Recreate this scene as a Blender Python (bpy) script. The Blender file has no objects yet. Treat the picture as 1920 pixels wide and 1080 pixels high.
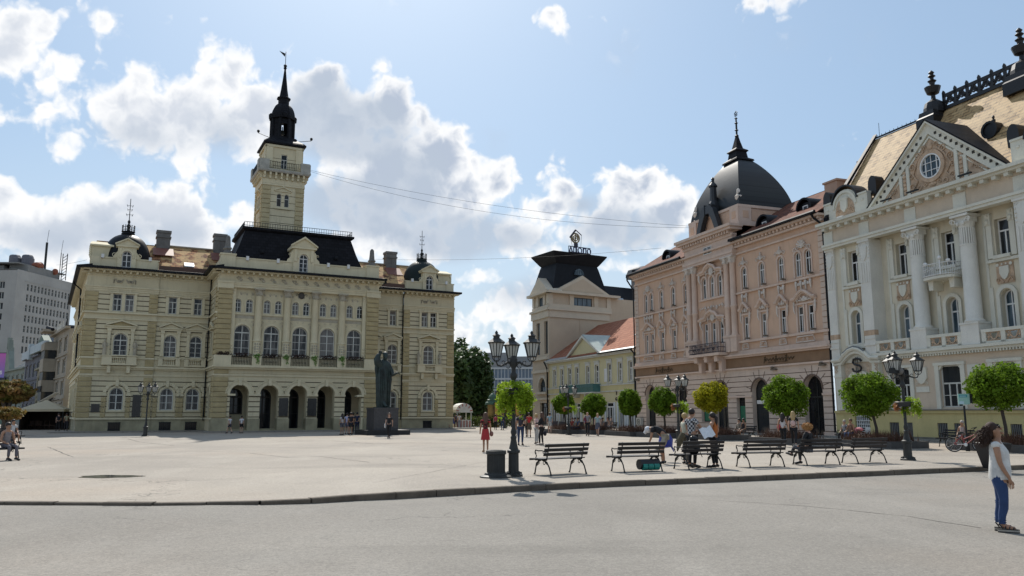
import bpy, bmesh, math, random
import numpy as np
from mathutils import Vector, Matrix
random.seed(7)
S = bpy.context.scene
COL = S.collection
PI = math.pi
R = math.radians
# ------------------------------------------------------------------ camera
CH = 1.72
cam = bpy.data.cameras.new('camera')
camo = bpy.data.objects.new('camera', cam); COL.objects.link(camo)
camo.location = (0, 0, CH)
FPX = 1490.0
PITCH = math.atan(234.0/FPX)
camo.rotation_euler = (PI/2+PITCH, 0, 0)
cam.sensor_width = 36.0
cam.lens = 36.0*FPX/1920.0
cam.clip_start = 0.1
cam.clip_end = 6000
S.camera = camo
S.render.resolution_x = 1024; S.render.resolution_y = 576
# ------------------------------------------------------------------ light
SUN_EL, SUN_AZ = R(46), R(-11)          # azimuth measured from +Y towards +X
S.view_settings.view_transform = 'Standard'
S.view_settings.look = 'None'
S.view_settings.exposure = 0.76
S.view_settings.gamma = 1.0
sd = bpy.data.lights.new('sun', 'SUN'); sd.energy = 3.3; sd.angle = R(0.55); sd.color = (1, .95, .87)
so = bpy.data.objects.new('sun', sd); COL.objects.link(so)
sv = Vector((math.sin(SUN_AZ)*math.cos(SUN_EL), math.cos(SUN_AZ)*math.cos(SUN_EL), math.sin(SUN_EL)))
so.rotation_euler = sv.to_track_quat('Z', 'Y').to_euler()
so.location = (0, 0, 60)
W = bpy.data.worlds.new('World'); S.world = W; W.use_nodes = True
nt = W.node_tree; N = nt.nodes; LK = nt.links
for n_ in list(N): N.remove(n_)
def wn(t, **k):
    n = N.new(t)
    for a, b in k.items(): setattr(n, a, b)
    return n
def wm(op, a, b=None, c=None, clamp=False):
    n = N.new('ShaderNodeMath'); n.operation = op; n.use_clamp = clamp
    for i, q in enumerate((a, b, c)):
        if q is None: continue
        if isinstance(q, (int, float)): n.inputs[i].default_value = q
        else: LK.new(q, n.inputs[i])
    return n.outputs[0]
wout = wn('ShaderNodeOutputWorld'); wbg = wn('ShaderNodeBackground'); wbg.inputs[1].default_value = 0.1
LK.new(wbg.outputs[0], wout.inputs[0])
sky = wn('ShaderNodeTexSky'); sky.sky_type = 'NISHITA'; sky.sun_disc = False
sky.sun_elevation = SUN_EL; sky.sun_rotation = SUN_AZ
sky.air_density = 1.25; sky.dust_density = 1.6; sky.ozone_density = 1.6; sky.altitude = 100
tc = wn('ShaderNodeTexCoord')
sep = wn('ShaderNodeSeparateXYZ'); LK.new(tc.outputs['Generated'], sep.inputs[0])
ax = wm('ARCTAN2', sep.outputs[0], sep.outputs[1])          # azimuth
el = wm('ARCSINE', sep.outputs[2])                          # elevation
dirv = wn('ShaderNodeCombineXYZ'); LK.new(ax, dirv.inputs[0]); LK.new(el, dirv.inputs[1])
# fractal displacement of the cloud outlines
def wnoise(scale, detail, rough, dist=0.0, off=0.0):
    mp = wn('ShaderNodeMapping'); mp.inputs[1].default_value = (off, off*.7, off*.3)
    LK.new(dirv.outputs[0], mp.inputs[0])
    n = wn('ShaderNodeTexNoise'); n.noise_dimensions = '2D'
    n.inputs['Scale'].default_value = scale; n.inputs['Detail'].default_value = detail
    n.inputs['Roughness'].default_value = rough; n.inputs['Distortion'].default_value = dist
    LK.new(mp.outputs[0], n.inputs['Vector']); return n
def cloud_dir(px, py):
    a = (px-960)/FPX; b = (540-py)/FPX
    y = math.cos(PITCH)-b*math.sin(PITCH); z = math.sin(PITCH)+b*math.cos(PITCH)
    return math.atan2(a, y), math.asin(z/math.sqrt(a*a+y*y+z*z))
# cumulus heaps: direction (written down from the photograph's frame), angular half sizes, weight
HEAPS = [(20,40,60,45,.85),(190,30,75,38,.5),(10,105,52,60,1),(225,195,170,72,1),(330,225,190,80,1),(110,165,120,40,.7),
 (430,150,78,75,.95),(480,215,90,90,.9),(440,290,70,70,.5),(400,340,50,40,.45),(360,25,110,25,.3),
 (575,190,95,85,1),(600,150,70,40,1),(735,195,58,65,1.05),(665,220,120,75,1),(690,330,90,60,.95),(605,335,40,26,.9),
 (740,310,95,60,1.1),(835,300,62,58,1.05),(800,360,140,70,1),(870,400,120,60,1),(760,440,220,60,.95),(930,345,60,50,.75),(960,420,70,50,.85),
 (1060,350,62,45,.95),(1020,395,70,45,.9),(1190,365,92,55,1),(1240,400,80,50,1),(1120,430,130,50,.95),(1000,480,180,40,.7),
 (95,285,50,28,.5),(10,365,40,40,.85),(100,425,130,55,1),(180,405,70,42,1),(290,400,75,62,1.05),(330,440,90,55,1),(20,440,80,60,1),(60,480,120,50,.95),(230,470,220,50,.8),
 (450,400,40,50,.55),(900,600,170,80,.55),(930,530,130,60,.55),(1130,500,80,40,.5),
 (1035,22,38,36,.95),(1110,32,50,16,.55),(1440,8,80,26,.8),(1620,265,60,22,.3),(440,95,70,22,.45),(960,560,60,50,.6),
 (-150,200,160,120,1),(-200,420,200,110,.9),(2150,330,160,70,.6),(2300,120,120,60,.7)]
dens = None
for (px, py, rx, ry, w) in HEAPS:
    a, e = cloud_dir(px, py)
    mp = wn('ShaderNodeMapping'); mp.vector_type = 'TEXTURE'
    mp.inputs[1].default_value = (a, e, 0); mp.inputs[3].default_value = (rx/FPX*1.54, ry/FPX*1.54, 1)
    LK.new(dirv.outputs[0], mp.inputs[0])
    g = wn('ShaderNodeTexGradient'); g.gradient_type = 'SPHERICAL'
    LK.new(mp.outputs[0], g.inputs[0])
    v = wm('MULTIPLY', g.outputs['Fac'], w)
    dens = v if dens is None else wm('SMOOTH_MAX', dens, v, .12)
n1 = wnoise(9, 7, .56, .0, 3.1); n2 = wnoise(26, 5, .5, .0, 8.3)
vo = wn('ShaderNodeTexVoronoi', voronoi_dimensions='2D', feature='SMOOTH_F1'); vo.inputs['Scale'].default_value = 17; vo.inputs['Detail'].default_value = 3; vo.inputs['Roughness'].default_value = .55; vo.inputs['Smoothness'].default_value = .35
wv_ = wn('ShaderNodeVectorMath', operation='MULTIPLY_ADD'); LK.new(n2.outputs['Color'], wv_.inputs[0]); wv_.inputs[1].default_value = (.035, .035, 0); LK.new(dirv.outputs[0], wv_.inputs[2]); LK.new(wv_.outputs[0], vo.inputs['Vector'])
bil = vo.outputs['Distance']
nz = wm('ADD', wm('MULTIPLY', wm('SUBTRACT', n1.outputs[0], .5), 1.0), wm('MULTIPLY', wm('SUBTRACT', bil, .60), -.62))
gate = wn('ShaderNodeMapRange'); gate.inputs[1].default_value = .0; gate.inputs[2].default_value = .22; LK.new(dens, gate.inputs[0])
nz = wm('MULTIPLY', nz, gate.outputs[0])
# heaps far above and behind the camera so that the rest of the dome is not bare
nb = wnoise(2.2, 8, .6, .2, 1.7)
back = wm('MULTIPLY', wm('SUBTRACT', nb.outputs[0], .44), 2.2)
hi = wn('ShaderNodeMapRange'); hi.inputs[1].default_value = .53; hi.inputs[2].default_value = .75; LK.new(el, hi.inputs[0])
side = wn('ShaderNodeMapRange'); side.inputs[1].default_value = .72; side.inputs[2].default_value = 1.0
LK.new(wm('ABSOLUTE', ax), side.inputs[0])
away = wm('MAXIMUM', hi.outputs[0], side.outputs[0])
dens = wm('MAXIMUM', dens, wm('MULTIPLY', back, away))
D = wm('ADD', dens, nz)
al = wn('ShaderNodeMapRange'); al.interpolation_type = 'SMOOTHSTEP'
al.inputs[1].default_value = .17; al.inputs[2].default_value = .46; LK.new(D, al.inputs[0])
# thin white rim, thicker parts turn grey blue (the sun is behind the clouds)
n3 = wnoise(7, 5, .55, .1, 14.2)
th = wn('ShaderNodeMapRange'); th.interpolation_type = 'SMOOTHSTEP'
th.inputs[1].default_value = .40; th.inputs[2].default_value = .92
LK.new(wm('ADD', D, wm('MULTIPLY', wm('SUBTRACT', n3.outputs[0], .5), .55)), th.inputs[0])
cc = wn('ShaderNodeMix'); cc.data_type = 'RGBA'
cc.inputs[6].default_value = (6.2, 6.2, 6.2, 1); cc.inputs[7].default_value = (2.9, 3.3, 4.0, 1)
wl = wn('ShaderNodeMapRange'); wl.inputs[1].default_value = -.36; wl.inputs[2].default_value = -.22; wl.inputs[3].default_value = .62; wl.inputs[4].default_value = 1.0; LK.new(ax, wl.inputs[0])
LK.new(wm('MULTIPLY', th.outputs[0], wl.outputs[0]), cc.inputs[0])
sk = wn('ShaderNodeMix'); sk.data_type = 'RGBA'; sk.blend_type = 'MULTIPLY'; sk.inputs[0].default_value = 1
sk.inputs[7].default_value = (.50, .56, .60, 1); LK.new(sky.outputs[0], sk.inputs[6])
# high thin veil
ve = wn('ShaderNodeMix'); ve.data_type = 'RGBA'; ve.inputs[0].default_value = .5
ve.inputs[7].default_value = (2.7, 3.75, 5.1, 1); LK.new(sk.outputs[2], ve.inputs[6])
hz = wn('ShaderNodeMapRange'); hz.inputs[1].default_value = .30; hz.inputs[2].default_value = .0; hz.inputs[3].default_value = 0; hz.inputs[4].default_value = .85; LK.new(el, hz.inputs[0])
hm_ = wn('ShaderNodeMix'); hm_.data_type = 'RGBA'; hm_.inputs[7].default_value = (4.1, 4.75, 5.4, 1); LK.new(hz.outputs[0], hm_.inputs[0]); LK.new(ve.outputs[2], hm_.inputs[6])
ve = hm_
mx = wn('ShaderNodeMix'); mx.data_type = 'RGBA'
LK.new(wm('MULTIPLY', al.outputs[0], .96), mx.inputs[0]); LK.new(ve.outputs[2], mx.inputs[6]); LK.new(cc.outputs[2], mx.inputs[7])
# soft grey-blue bases of the heaps
GREY = [(600,215,75,70,1),(650,250,120,60,1),(700,215,60,40,.8),(780,330,60,55,.8),(700,385,170,60,1),(850,440,130,50,1),(760,300,50,30,.6),(1160,430,110,45,.9),(1090,385,50,30,.6),(960,450,90,35,.7),
 (260,255,110,40,.55),(420,250,80,50,.5),(60,450,120,35,.6),(230,430,90,35,.6),(330,440,60,30,.5),(980,550,130,40,.5)]
gd = None
for (px, py, rx, ry, w) in GREY:
    a, e = cloud_dir(px, py)
    mp = wn('ShaderNodeMapping'); mp.vector_type = 'TEXTURE'
    mp.inputs[1].default_value = (a, e, 0); mp.inputs[3].default_value = (rx/FPX*1.5, ry/FPX*1.5, 1)
    LK.new(dirv.outputs[0], mp.inputs[0])
    g = wn('ShaderNodeTexGradient'); g.gradient_type = 'SPHERICAL'; LK.new(mp.outputs[0], g.inputs[0])
    v = wm('MULTIPLY', g.outputs['Fac'], w); gd = v if gd is None else wm('SMOOTH_MAX', gd, v, .15)
gr = wn('ShaderNodeMapRange'); gr.interpolation_type = 'SMOOTHSTEP'; gr.inputs[1].default_value = .12; gr.inputs[2].default_value = .6
LK.new(wm('ADD', gd, wm('MULTIPLY', wm('SUBTRACT', n1.outputs[0], .5), .55)), gr.inputs[0])
mg = wn('ShaderNodeMix'); mg.data_type = 'RGBA'; mg.inputs[7].default_value = (2.95, 3.4, 4.05, 1)
LK.new(wm('MULTIPLY', gr.outputs[0], .82), mg.inputs[0]); LK.new(mx.outputs[2], mg.inputs[6]); LK.new(mg.outputs[2], wbg.inputs[0])

# ------------------------------------------------------------------ materials
MATS = {}
def M(name, col, rough=.8, var=.18, scale=.7, bump=0.0, bscale=25, metal=0.0, spec=.4, col2=None, streak=.0, fine=.08, extra=None, coat=0):
    if name in MATS: return MATS[name]
    m = bpy.data.materials.new(name); m.use_nodes = True
    t = m.node_tree; n = t.nodes; l = t.links
    b = n['Principled BSDF']; b.inputs['Roughness'].default_value = rough; b.inputs['Metallic'].default_value = metal
    b.inputs['Specular IOR Level'].default_value = spec
    if coat: b.inputs['Coat Weight'].default_value = coat
    tc = n.new('ShaderNodeTexCoord')
    c2 = col2 or tuple(c*(1-var) for c in col)
    def noise(sc, det, vec=None, ro=.6):
        q = n.new('ShaderNodeTexNoise'); q.inputs['Scale'].default_value = sc; q.inputs['Detail'].default_value = det
        q.inputs['Roughness'].default_value = ro
        l.new(vec or tc.outputs['Object'], q.inputs['Vector']); return q
    def mixc(f, a, bb, bt='MIX'):
        q = n.new('ShaderNodeMix'); q.data_type = 'RGBA'; q.blend_type = bt
        for i, v in ((0, f), (6, a), (7, bb)):
            if isinstance(v, (int, float)): q.inputs[i].default_value = v
            elif isinstance(v, tuple): q.inputs[i].default_value = (*v[:3], 1)
            else: l.new(v, q.inputs[i])
        return q.outputs[2]
    def ramp(src, a, bb, lo=0., hi=1.):
        q = n.new('ShaderNodeMapRange'); q.inputs[1].default_value = a; q.inputs[2].default_value = bb
        q.inputs[3].default_value = lo; q.inputs[4].default_value = hi; l.new(src, q.inputs[0]); return q.outputs[0]
    big = noise(scale, 6)
    out = mixc(ramp(big.outputs[0], .35, .68), tuple(col), tuple(c2))
    if streak:
        mp = n.new('ShaderNodeMapping'); mp.inputs[3].default_value = (1, 1, .16); l.new(tc.outputs['Object'], mp.inputs[0])
        sn = noise(2.6, 7, mp.outputs[0], .7)
        out = mixc(ramp(sn.outputs[0], .52, .75, 0, streak), out, tuple(c*.45 for c in col))
    if extra: out = extra(n, l, tc, out, noise, mixc, ramp, b)
    if fine:
        fn = noise(28, 3)
        out = mixc(1.0, out, mixc(ramp(fn.outputs[0], .3, .7), (1, 1, 1), (1-fine*2,)*3), 'MULTIPLY')
    l.new(out, b.inputs['Base Color'])
    if bump:
        bn = noise(bscale, 4); bp = n.new('ShaderNodeBump'); bp.inputs['Strength'].default_value = bump; bp.inputs['Distance'].default_value = .03
        l.new(bn.outputs[0], bp.inputs['Height']); l.new(bp.outputs[0], b.inputs['Normal'])
    MATS[name] = m; return m
def brickx(cw, rh, sq, colA, colB, mortar, msize=.03, axes='xz', patch=None):
    def f(n, l, tc, out, noise, mixc, ramp, b):
        s = n.new('ShaderNodeSeparateXYZ'); l.new(tc.outputs['Object'], s.inputs[0])
        c = n.new('ShaderNodeCombineXYZ'); l.new(s.outputs['XYZ'.index(axes[0].upper())], c.inputs[0]); l.new(s.outputs['XYZ'.index(axes[1].upper())], c.inputs[1])
        k = n.new('ShaderNodeTexBrick'); k.inputs['Scale'].default_value = 1
        k.inputs['Brick Width'].default_value = cw; k.inputs['Row Height'].default_value = rh; k.inputs['Mortar Size'].default_value = msize
        k.inputs['Color1'].default_value = (*colA, 1); k.inputs['Color2'].default_value = (*colB, 1); k.inputs['Mortar'].default_value = (*mortar, 1)
        k.inputs['Bias'].default_value = 0
        l.new(c.outputs[0], k.inputs['Vector'])
        o = mixc(.85, out, k.outputs['Color'])
        if patch:
            pn = noise(patch[1], 4); o = mixc(ramp(pn.outputs[0], .43, .52), o, mixc(.6, k.outputs['Color'], patch[0]))
        return o
    return f
cream = M('cream_stucco', (.65, .572, .385), .85, .14, .5, streak=.42, bump=.15)
cream2 = M('cream_trim', (.68, .603, .41), .8, .14, .8, streak=.34)
ochre = M('ochre_rustication', (.47, .38, .205), .9, .25, 1.2, bump=.5, bscale=9, streak=.25)
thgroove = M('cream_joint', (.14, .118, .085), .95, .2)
plinth = M('plinth_stone', (.40, .36, .235), .9, .35, .9, streak=.5, bump=.2)
relief = M('relief_plaster', (.47, .42, .32), .85, .3, 2.5, bump=.3, bscale=12)
blackroof = M('dark_slate', (.010, .010, .013), .6, .3, 1.5, spec=.12, bump=.2, bscale=8, extra=brickx(.45, .3, 0, (.014, .014, .018), (.007, .007, .009), (.003, .003, .004), .02))
blackmetal = M('dark_sheet_metal', (.009, .010, .013), .5, .3, 1.0, spec=.16)
greenmetal = M('green_black_copper', (.016, .026, .026), .5, .4, 1.2, spec=.18)
castiron = M('cast_iron', (.020, .022, .022), .5, .4, 4, spec=.25)
lampmetal = M('lamp_metal', (.040, .041, .039), .55, .3, 4, spec=.3)
woodblack = M('black_bench_wood', (.014, .013, .016), .42, .4, 5, spec=.4)
white = M('white_joinery', (.74, .74, .72), .55, .1, 1)
offwhite = M('old_white_joinery', (.60, .60, .55), .6, .2, 2)
stonegrey = M('grey_masonry', (.20, .19, .175), .9, .3, 1.5, bump=.3)
redtile = M('mottled_red_tiles', (.26, .11, .06), .9, .2, .6, spec=.15, extra=brickx(.45, .3, 0, (.40, .19, .085), (.10, .045, .035), (.05, .03, .025), .02, patch=((.66, .46, .22), 1.3)))
orange = M('orange_tiles', (.36, .15, .09), .9, .25, .5, spec=.15, extra=brickx(.5, .34, 0, (.40, .175, .105), (.27, .105, .065), (.14, .06, .04), .02))
pinkroof = M('rust_tiles', (.20, .08, .05), .9, .35, .8, spec=.15, extra=brickx(.3, .24, 0, (.25, .10, .06), (.11, .045, .032), (.04, .02, .018), .025))
tantile = M('tan_glazed_tiles', (.30, .20, .10), .7, .2, .5, spec=.2, extra=brickx(.62, .26, 0, (.50, .32, .145), (.27, .16, .065), (.06, .04, .02), .03, patch=((.56, .39, .20), 1.2)))
pink = M('pink_stucco', (.65, .44, .31), .88, .12, .5, streak=.3, bump=.15)
pinklight = M('pale_pink_trim', (.68, .52, .42), .85, .15, .9, streak=.3)
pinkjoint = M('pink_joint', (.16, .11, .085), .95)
pinkbase = M('pale_pink_rustication', (.64, .51, .415), .88, .15, .8, streak=.3)
signband = M('brown_fascia', (.27, .165, .095), .8, .2, 1)
wgrey = M('pale_green_grey_stucco', (.70, .68, .58), .85, .14, .6, streak=.28, bump=.15)
wbeige = M('beige_infill', (.64, .53, .405), .88, .15, .7, streak=.22, bump=.15)
wwhite = M('white_column_plaster', (.73, .71, .64), .8, .12, .9, streak=.2)
terra = M('terracotta_relief', (.58, .42, .29), .88, .35, 3, bump=.9, bscale=5)
yellow = M('yellow_plinth', (.60, .51, .24), .88, .12, .6, streak=.25, bump=.1)
dirt = M('damp_stone', (.23, .22, .18), .95, .4, 2, bump=.4)
yel2 = M('pale_yellow_stucco', (.60, .545, .335), .88, .1, .5, streak=.15)
tanwall = M('tan_tower_plaster', (.52, .43, .32), .88, .12, .4, streak=.12)
tantrim = M('tower_trim', (.58, .51, .40), .85, .12, .6)
concrete = M('grey_concrete', (.40, .39, .365), .9, .2, .12, streak=.3)
balcgreen = M('teal_balcony_paint', (.07, .19, .19), .6, .3, 3)
bronze = M('green_black_bronze', (.012, .017, .016), .5, .5, 2.5, spec=.4, col2=(.028, .05, .045), bump=.3, bscale=14)
granite = M('dark_granite', (.055, .052, .055), .4, .4, 6, spec=.5)
blackmarble = M('black_plaque_stone', (.012, .012, .013), .25, .3, 3, spec=.5)
terradark = M('reddish_plate', (.30, .27, .22), .8)
def glassmat(name, c1, c2, rough=.06):
    if name in MATS: return MATS[name]
    m = bpy.data.materials.new(name); m.use_nodes = True; t = m.node_tree; n = t.nodes; l = t.links; b = n['Principled BSDF']
    b.inputs['Roughness'].default_value = rough; b.inputs['Specular IOR Level'].default_value = .3
    tc = n.new('ShaderNodeTexCoord'); oi = n.new('ShaderNodeObjectInfo')
    mp = n.new('ShaderNodeMapping'); mp.inputs[3].default_value = (1, 1, .12); l.new(tc.outputs['Object'], mp.inputs[0])
    q = n.new('ShaderNodeTexNoise'); q.inputs['Scale'].default_value = 5; q.inputs['Detail'].default_value = 3; l.new(mp.outputs[0], q.inputs['Vector'])
    ad = n.new('ShaderNodeMath'); ad.operation = 'MULTIPLY_ADD'; l.new(oi.outputs['Random'], ad.inputs[0]); ad.inputs[1].default_value = .45; l.new(q.outputs[0], ad.inputs[2])
    mr = n.new('ShaderNodeMapRange'); mr.inputs[1].default_value = .62; mr.inputs[2].default_value = .86; l.new(ad.outputs[0], mr.inputs[0])
    mx = n.new('ShaderNodeMix'); mx.data_type = 'RGBA'; mx.inputs[6].default_value = (*c1, 1); mx.inputs[7].default_value = (*c2, 1)
    l.new(mr.outputs[0], mx.inputs[0]); l.new(mx.outputs[2], b.inputs['Base Color'])
    wv = n.new('ShaderNodeTexNoise'); wv.inputs['Scale'].default_value = 1.4; l.new(tc.outputs['Object'], wv.inputs['Vector'])
    bp = n.new('ShaderNodeBump'); bp.inputs['Strength'].default_value = .06; l.new(wv.outputs[0], bp.inputs['Height']); l.new(bp.outputs[0], b.inputs['Normal'])
    MATS[name] = m; return m
glass = glassmat('curtained_glass', (.012, .013, .015), (.15, .14, .13))
glassd = glassmat('dark_glass', (.008, .009, .011), (.03, .033, .035))
glassb = glassmat('bluish_glass', (.035, .055, .07), (.12, .16, .19))

# ------------------------------------------------------------------ geometry helpers
class Frame:
    """u along a wall, v outwards, z up, in the coordinates of the parent"""
    def __init__(s, o=(0, 0), d=(1, 0), z=0):
        L = math.hypot(*d); s.o = o; s.t = (d[0]/L, d[1]/L); s.n = (s.t[1], -s.t[0]); s.z = z
    def __call__(s, u, v, z):
        return (s.o[0]+s.t[0]*u+s.n[0]*v, s.o[1]+s.t[1]*u+s.n[1]*v, z+s.z)
F0 = Frame()
FW = lambda x, y, z: (x, y, z)
class MB:
    def __init__(s, fr=None): s.v = []; s.f = []; s.m = []; s.fr = fr or FW; s.smooth = False
    def add(s, pts, faces, m=0):
        k = len(s.v); s.v += [s.fr(*p) for p in pts]
        for f in faces: s.f.append(tuple(k+i for i in f)); s.m.append(m)
    def quad(s, a, b, c, d, m=0): s.add([a, b, c, d], [(0, 1, 2, 3)], m)
    def box(s, u0, u1, v0, v1, z0, z1, m=0):
        p = [(u0, v0, z0), (u1, v0, z0), (u1, v1, z0), (u0, v1, z0), (u0, v0, z1), (u1, v0, z1), (u1, v1, z1), (u0, v1, z1)]
        s.add(p, [(0, 3, 2, 1), (4, 5, 6, 7), (0, 1, 5, 4), (1, 2, 6, 5), (2, 3, 7, 6), (3, 0, 4, 7)], m); return s
    def bevbox(s, u0, u1, v0, v1, z0, z1, b=.05, m=0):
        """box whose outer (v1) face is bevelled, for rusticated blocks"""
        p = [(u0, v0, z0), (u1, v0, z0), (u1, v0, z1), (u0, v0, z1), (u0, v1-b, z0), (u1, v1-b, z0), (u1, v1-b, z1), (u0, v1-b, z1),
             (u0+b, v1, z0+b), (u1-b, v1, z0+b), (u1-b, v1, z1-b), (u0+b, v1, z1-b)]
        s.add(p, [(0, 1, 5, 4), (1, 2, 6, 5), (2, 3, 7, 6), (3, 0, 4, 7), (4, 5, 9, 8), (5, 6, 10, 9), (6, 7, 11, 10), (7, 4, 8, 11), (8, 9, 10, 11)], m)
    def prism(s, poly, v0, v1, m=0):
        """poly in (u,z) pulled from v0 to v1"""
        n = len(poly); p = [(a, v0, b) for a, b in poly]+[(a, v1, b) for a, b in poly]
        s.add(p, [tuple(range(n)), tuple(range(2*n-1, n-1, -1))]+[(i, (i+1) % n, n+(i+1) % n, n+i) for i in range(n)], m)
    def slab(s, poly, z0, z1, m=0):
        """poly in (u,v) pulled from z0 to z1"""
        n = len(poly); p = [(a, b, z0) for a, b in poly]+[(a, b, z1) for a, b in poly]
        s.add(p, [tuple(range(n)), tuple(range(2*n-1, n-1, -1))]+[(i, (i+1) % n, n+(i+1) % n, n+i) for i in range(n)], m)
    def lathe(s, c, prof, n=12, m=0, a0=0., sq=False, arc=None):
        """prof [(r,z)] round the vertical axis at c=(u,v)"""
        k = []; seg = n
        for (r, z) in prof:
            for i in range(n):
                a = a0+2*PI*i/n
                q = 1/max(abs(math.cos(a)), abs(math.sin(a))) if sq else 1
                k.append((c[0]+r*q*math.cos(a), c[1]+r*q*math.sin(a), z))
        f = []
        for j in range(len(prof)-1):
            for i in range(n): f.append((j*n+i, j*n+(i+1) % n, (j+1)*n+(i+1) % n, (j+1)*n+i))
        f.append(tuple(range(n-1, -1, -1))); f.append(tuple((len(prof)-1)*n+i for i in range(n)))
        s.add(k, f, m)
    def sqloft(s, c, prof, m=0):
        """square plan: prof [(half_u, half_v, z)]"""
        k = []
        for (a, b, z) in prof: k += [(c[0]-a, c[1]-b, z), (c[0]+a, c[1]-b, z), (c[0]+a, c[1]+b, z), (c[0]-a, c[1]+b, z)]
        f = [(3, 2, 1, 0)]
        for j in range(len(prof)-1):
            for i in range(4): f.append((j*4+i, j*4+(i+1) % 4, (j+1)*4+(i+1) % 4, (j+1)*4+i))
        e = (len(prof)-1)*4; f.append((e, e+1, e+2, e+3)); s.add(k, f, m)
    def tube(s, pts, r, n=6, m=0, close=True):
        rr = r if isinstance(r, (list, tuple)) else [r]*len(pts)
        P = [Vector(p) for p in pts]; k = []
        up = Vector((0, 0, 1)); last = None
        for i, p in enumerate(P):
            d = (P[min(i+1, len(P)-1)]-P[max(i-1, 0)])
            if d.length < 1e-9: d = Vector((0, 0, 1))
            d.normalize()
            if last is None:
                a = d.cross(up)
                if a.length < .05: a = d.cross(Vector((1, 0, 0)))
            else:
                a = last-d*last.dot(d)
                if a.length < 1e-6: a = d.orthogonal()
            a.normalize(); b = d.cross(a); last = a
            for j in range(n):
                t = 2*PI*j/n; q = p+(a*math.cos(t)+b*math.sin(t))*rr[i]; k.append(tuple(q))
        f = []
        for i in range(len(P)-1):
            for j in range(n): f.append((i*n+j, i*n+(j+1) % n, (i+1)*n+(j+1) % n, (i+1)*n+j))
        f.append(tuple(range(n-1, -1, -1))); f.append(tuple((len(P)-1)*n+j for j in range(n)))
        s.add(k, f, m)
    def ball(s, c, r, m=0, n=10, k=6):
        r = r if isinstance(r, (list, tuple)) else (r, r, r)
        p = [(c[0], c[1], c[2]-r[2])]
        for j in range(1, k):
            t = PI*j/k-PI/2
            for i in range(n):
                a = 2*PI*i/n; p.append((c[0]+r[0]*math.cos(t)*math.cos(a), c[1]+r[1]*math.cos(t)*math.sin(a), c[2]+r[2]*math.sin(t)))
        p.append((c[0], c[1], c[2]+r[2])); f = []
        for i in range(n): f.append((0, 1+(i+1) % n, 1+i)); f.append((len(p)-1, 1+(k-2)*n+i, 1+(k-2)*n+(i+1) % n))
        for j in range(k-2):
            for i in range(n): f.append((1+j*n+i, 1+j*n+(i+1) % n, 1+(j+1)*n+(i+1) % n, 1+(j+1)*n+i))
        s.add(p, f, m)
    def arc(s, uc, zc, r0, r1, v0, v1, a0=0., a1=PI, n=14, m=0):
        """arched band between radii r0 and r1"""
        for i in range(n):
            a, b = a0+(a1-a0)*i/n, a0+(a1-a0)*(i+1)/n
            q = [(uc+r*math.cos(t), zc+r*math.sin(t)) for r, t in ((r0, a), (r1, a), (r1, b), (r0, b))]
            p = [(x, v0, z) for x, z in q]+[(x, v1, z) for x, z in q]
            fs = [(4, 5, 6, 7), (0, 3, 7, 4), (1, 5, 6, 2)]
            if i == 0: fs.append((0, 4, 5, 1))
            if i == n-1: fs.append((2, 6, 7, 3))
            s.add(p, fs, m)
    def disc(s, uc, zc, r, v, n=20, m=0, a0=0, a1=2*PI):
        p = [(uc+r*math.cos(a0+(a1-a0)*i/n), v, zc+r*math.sin(a0+(a1-a0)*i/n)) for i in range(n+1)]
        s.add(p, [tuple(range(n+1))], m)
    def build(s, name, mats, parent=None, smooth=False):
        me = bpy.data.meshes.new(name); me.from_pydata(s.v, [], s.f)
        mats = mats if isinstance(mats, (list, tuple)) else [mats]
        for q in mats: me.materials.append(q)
        if len(mats) > 1: me.polygons.foreach_set('material_index', s.m)
        bm = bmesh.new(); bm.from_mesh(me)
        bmesh.ops.recalc_face_normals(bm, faces=bm.faces[:]) ; bm.to_mesh(me); bm.free()
        if smooth:
            me.polygons.foreach_set('use_smooth', [True]*len(me.polygons))
            try: me.set_sharp_from_angle(angle=R(40))
            except Exception: pass
        me.update()
        o = bpy.data.objects.new(name, me); COL.objects.link(o)
        if parent: o.parent = parent
        return o
def link(me, name, parent=None):
    o = bpy.data.objects.new(name, me); COL.objects.link(o)
    if parent: o.parent = parent
    return o
def tag(o, label, cat, group=None, kind=None):
    if label: o['label'] = label
    if cat: o['category'] = cat
    if group: o['group'] = group
    if kind: o['kind'] = kind
    return o
def thing(name, label, cat, loc=(0, 0, 0), rz=0., group=None):
    o = bpy.data.objects.new(name, None); COL.objects.link(o); o.empty_display_size = .3
    o.location = loc; o.rotation_euler = (0, 0, rz); return tag(o, label, cat, group)
def struct(o): o['kind'] = 'structure'; return o
def dup(o, parent=None, loc=None, rz=None, label=None):
    c = o.copy(); COL.objects.link(c)
    if parent: c.parent = parent
    if loc is not None: c.location = loc
    if rz is not None: c.rotation_euler = (0, 0, rz)
    if label: c['label'] = label
    for ch in list(o.children): dup(ch, c)
    return c

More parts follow.
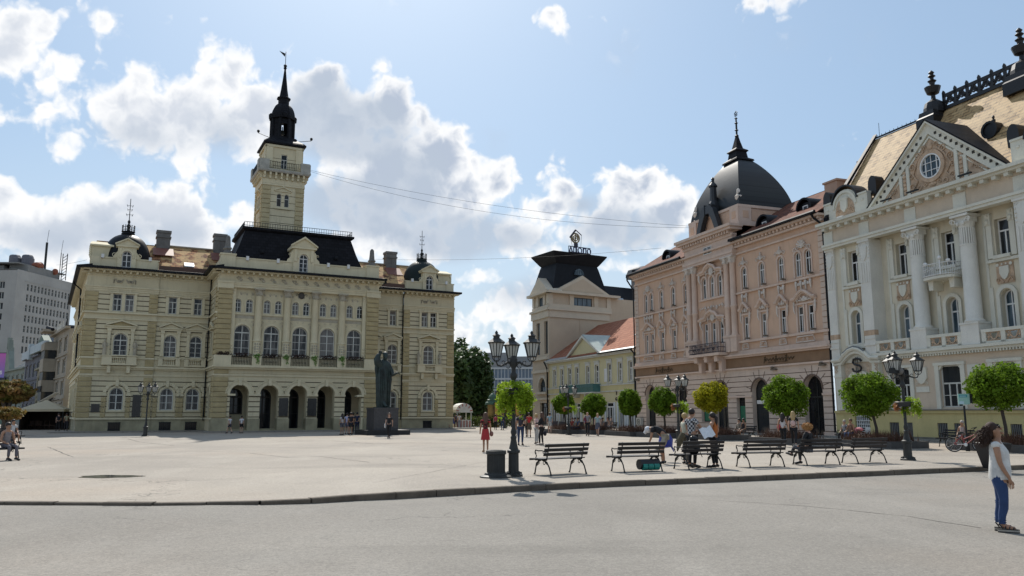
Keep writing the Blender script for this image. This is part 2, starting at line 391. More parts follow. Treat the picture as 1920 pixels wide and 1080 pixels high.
def wall(mb, u0, u1, z0, z1, v, holes=(), depth=.35, groove=None, m=0, gm=1, rm=None):
    """a wall face with real rectangular or arched openings (ua,ub,za,zb,arched) and real horizontal joints"""
    rm = m if rm is None else rm
    us = {u0, u1}; zs = {z0, z1}
    for (a, b, c, d, ar) in holes:
        us |= {a, b}; zs |= {c, d}
        if ar: zs.add(d-(b-a)/2)
    gi = []
    if groove:
        g0, g1, pitch, w, dp = groove
        z = g0
        while z < g1-1e-6:
            gi.append((z, z+w)); zs |= {z, min(z+w, z1)}; z += pitch
    us = sorted(x for x in us if u0 <= x <= u1); zs = sorted(x for x in zs if z0 <= x <= z1)
    for j in range(len(zs)-1):
        za, zb = zs[j], zs[j+1]
        if zb-za < 1e-5: continue
        zm = (za+zb)/2; ing = any(a < zm < b for a, b in gi)
        runs = []
        for i in range(len(us)-1):
            um = (us[i]+us[i+1])/2
            if any(a < um < b and c < zm < d for a, b, c, d, ar in holes): continue
            if runs and abs(runs[-1][1]-us[i]) < 1e-9: runs[-1][1] = us[i+1]
            else: runs.append([us[i], us[i+1]])
        for a, b in runs:
            if ing:
                y = v-dp
                mb.quad((a, y, za), (b, y, za), (b, y, zb), (a, y, zb), gm)
                if not any(abs(g[0]-za) > 1e-6 and g[0] < za < g[1] for g in gi): mb.quad((a, v, za), (b, v, za), (b, y, za), (a, y, za), m)
                if not any(abs(g[1]-zb) > 1e-6 and g[0] < zb < g[1] for g in gi): mb.quad((a, y, zb), (b, y, zb), (b, v, zb), (a, v, zb), m)
            else: mb.quad((a, v, za), (b, v, za), (b, v, zb), (a, v, zb), m)
    for (a, b, c, d, ar) in holes:
        if ar:
            r = (b-a)/2; zc = d-r; uc = (a+b)/2; n = 12
            arcp = [(uc+r*math.cos(PI*i/n), zc+r*math.sin(PI*i/n)) for i in range(n+1)]
            for i in range(n):
                (x0, y0), (x1, y1) = arcp[i], arcp[i+1]
                mb.quad((x0, v, y0), (x1, v, y1), (x1, v, d), (x0, v, d), m) if y0 < d-1e-6 or y1 < d-1e-6 else None
            path = [(b, c)]+arcp+[(a, c)]
        else: path = [(b, c), (b, d), (a, d), (a, c)]
        path = path+[path[0]]
        for (x0, y0), (x1, y1) in zip(path, path[1:]):
            mb.quad((x0, v, y0), (x1, v, y1), (x1, v-depth, y1), (x0, v-depth, y0), rm)
def window(fr, par, u0, u1, z0, z1, v, arched=False, nx=2, tz=None, rows=1, fm=None, gm=None, fw=.06, sash=0.04, deep=.07, label=None, name='window'):
    """frame mesh with a pane as its child; v is the plane of the frame's face"""
    fm = fm or white; gm = gm or glass
    mb = MB(fr); r = (u1-u0)/2; uc = (u0+u1)/2
    zt = z1-r if arched else z1
    mb.box(u0, u0+fw, v-deep, v, z0, zt); mb.box(u1-fw, u1, v-deep, v, z0, zt); mb.box(u0+fw, u1-fw, v-deep, v, z0, z0+fw)
    if arched: mb.arc(uc, zt, r-fw, r, v-deep, v, n=10)
    else: mb.box(u0+fw, u1-fw, v-deep, v, z1-fw, z1)
    tz = tz if tz is not None else (zt if arched else None)
    if tz: mb.box(u0+fw, u1-fw, v-deep*.8, v+.012, tz-fw*.6, tz+fw*.6)
    top = tz or z1
    for i in range(1, nx):
        x = u0+(u1-u0)*i/nx; mb.box(x-fw*.55, x+fw*.55, v-deep*.8, v+.006, z0+fw, top-fw*.5)
    if arched or tz:
        if nx > 1 and arched: mb.box(uc-fw*.4, uc+fw*.4, v-deep*.8, v+.004, top+fw*.5, z1-fw*.5)
    for j in range(1, rows+1):
        if rows > 0:
            zz = z0+(top-z0)*j/(rows+1)
            mb.box(u0+fw, u1-fw, v-deep*.7, v-.012, zz-sash/2, zz+sash/2)
    w = mb.build(name, fm, par)
    pb = MB(fr); y = v-deep*.55
    if arched:
        pts = [(u0+.01, y, z0+.01), (u1-.01, y, z0+.01)]+[(uc+(r-.01)*math.cos(PI*i/12), y, zt+(r-.01)*math.sin(PI*i/12)) for i in range(13)]
        pb.add(pts, [tuple(range(len(pts)))])
    else: pb.quad((u0+.01, y, z0+.01), (u1-.01, y, z0+.01), (u1-.01, y, z1-.01), (u0+.01, y, z1-.01))
    pb.build('pane', gm, w)
    if label: w['label'] = label
    return w
def surround(fr, par, u0, u1, z0, z1, v, m, arched=False, w=.18, pr=.09, sill=True, ped=None, key=False, hoodz=None, hoodw=.35):
    mb = MB(fr); r = (u1-u0)/2; uc = (u0+u1)/2; zt = z1-r if arched else z1
    mb.box(u0-w, u0, v-.02, v+pr, z0, zt); mb.box(u1, u1+w, v-.02, v+pr, z0, zt)
    if arched: mb.arc(uc, zt, r, r+w, v-.02, v+pr)
    else: mb.box(u0-w, u1+w, v-.02, v+pr, zt+.001, zt+w)
    if sill: mb.box(u0-w-.06, u1+w+.06, v-.02, v+pr+.09, z0-.12, z0-.002)
    if key: mb.box(uc-.12, uc+.12, v-.02, v+pr+.08, z1-.02, z1+w+.12)
    if ped:      # triangular pediment at height ped, half width hoodw
        h = hoodw
        mb.box(uc-h, uc+h, v-.02, v+.26, ped, ped+.12)
        mb.prism([(uc-h-.02, ped+.125), (uc+h+.02, ped+.125), (uc+h+.02, ped+.2), (uc, ped+.62), (uc-h-.02, ped+.2)], v-.02, v+.1)
        for sg in (-1, 1):
            mb.prism([(uc+sg*(h+.04), ped+.13), (uc+sg*(h+.04), ped+.27), (uc, ped+.74), (uc, ped+.6)], v+.1, v+.29)
    return mb.build('surround', m, par)
def quoins(mb, u0, u1, v0, v1, z0, z1, pitch, gap=.05, m=0, b=.045):
    z = z0
    while z < z1-.1:
        mb.bevbox(u0, u1, v0, v1, z, min(z+pitch-gap, z1), b, m); z += pitch
def volute(mb, u, z, s, v, sg=1, turns=1.25, r=.16):
    pts = []; n = 12
    for i in range(n+1):
        t = i/n; a = t*turns*2*PI; q = s*(1-.8*t)
        pts.append((u+sg*(s-q*math.cos(a)), v, z+q*math.sin(a)))
    mb.tube(pts, [s*r*(1-.4*i/n) for i in range(n+1)], 5)
def cartouche(mb, u, z, w, h, v, wings=True, drops=True):
    """raised plaster ornament: shield, scrolls, hanging drops"""
    mb.ball((u, v, z), (w*.24, .09, h*.34), n=10, k=6)
    mb.ball((u, v+.02, z+h*.36), (w*.12, .07, h*.13), n=8, k=5)
    for sg in (-1, 1):
        volute(mb, u+sg*w*.2, z+h*.12, w*.13, v+.02, sg)
        if wings:
            mb.tube([(u+sg*w*.2, v+.02, z-h*.2), (u+sg*w*.36, v+.03, z-h*.1), (u+sg*w*.5, v+.02, z-h*.22)], [.03, .045, .02], 5)
        if drops:
            mb.tube([(u+sg*w*.48, v+.02, z+h*.2), (u+sg*w*.5, v+.04, z), (u+sg*w*.48, v+.02, z-h*.45)], [.05, .06, .015], 5)
def shell(mb, u, z, s, v):
    for i in range(5):
        a = PI*(.15+.7*i/4); mb.tube([(u, v, z), (u+s*math.cos(a), v+.05, z+s*math.sin(a))], [.03, s*.16], 5)
def txt(body, size, mat, parent, name='lettering', ext=.03, loc=(0, 0, 0), rot=(0, 0, 0), shear=0., align='CENTER', bold=0.):
    c = bpy.data.curves.new(name, 'FONT'); c.body = body; c.size = size; c.extrude = ext; c.align_x = align; c.shear = shear; c.offset = bold
    o = bpy.data.objects.new(name, c); COL.objects.link(o)
    dg = bpy.context.evaluated_depsgraph_get(); me = bpy.data.meshes.new_from_object(o.evaluated_get(dg))
    bpy.data.objects.remove(o); me.materials.clear(); me.materials.append(mat)
    q = link(me, name, parent); q.location = loc; q.rotation_euler = rot; return q
# ================================================================== TOWN HALL
TH = thing('town_hall', 'cream and ochre town hall with arcaded entrance, black mansard roof and tall clockless bell tower', 'town hall',
           (-38.73, 71.5, 0), math.atan2(.45543, .89027))
LT = 36.2; C1 = 18.15; C2 = 18.35; VP = 5.0
G = (1.30, 4.95, .46, .085, .07)          # joints of the ground floor
G2 = (6.95, 9.95, .46, .085, .07)
G3 = (11.05, 12.7, .46, .085, .07)
sidefr = Frame((-1.65, 28.9), (1.65, -28.9))
def th_bands(mb, fr_u0, fr_u1, v, m=0):
    mb.box(fr_u0, fr_u1, v, v+.14, 1.12, 1.27)
    mb.box(fr_u0, fr_u1, v, v+.08, 5.05, 5.2)
    mb.box(fr_u0, fr_u1, v, v+.16, 5.62, 5.76); mb.box(fr_u0, fr_u1, v, v+.3, 5.762, 5.92)
    mb.box(fr_u0, fr_u1, v, v+.10, 6.6, 6.76)
    mb.box(fr_u0, fr_u1, v, v+.10, 10.2, 10.3); mb.box(fr_u0, fr_u1, v, v+.2, 10.72, 10.88)
    mb.box(fr_u0, fr_u1, v, v+.06, 12.78, 12.95); mb.box(fr_u0, fr_u1, v, v+.12, 12.952, 13.12); mb.box(fr_u0, fr_u1, v, v+.2, 13.122, 13.26)
    mb.box(fr_u0, fr_u1, v, v+.1, 14.22, 14.3)
def th_eaves(fr, u0, u1, v, e0=0., e1=0.):
    mb = MB(fr); mb.box(u0-e0, u1+e1, v-.1, v+.62, 14.62, 14.74); mb.build('cornice', cream2, TH)
    mb = MB(fr); x = u0+.12
    while x < u1-.1: mb.box(x, x+.2, v, v+.5, 14.42, 14.618); x += .55
    mb.build('dentils', cream2, TH)
    mb = MB(fr)
    E0, E1 = e0*1.5, e1*1.5
    p = [(u0-E0, v+.98, 14.742), (u1+E1, v+.98, 14.742), (u1+E1, v+.98, 14.93), (u0-E0, v+.98, 14.93), (u0-E0, v-.3, 15.16), (u1+E1, v-.3, 15.16), (u0-E0, v-.3, 14.742), (u1+E1, v-.3, 14.742)]
    mb.add(p, [(0, 1, 2, 3), (3, 2, 5, 4), (0, 6, 7, 1), (0, 3, 4, 6), (1, 7, 5, 2), (4, 5, 7, 6)])
    mb.build('gutter', blackmetal, TH)
def balustrade(mb, u0, u1, v0, z0, z1, step=.18):
    mb.box(u0, u1, v0-.1, v0+.1, z1-.1, z1); mb.box(u0, u1, v0-.1, v0+.1, z0, z0+.08)
    x = u0+step/2
    while x < u1: mb.lathe((x, v0), [(.045, z0+.08), (.07, z0+(z1-z0)*.35), (.035, z0+(z1-z0)*.6), (.055, z1-.1)], 5); x += step
def th_window_floor1(u, w=1.16, fr=F0, v=0.):
    window(fr, TH, u-w/2, u+w/2, 1.95, 3.98, v-.14, True, 2, 3.32, 1, offwhite, glass, fw=.085)
    mb = MB(fr); r = w/2
    mb.arc(u, 3.4, r+.0, r+.16, v-.02, v+.06); mb.arc(u, 3.4, r+.28, r+.56, v-.02, v+.13)
    for i in range(9):
        a = PI*(i+.5)/9; mb.tube([(u+(r+.3)*math.cos(a), v+.13, 3.4+(r+.3)*math.sin(a)), (u+(r+.54)*math.cos(a), v+.13, 3.4+(r+.54)*math.sin(a))], .035, 4)
    mb.box(u-.13, u+.13, v-.02, v+.22, 4.1, 4.72)
    for s in (-1, 1):
        mb.box(u+s*(r+.08)-.08, u+s*(r+.08)+.08, v-.02, v+.05, 1.95, 3.398)
        mb.box(u+s*(r+.42)-.2, u+s*(r+.42)+.2, v-.02, v+.17, 3.24, 3.398)
    mb.box(u-w/2-.2, u+w/2+.2, v-.02, v+.16, 1.8, 1.945)
    mb.build('surround', cream2, TH)
    mb = MB(fr)
    for s in (-1, 1): quoins(mb, u+s*(r+.42)-.19, u+s*(r+.42)+.19, v-.02, v+.12, 1.3, 3.2, .46, .06)
    mb.build('rusticated_jamb', ochre, TH)
    mb = MB(fr); mb.box(u-.5, u+.5, v+.004, v+.04, .18, .82)
    mb.build('cellar_opening', glassd, TH)
    mb = MB(fr)
    for i in range(7): x = u-.45+.15*i; mb.box(x-.022, x+.022, v+.045, v+.09, .2, .8)
    mb.box(u-.52, u+.52, v+.04, v+.1, .12, .19); mb.box(u-.52, u+.52, v+.04, v+.1, .81, .88)
    mb.build('cellar_grille', castiron, TH)
def th_window_floor2(u, big=False, fr=F0, v=0.):
    w = 1.18 if big else 1.1
    window(fr, TH, u-w/2, u+w/2, 6.9, 8.95, v-.14, True, 2, 8.3, 2, offwhite, glass, fw=.08)
    mb = MB(fr); r = w/2; zc = 8.95-r
    mb.arc(u, zc, r, r+.15, v-.02, v+.07); h = 1.22 if big else .95
    for s in (-1, 1):
        mb.box(u+s*(r+.075)-.075, u+s*(r+.075)+.075, v-.02, v+.06, 6.9, zc)
        x = u+s*(h-.25); mb.box(x-.13, x+.13, v-.02, v+.16, 6.92, 9.3); mb.box(x-.17, x+.17, v-.02, v+.2, 9.1, 9.32)
        mb.box(x-.17, x+.17, v-.02, v+.2, 6.92, 7.2)
    mb.box(u-h, u+h, v-.02, v+.2, 9.325, 9.5)
    mb.box(u-h-.05, u+h+.05, v-.02, v+.3, 9.502, 9.6)
    for s in (-1, 1):
        mb.prism([(u+s*(h+.1), 9.602), (u+s*(h+.1), 9.72), (u, 10.17), (u, 10.02)], v-.02, v+.33)
    mb.build('surround', cream2, TH)
    mb = MB(fr); mb.prism([(u-h+.1, 9.61), (u+h-.1, 9.61), (u, 10.0)], v-.01, v+.12); mb.build('pediment_field', ochre if big else cream2, TH)
    mb = MB(fr)
    if big:
        mb.box(u-1.45, u+1.45, v-.02, v+.62, 6.0, 6.12); balustrade(mb, u-.55, u+.55, v+.5, 6.12, 6.75, .16)
        for s in (-1, 1):
            mb.box(u+s*1.0-.42, u+s*1.0+.42, v, v+.62, 6.12, 6.8)
            mb.prism([(u+s*.8-.13, 5.3), (u+s*.8+.13, 5.3), (u+s*.8+.16, 5.95), (u+s*.8-.16, 5.95)], v, v+.45)
        mb.box(u-1.5, u+1.5, v-.02, v+.68, 6.81, 6.9)
        mb.build('balcony', cream2, TH)
        for s in (-1, 1):
            st = MB(fr); x = u+s*1.25
            st.lathe((x, v+.32), [(.16, 6.9), (.17, 7.3), (.12, 7.6), (.15, 7.85), (.15, 8.02), (.05, 8.08)], 8)
            st.ball((x, v+.32, 8.18), (.085, .09, .11)); st.tube([(x-.15, v+.32, 7.95), (x-.2, v+.4, 7.7), (x-.06, v+.48, 7.55)], .045, 5)
            st.tube([(x+.15, v+.32, 7.95), (x+.21, v+.36, 7.65)], .045, 5); st.build('niche_statue', relief, TH, True)
    else:
        mb.box(u-.95, u+.95, v-.02, v+.3, 6.0, 6.1); balustrade(mb, u-.5, u+.5, v+.2, 6.1, 6.72, .16)
        for s in (-1, 1): mb.box(u+s*.75-.2, u+s*.75+.2, v, v+.3, 6.1, 6.72)
        mb.box(u-1.0, u+1.0, v-.02, v+.34, 6.73, 6.82); mb.build('balcony', cream2, TH)
def th_window_floor3(u, dbl, fr=F0, v=0.):
    xs = ((u-.51), (u+.51)) if dbl else (u,)
    w = .74
    for x in xs: window(fr, TH, x-w/2, x+w/2, 10.98, 12.58, v-.14, False, 2, 12.1, 1, offwhite, glass, fw=.075)
    h = .51+w/2 if dbl else w/2
    mb = MB(fr); mb.box(u-h-.24, u-h, v-.02, v+.1, 10.9, 12.6); mb.box(u+h, u+h+.24, v-.02, v+.1, 10.9, 12.6)
    if dbl: mb.box(u-.14, u+.14, v-.02, v+.1, 10.9, 12.6)
    mb.box(u-h-.34, u+h+.34, v-.02, v+.16, 12.6, 12.74)
    for x in xs: mb.box(x-.08, x+.08, v, v+.14, 12.745, 12.94)
    mb.build('surround', cream2, TH)

th_holes = lambda us1, us2, us3: [(u-.58, u+.58, 1.95, 3.98, True) for u in us1]+[(u-w/2, u+w/2, 6.9, 8.95, True) for u, w in us2]+[(u-.37, u+.37, 10.98, 12.58, False) for u in us3]
def th_wall(fr, u0, u1, v, holes, name='wall'):
    mb = MB(fr)
    gs = lambda g, z0, z1: wall(mb, u0, u1, z0, z1, v, [h for h in holes if h[2] >= z0-.01 and h[3] <= z1+.01], .32, g)
    mb.quad((u0, v+.02, -.3), (u1, v+.02, -.3), (u1, v+.02, 1.12), (u0, v+.02, 1.12), 2)
    gs(G, 1.12, 5.1); gs(None, 5.1, 6.7); gs(G2, 6.7, 10.2); gs(None, 10.2, 10.8); gs(G3, 10.8, 12.8); gs(None, 12.8, 15.0)
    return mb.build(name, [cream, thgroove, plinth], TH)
LW = (3.08, 33.22)
for side in (0, 1):
    a, b = (0, 6.0) if side == 0 else (30.3, 36.2)
    pu = LW[side]
    th_wall(F0, a, b, .12, th_holes([pu], [(pu, 1.18)], [pu-.51, pu+.51]))
    th_window_floor1(pu, v=.12); th_window_floor2(pu, True, v=.12); th_window_floor3(pu, True, v=.12)
    mb = MB(F0); th_bands(mb, a-.02, b+.02, .12); mb.build('string_courses', cream2, TH)
    mb = MB(F0)
    for q0, q1 in ((a, a+1.0), (b-.75, b)) if side == 0 else ((a, a+.72), (b-.85, b)):
        for z0, z1 in ((1.3, 5.0), (6.78, 10.15), (10.9, 12.78)): quoins(mb, q0, q1, .1, .21, z0, z1, .46)
        mb.box(q0, q1, .1, .19, 5.24, 5.6); mb.box(q0, q1, .1, .19, 5.95, 6.58)
    mb.build('quoins', ochre, TH)
    th_eaves(F0, a, b, .12, .35 if side == 0 else .2, .2 if side == 0 else .35)
    mb = MB(F0)
    for s in (-1, 1):
        for k in range(3): mb.ball((pu+s*.45, .16, 13.75-.0*k), (.3, .05, .09)); mb.tube([(pu+s*.9, .15, 13.9), (pu+s*.9, .17, 13.55)], .04, 5)
        mb.tube([(pu+s*.12, .16, 13.95), (pu+s*.3, .17, 13.62), (pu+s*.6, .17, 13.62), (pu+s*.8, .16, 13.95)], .06, 5)
    mb.build('frieze_garland', relief, TH)
    # attic parapet, dormer and dome of the pavilion
    a2, b2 = (.05, 5.85) if side == 0 else (30.45, 36.15)
    mb = MB(F0)
    for q0, q1 in ((a2, pu-.78), (pu+.78, b2)): mb.box(q0, q1, -.4, 0, 14.95, 15.85); mb.box(q0-.06*(q0 == a2), q1+.06*(q1 == b2), -.46, .06, 15.852, 15.98)
    for q in (a2+.1, b2-.9): mb.box(q, q+.8, 0, .06, 15.0, 15.85)
    mb.box(a2, a2+.4, -5.5, -.46, 14.95, 15.85); mb.box(b2-.4, b2, -5.5, -.46, 14.95, 15.85)
    mb.build('parapet', cream2, TH)
    for s in (-1, 1):
        mb = MB(F0); mb.box(pu+s*2-.12, pu+s*2+.12, .02, .2, 15.85, 16.2); mb.build('floodlight', white, TH)
    mb = MB(F0)
    wall(mb, pu-.78, pu+.78, 14.95, 17.0, .16, [(pu-.4, pu+.4, 15.1, 16.65, True)], .3)
    mb.box(pu-.78, pu-.5, -1.5, .158, 14.95, 17.0); mb.box(pu+.5, pu+.78, -1.5, .158, 14.95, 17.0)
    mb.box(pu-.95, pu+.95, -1.4, .3, 17.0, 17.16)
    mb.prism([(pu-1.0, 17.162), (pu+1.0, 17.162), (pu+1.0, 17.25), (pu, 17.78), (pu-1.0, 17.25)], -1.3, .2)
    for s in (-1, 1):
        mb.prism([(pu+s*1.05, 17.165), (pu+s*1.05, 17.3), (pu, 17.87), (pu, 17.74)], .2, .36)
        volute(mb, pu+s*.85, 16.2, .22, .1, s)
        mb.prism([(pu+s*.78, 15.98), (pu+s*1.2, 15.98), (pu+s*1.05, 16.2), (pu+s*.78, 16.6)], -.1, .1)
        mb.box(pu+s*.55-.08, pu+s*.55+.08, .15, .22, 15.98, 16.9)
    mb.arc(pu, 16.25, .4, .55, .15, .24)
    dm = mb.build('dormer', cream2, TH)
    window(F0, dm, pu-.4, pu+.4, 15.1, 16.65, .0, True, 2, 16.25, 1, white, glassd, fw=.07)
    # dome: four-sided with swollen faces
    prof = []
    for k in range(13):
        t = k/12; prof.append((2.15*math.cos(t*PI/2*.93)**.8, 15.95+2.75*math.sin(t*PI/2*.93)))
    mb = MB(F0); mb.lathe((pu, -2.45), [(2.2, 15.6)]+prof, 32); mb.lathe((pu, -2.45), [(.5, 18.5), (.62, 18.75), (.55, 18.9), (.62, 19.0)], 16)
    dome = mb.build('dome', blackmetal if side == 0 else greenmetal, TH, True)
    mb = MB(F0)
    for k in range(12):
        t = 2*PI*k/12; x, y = pu+.55*math.cos(t), -2.45+.55*math.sin(t); mb.tube([(x, y, 19.0), (x, y, 19.55)], .028, 4)
        mb.ball((x, y, 19.58), .05, n=5, k=4)
    for z in (19.12, 19.42): mb.tube([(pu+.55*math.cos(2*PI*k/16), -2.45+.55*math.sin(2*PI*k/16), z) for k in range(17)], .025, 4)
    mb.lathe((pu, -2.45), [(.2, 19.0), (.12, 19.3), (.2, 19.6), (.08, 19.8), (.14, 20.0), (.04, 20.2), (.03, 22.3)], 8)
    for z, w in ((20.7, .3), (21.2, .22), (21.6, .28)):
        mb.tube([(pu-w, -2.45, z), (pu+w, -2.45, z)], .02, 4); mb.tube([(pu-w*.7, -2.45, z-.15), (pu-w, -2.45, z+.1)], .02, 4); mb.tube([(pu+w*.7, -2.45, z-.15), (pu+w, -2.45, z+.1)], .02, 4)
    mb.build('finial', castiron, dome)
    # the little gable that faces the side street
    mb = MB(F0); s = -1 if side == 0 else 1; e = a2 if side == 0 else b2
    mb.box(min(e, e-s*1.7), max(e, e-s*1.7), -3.6, -1.0, 15.98, 17.1); mb.sqloft((e-s*.9, -2.3), [(1.0, 1.5, 17.1), (1.0, 1.5, 17.25), (.9, .05, 17.75)])
    for k in range(5): volute(mb, e-s*.1, 16.2+.2*k, .14, -1.0, s); mb.ball((e+s*.02, -1.0, 16.2+.18*k), .12, n=6, k=4)
    mb.build('side_dormer', cream2, TH)
# wings between the pavilions and the middle block
for side in (0, 1):
    if side == 0: a, b, ws = 6.0, 10.75, (7.3, 9.55)
    else: a, b, ws = 25.95, 30.3, (26.9, 29.15)
    th_wall(F0, a, b, 0, th_holes(ws, [(w, 1.1) for w in ws], ws))
    for w in ws: th_window_floor1(w); th_window_floor2(w); th_window_floor3(w, False)
    mb = MB(F0); th_bands(mb, a, b, 0); mb.build('string_courses', cream2, TH)
    th_eaves(F0, a+.2*(side == 0), b, 0)
# the sides of the town hall (left one is seen as a sliver)
mb = MB(sidefr); L0 = 28.95
hs = []
for k in range(7):
    u = L0-2.6-k*3.9; hs += [(u-.58, u+.58, 1.95, 3.98, True), (u-.58, u+.58, 6.9, 8.95, True), (u-.4, u+.4, 10.98, 12.58, False)]
for z0, z1, g in ((1.12, 5.1, G), (5.1, 6.7, None), (6.7, 10.2, G2), (10.2, 10.8, None), (10.8, 12.8, G3), (12.8, 15.0, None)):
    wall(mb, 0, L0, z0, z1, 0, [h for h in hs if h[2] >= z0-.01 and h[3] <= z1+.01], .32, g)
mb.quad((0, .02, -.3), (L0, .02, -.3), (L0, .02, 1.12), (0, .02, 1.12), 2)
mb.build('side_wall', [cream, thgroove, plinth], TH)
for k in range(5):
    u = L0-2.6-k*3.9
    window(sidefr, TH, u-.58, u+.58, 1.95, 3.98, -.14, True, 2, 3.32, 1, offwhite, glass, fw=.085)
    window(sidefr, TH, u-.58, u+.58, 6.9, 8.95, -.14, True, 2, 8.3, 1, offwhite, glass, fw=.085)
    window(sidefr, TH, u-.4, u+.4, 10.98, 12.58, -.14, False, 2, 12.1, 1, offwhite, glass, fw=.075)
    surround(sidefr, TH, u-.58, u+.58, 6.9, 8.95, 0, cream2, True, ped=9.4, hoodw=1.1)
    surround(sidefr, TH, u-.58, u+.58, 1.95, 3.98, 0, cream2, True, w=.4, pr=.13, key=True)
mb = MB(sidefr); th_bands(mb, 0, L0+.1, 0); mb.build('side_string_courses', cream2, TH)
mb = MB(sidefr)
for q0, q1 in ((L0-1.0, L0+.11), (L0-6.2, L0-5.4)):
    for z0, z1 in ((1.3, 5.0), (6.78, 10.15), (10.9, 12.78)): quoins(mb, q0, q1, -.02, .12, z0, z1, .46)
mb.build('side_quoins', ochre, TH)
th_eaves(sidefr, 0, L0, 0, 0, .45)
mb = MB(sidefr); mb.tube([(L0-9, .5, 15), (L0-9, .9, 14.6), (L0-9, .2, 14.0), (L0-9, .12, 6)], .09, 6); mb.build('downpipe', blackmetal, TH)
mb = MB(F0); mb.box(LT-.02, LT, -20, .1, -.3, 15.0); mb.box(0.1, LT-.1, -20.3, -20, -.3, 15.0); mb.build('rear_wall', cream, TH)
# pitched tile roofs
def slope(mb, u0, u1, va, za, vb, zb, m=0, t=.12):
    mb.add([(u0, va, za), (u1, va, za), (u1, vb, zb), (u0, vb, zb), (u0, va, za-t), (u1, va, za-t), (u1, vb, zb-t), (u0, vb, zb-t)],
           [(0, 1, 2, 3), (4, 7, 6, 5), (0, 4, 5, 1), (1, 5, 6, 2), (2, 6, 7, 3), (3, 7, 4, 0)], m)
mb = MB(F0)
slope(mb, .4, 13.3, -.2, 15.1, -5, 18.35); slope(mb, 23.5, 34.6, -.2, 15.1, -5, 18.45); slope(mb, .4, 34.6, -5.01, 18.4, -20, 15.0)
mb.build('tile_roof', redtile, TH)
mb = MB(F0)
mb.box(5.9, 11.5, -.32, -.12, 15.0, 15.55); mb.box(25.2, 30.4, -.32, -.12, 15.0, 15.55)
mb.build('snow_board', M('brown_roof_board', (.12, .06, .04), .6), TH)
mb = MB(F0); mb.tube([(5.6, -5, 18.45), (13, -5, 18.45)], .1, 6); mb.tube([(24, -5, 18.5), (33, -5, 18.5)], .1, 6); mb.build('ridge_cap', M('ridge_tile', (.42, .35, .26), .8), TH)
for (cu, w, z1) in ((6.35, 1.25, 19.9), (11.75, 1.2, 20.1), (30.3, 1.2, 19.95)):
    mb = MB(F0); mb.box(cu-w/2, cu+w/2, -5.5, -4.4, 17.6, z1-.25); mb.box(cu-w/2-.08, cu+w/2+.08, -5.58, -4.32, z1-.75, z1-.6); mb.box(cu-w/2-.07, cu+w/2+.07, -5.57, -4.33, z1-.25, z1)
    mb.box(cu-.02, cu+.02, -4.4, -4.36, 17.7, z1-.8); mb.build('chimney', stonegrey, TH)
    mb = MB(F0); slope(mb, cu-w*.75, cu+w*.75, -2.6 if cu < 8 else -2.9, 17.05, -4.3, 18.05, t=.05); mb.build('flashing', M('red_lead_sheet', (.22, .085, .06), .6), TH)
mb = MB(F0); slope(mb, 8.2, 9.1, -1.1, 15.9, -1.9, 16.35, t=.1); mb.build('roof_light', M('zinc_sheet', (.45, .46, .47), .25, metal=.8), TH)

# ---- middle block with the arcade
A0, A1 = C2-7.6, C2+7.6
BAYS = [C2+2.64*k for k in (-2, -1, 0, 1, 2)]
AW = .82
mb = MB(F0)
hol = [(b-AW, b+AW, -.3, 4.25, True) for b in BAYS]
mb.f = []
wall(mb, A0, A1, -.3, 5.1, VP, hol, .9, (1.30, 4.95, .46, .085, .07))
wall(mb, A0, A1, 5.1, 6.9, VP, [], .3)
hol2 = [(b-.72, b+.72, 6.95, 9.8, True) for b in BAYS]
wall(mb, A0+1.25, A1-1.25, 6.9, 10.2, VP-.35, hol2, .4)
hol3 = [(b+s*.52-.31, b+s*.52+.31, 10.95, 12.2, True) for b in BAYS for s in (-1, 1)]
wall(mb, A0+1.25, A1-1.25, 10.2, 13.2, VP-.35, hol3, .3)
for a, b in ((A0, A0+1.25), (A1-1.25, A1)): wall(mb, a, b, 6.9, 13.2, VP, [], .3)
mb.box(A0+1.25, A0+1.251, VP-.35, VP, 6.9, 13.2); mb.box(A1-1.251, A1-1.25, VP-.35, VP, 6.9, 13.2)
mb.quad((A0, VP, 13.2), (A1, VP, 13.2), (A1, VP, 14.95), (A0, VP, 14.95))
mb.box(A0+1.25, A1-1.25, VP-.35, VP-.002, 13.16, 13.2)
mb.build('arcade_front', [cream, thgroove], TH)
# loggia behind the arches
mb = MB(F0)
mb.box(A0+.4, A1-.4, 1.2, 1.5, -.2, 5.0); mb.box(A0+.4, A1-.4, 1.5, VP-.9, 4.9, 5.05)
mb.quad((A0+.4, 1.5, 0), (A1-.4, 1.5, 0), (A1-.4, VP, 0), (A0+.4, VP, 0))
for b in BAYS:
    mb.arc(b, 3.2, .8, 1.0, 1.5, 1.62); mb.box(b-1.0, b-.8, 1.5, 1.62, .4, 3.2); mb.box(b+.8, b+1.0, 1.5, 1.62, .4, 3.2)
mb.build('loggia', cream, TH)
for b in BAYS: window(F0, TH, b-.8, b+.8, .1 if b != BAYS[0] else 1.6, 4.0, 1.6, True, 2, 3.2, 1, M('dark_door_wood', (.03, .025, .02), .5), glassd, fw=.12, name='portal')
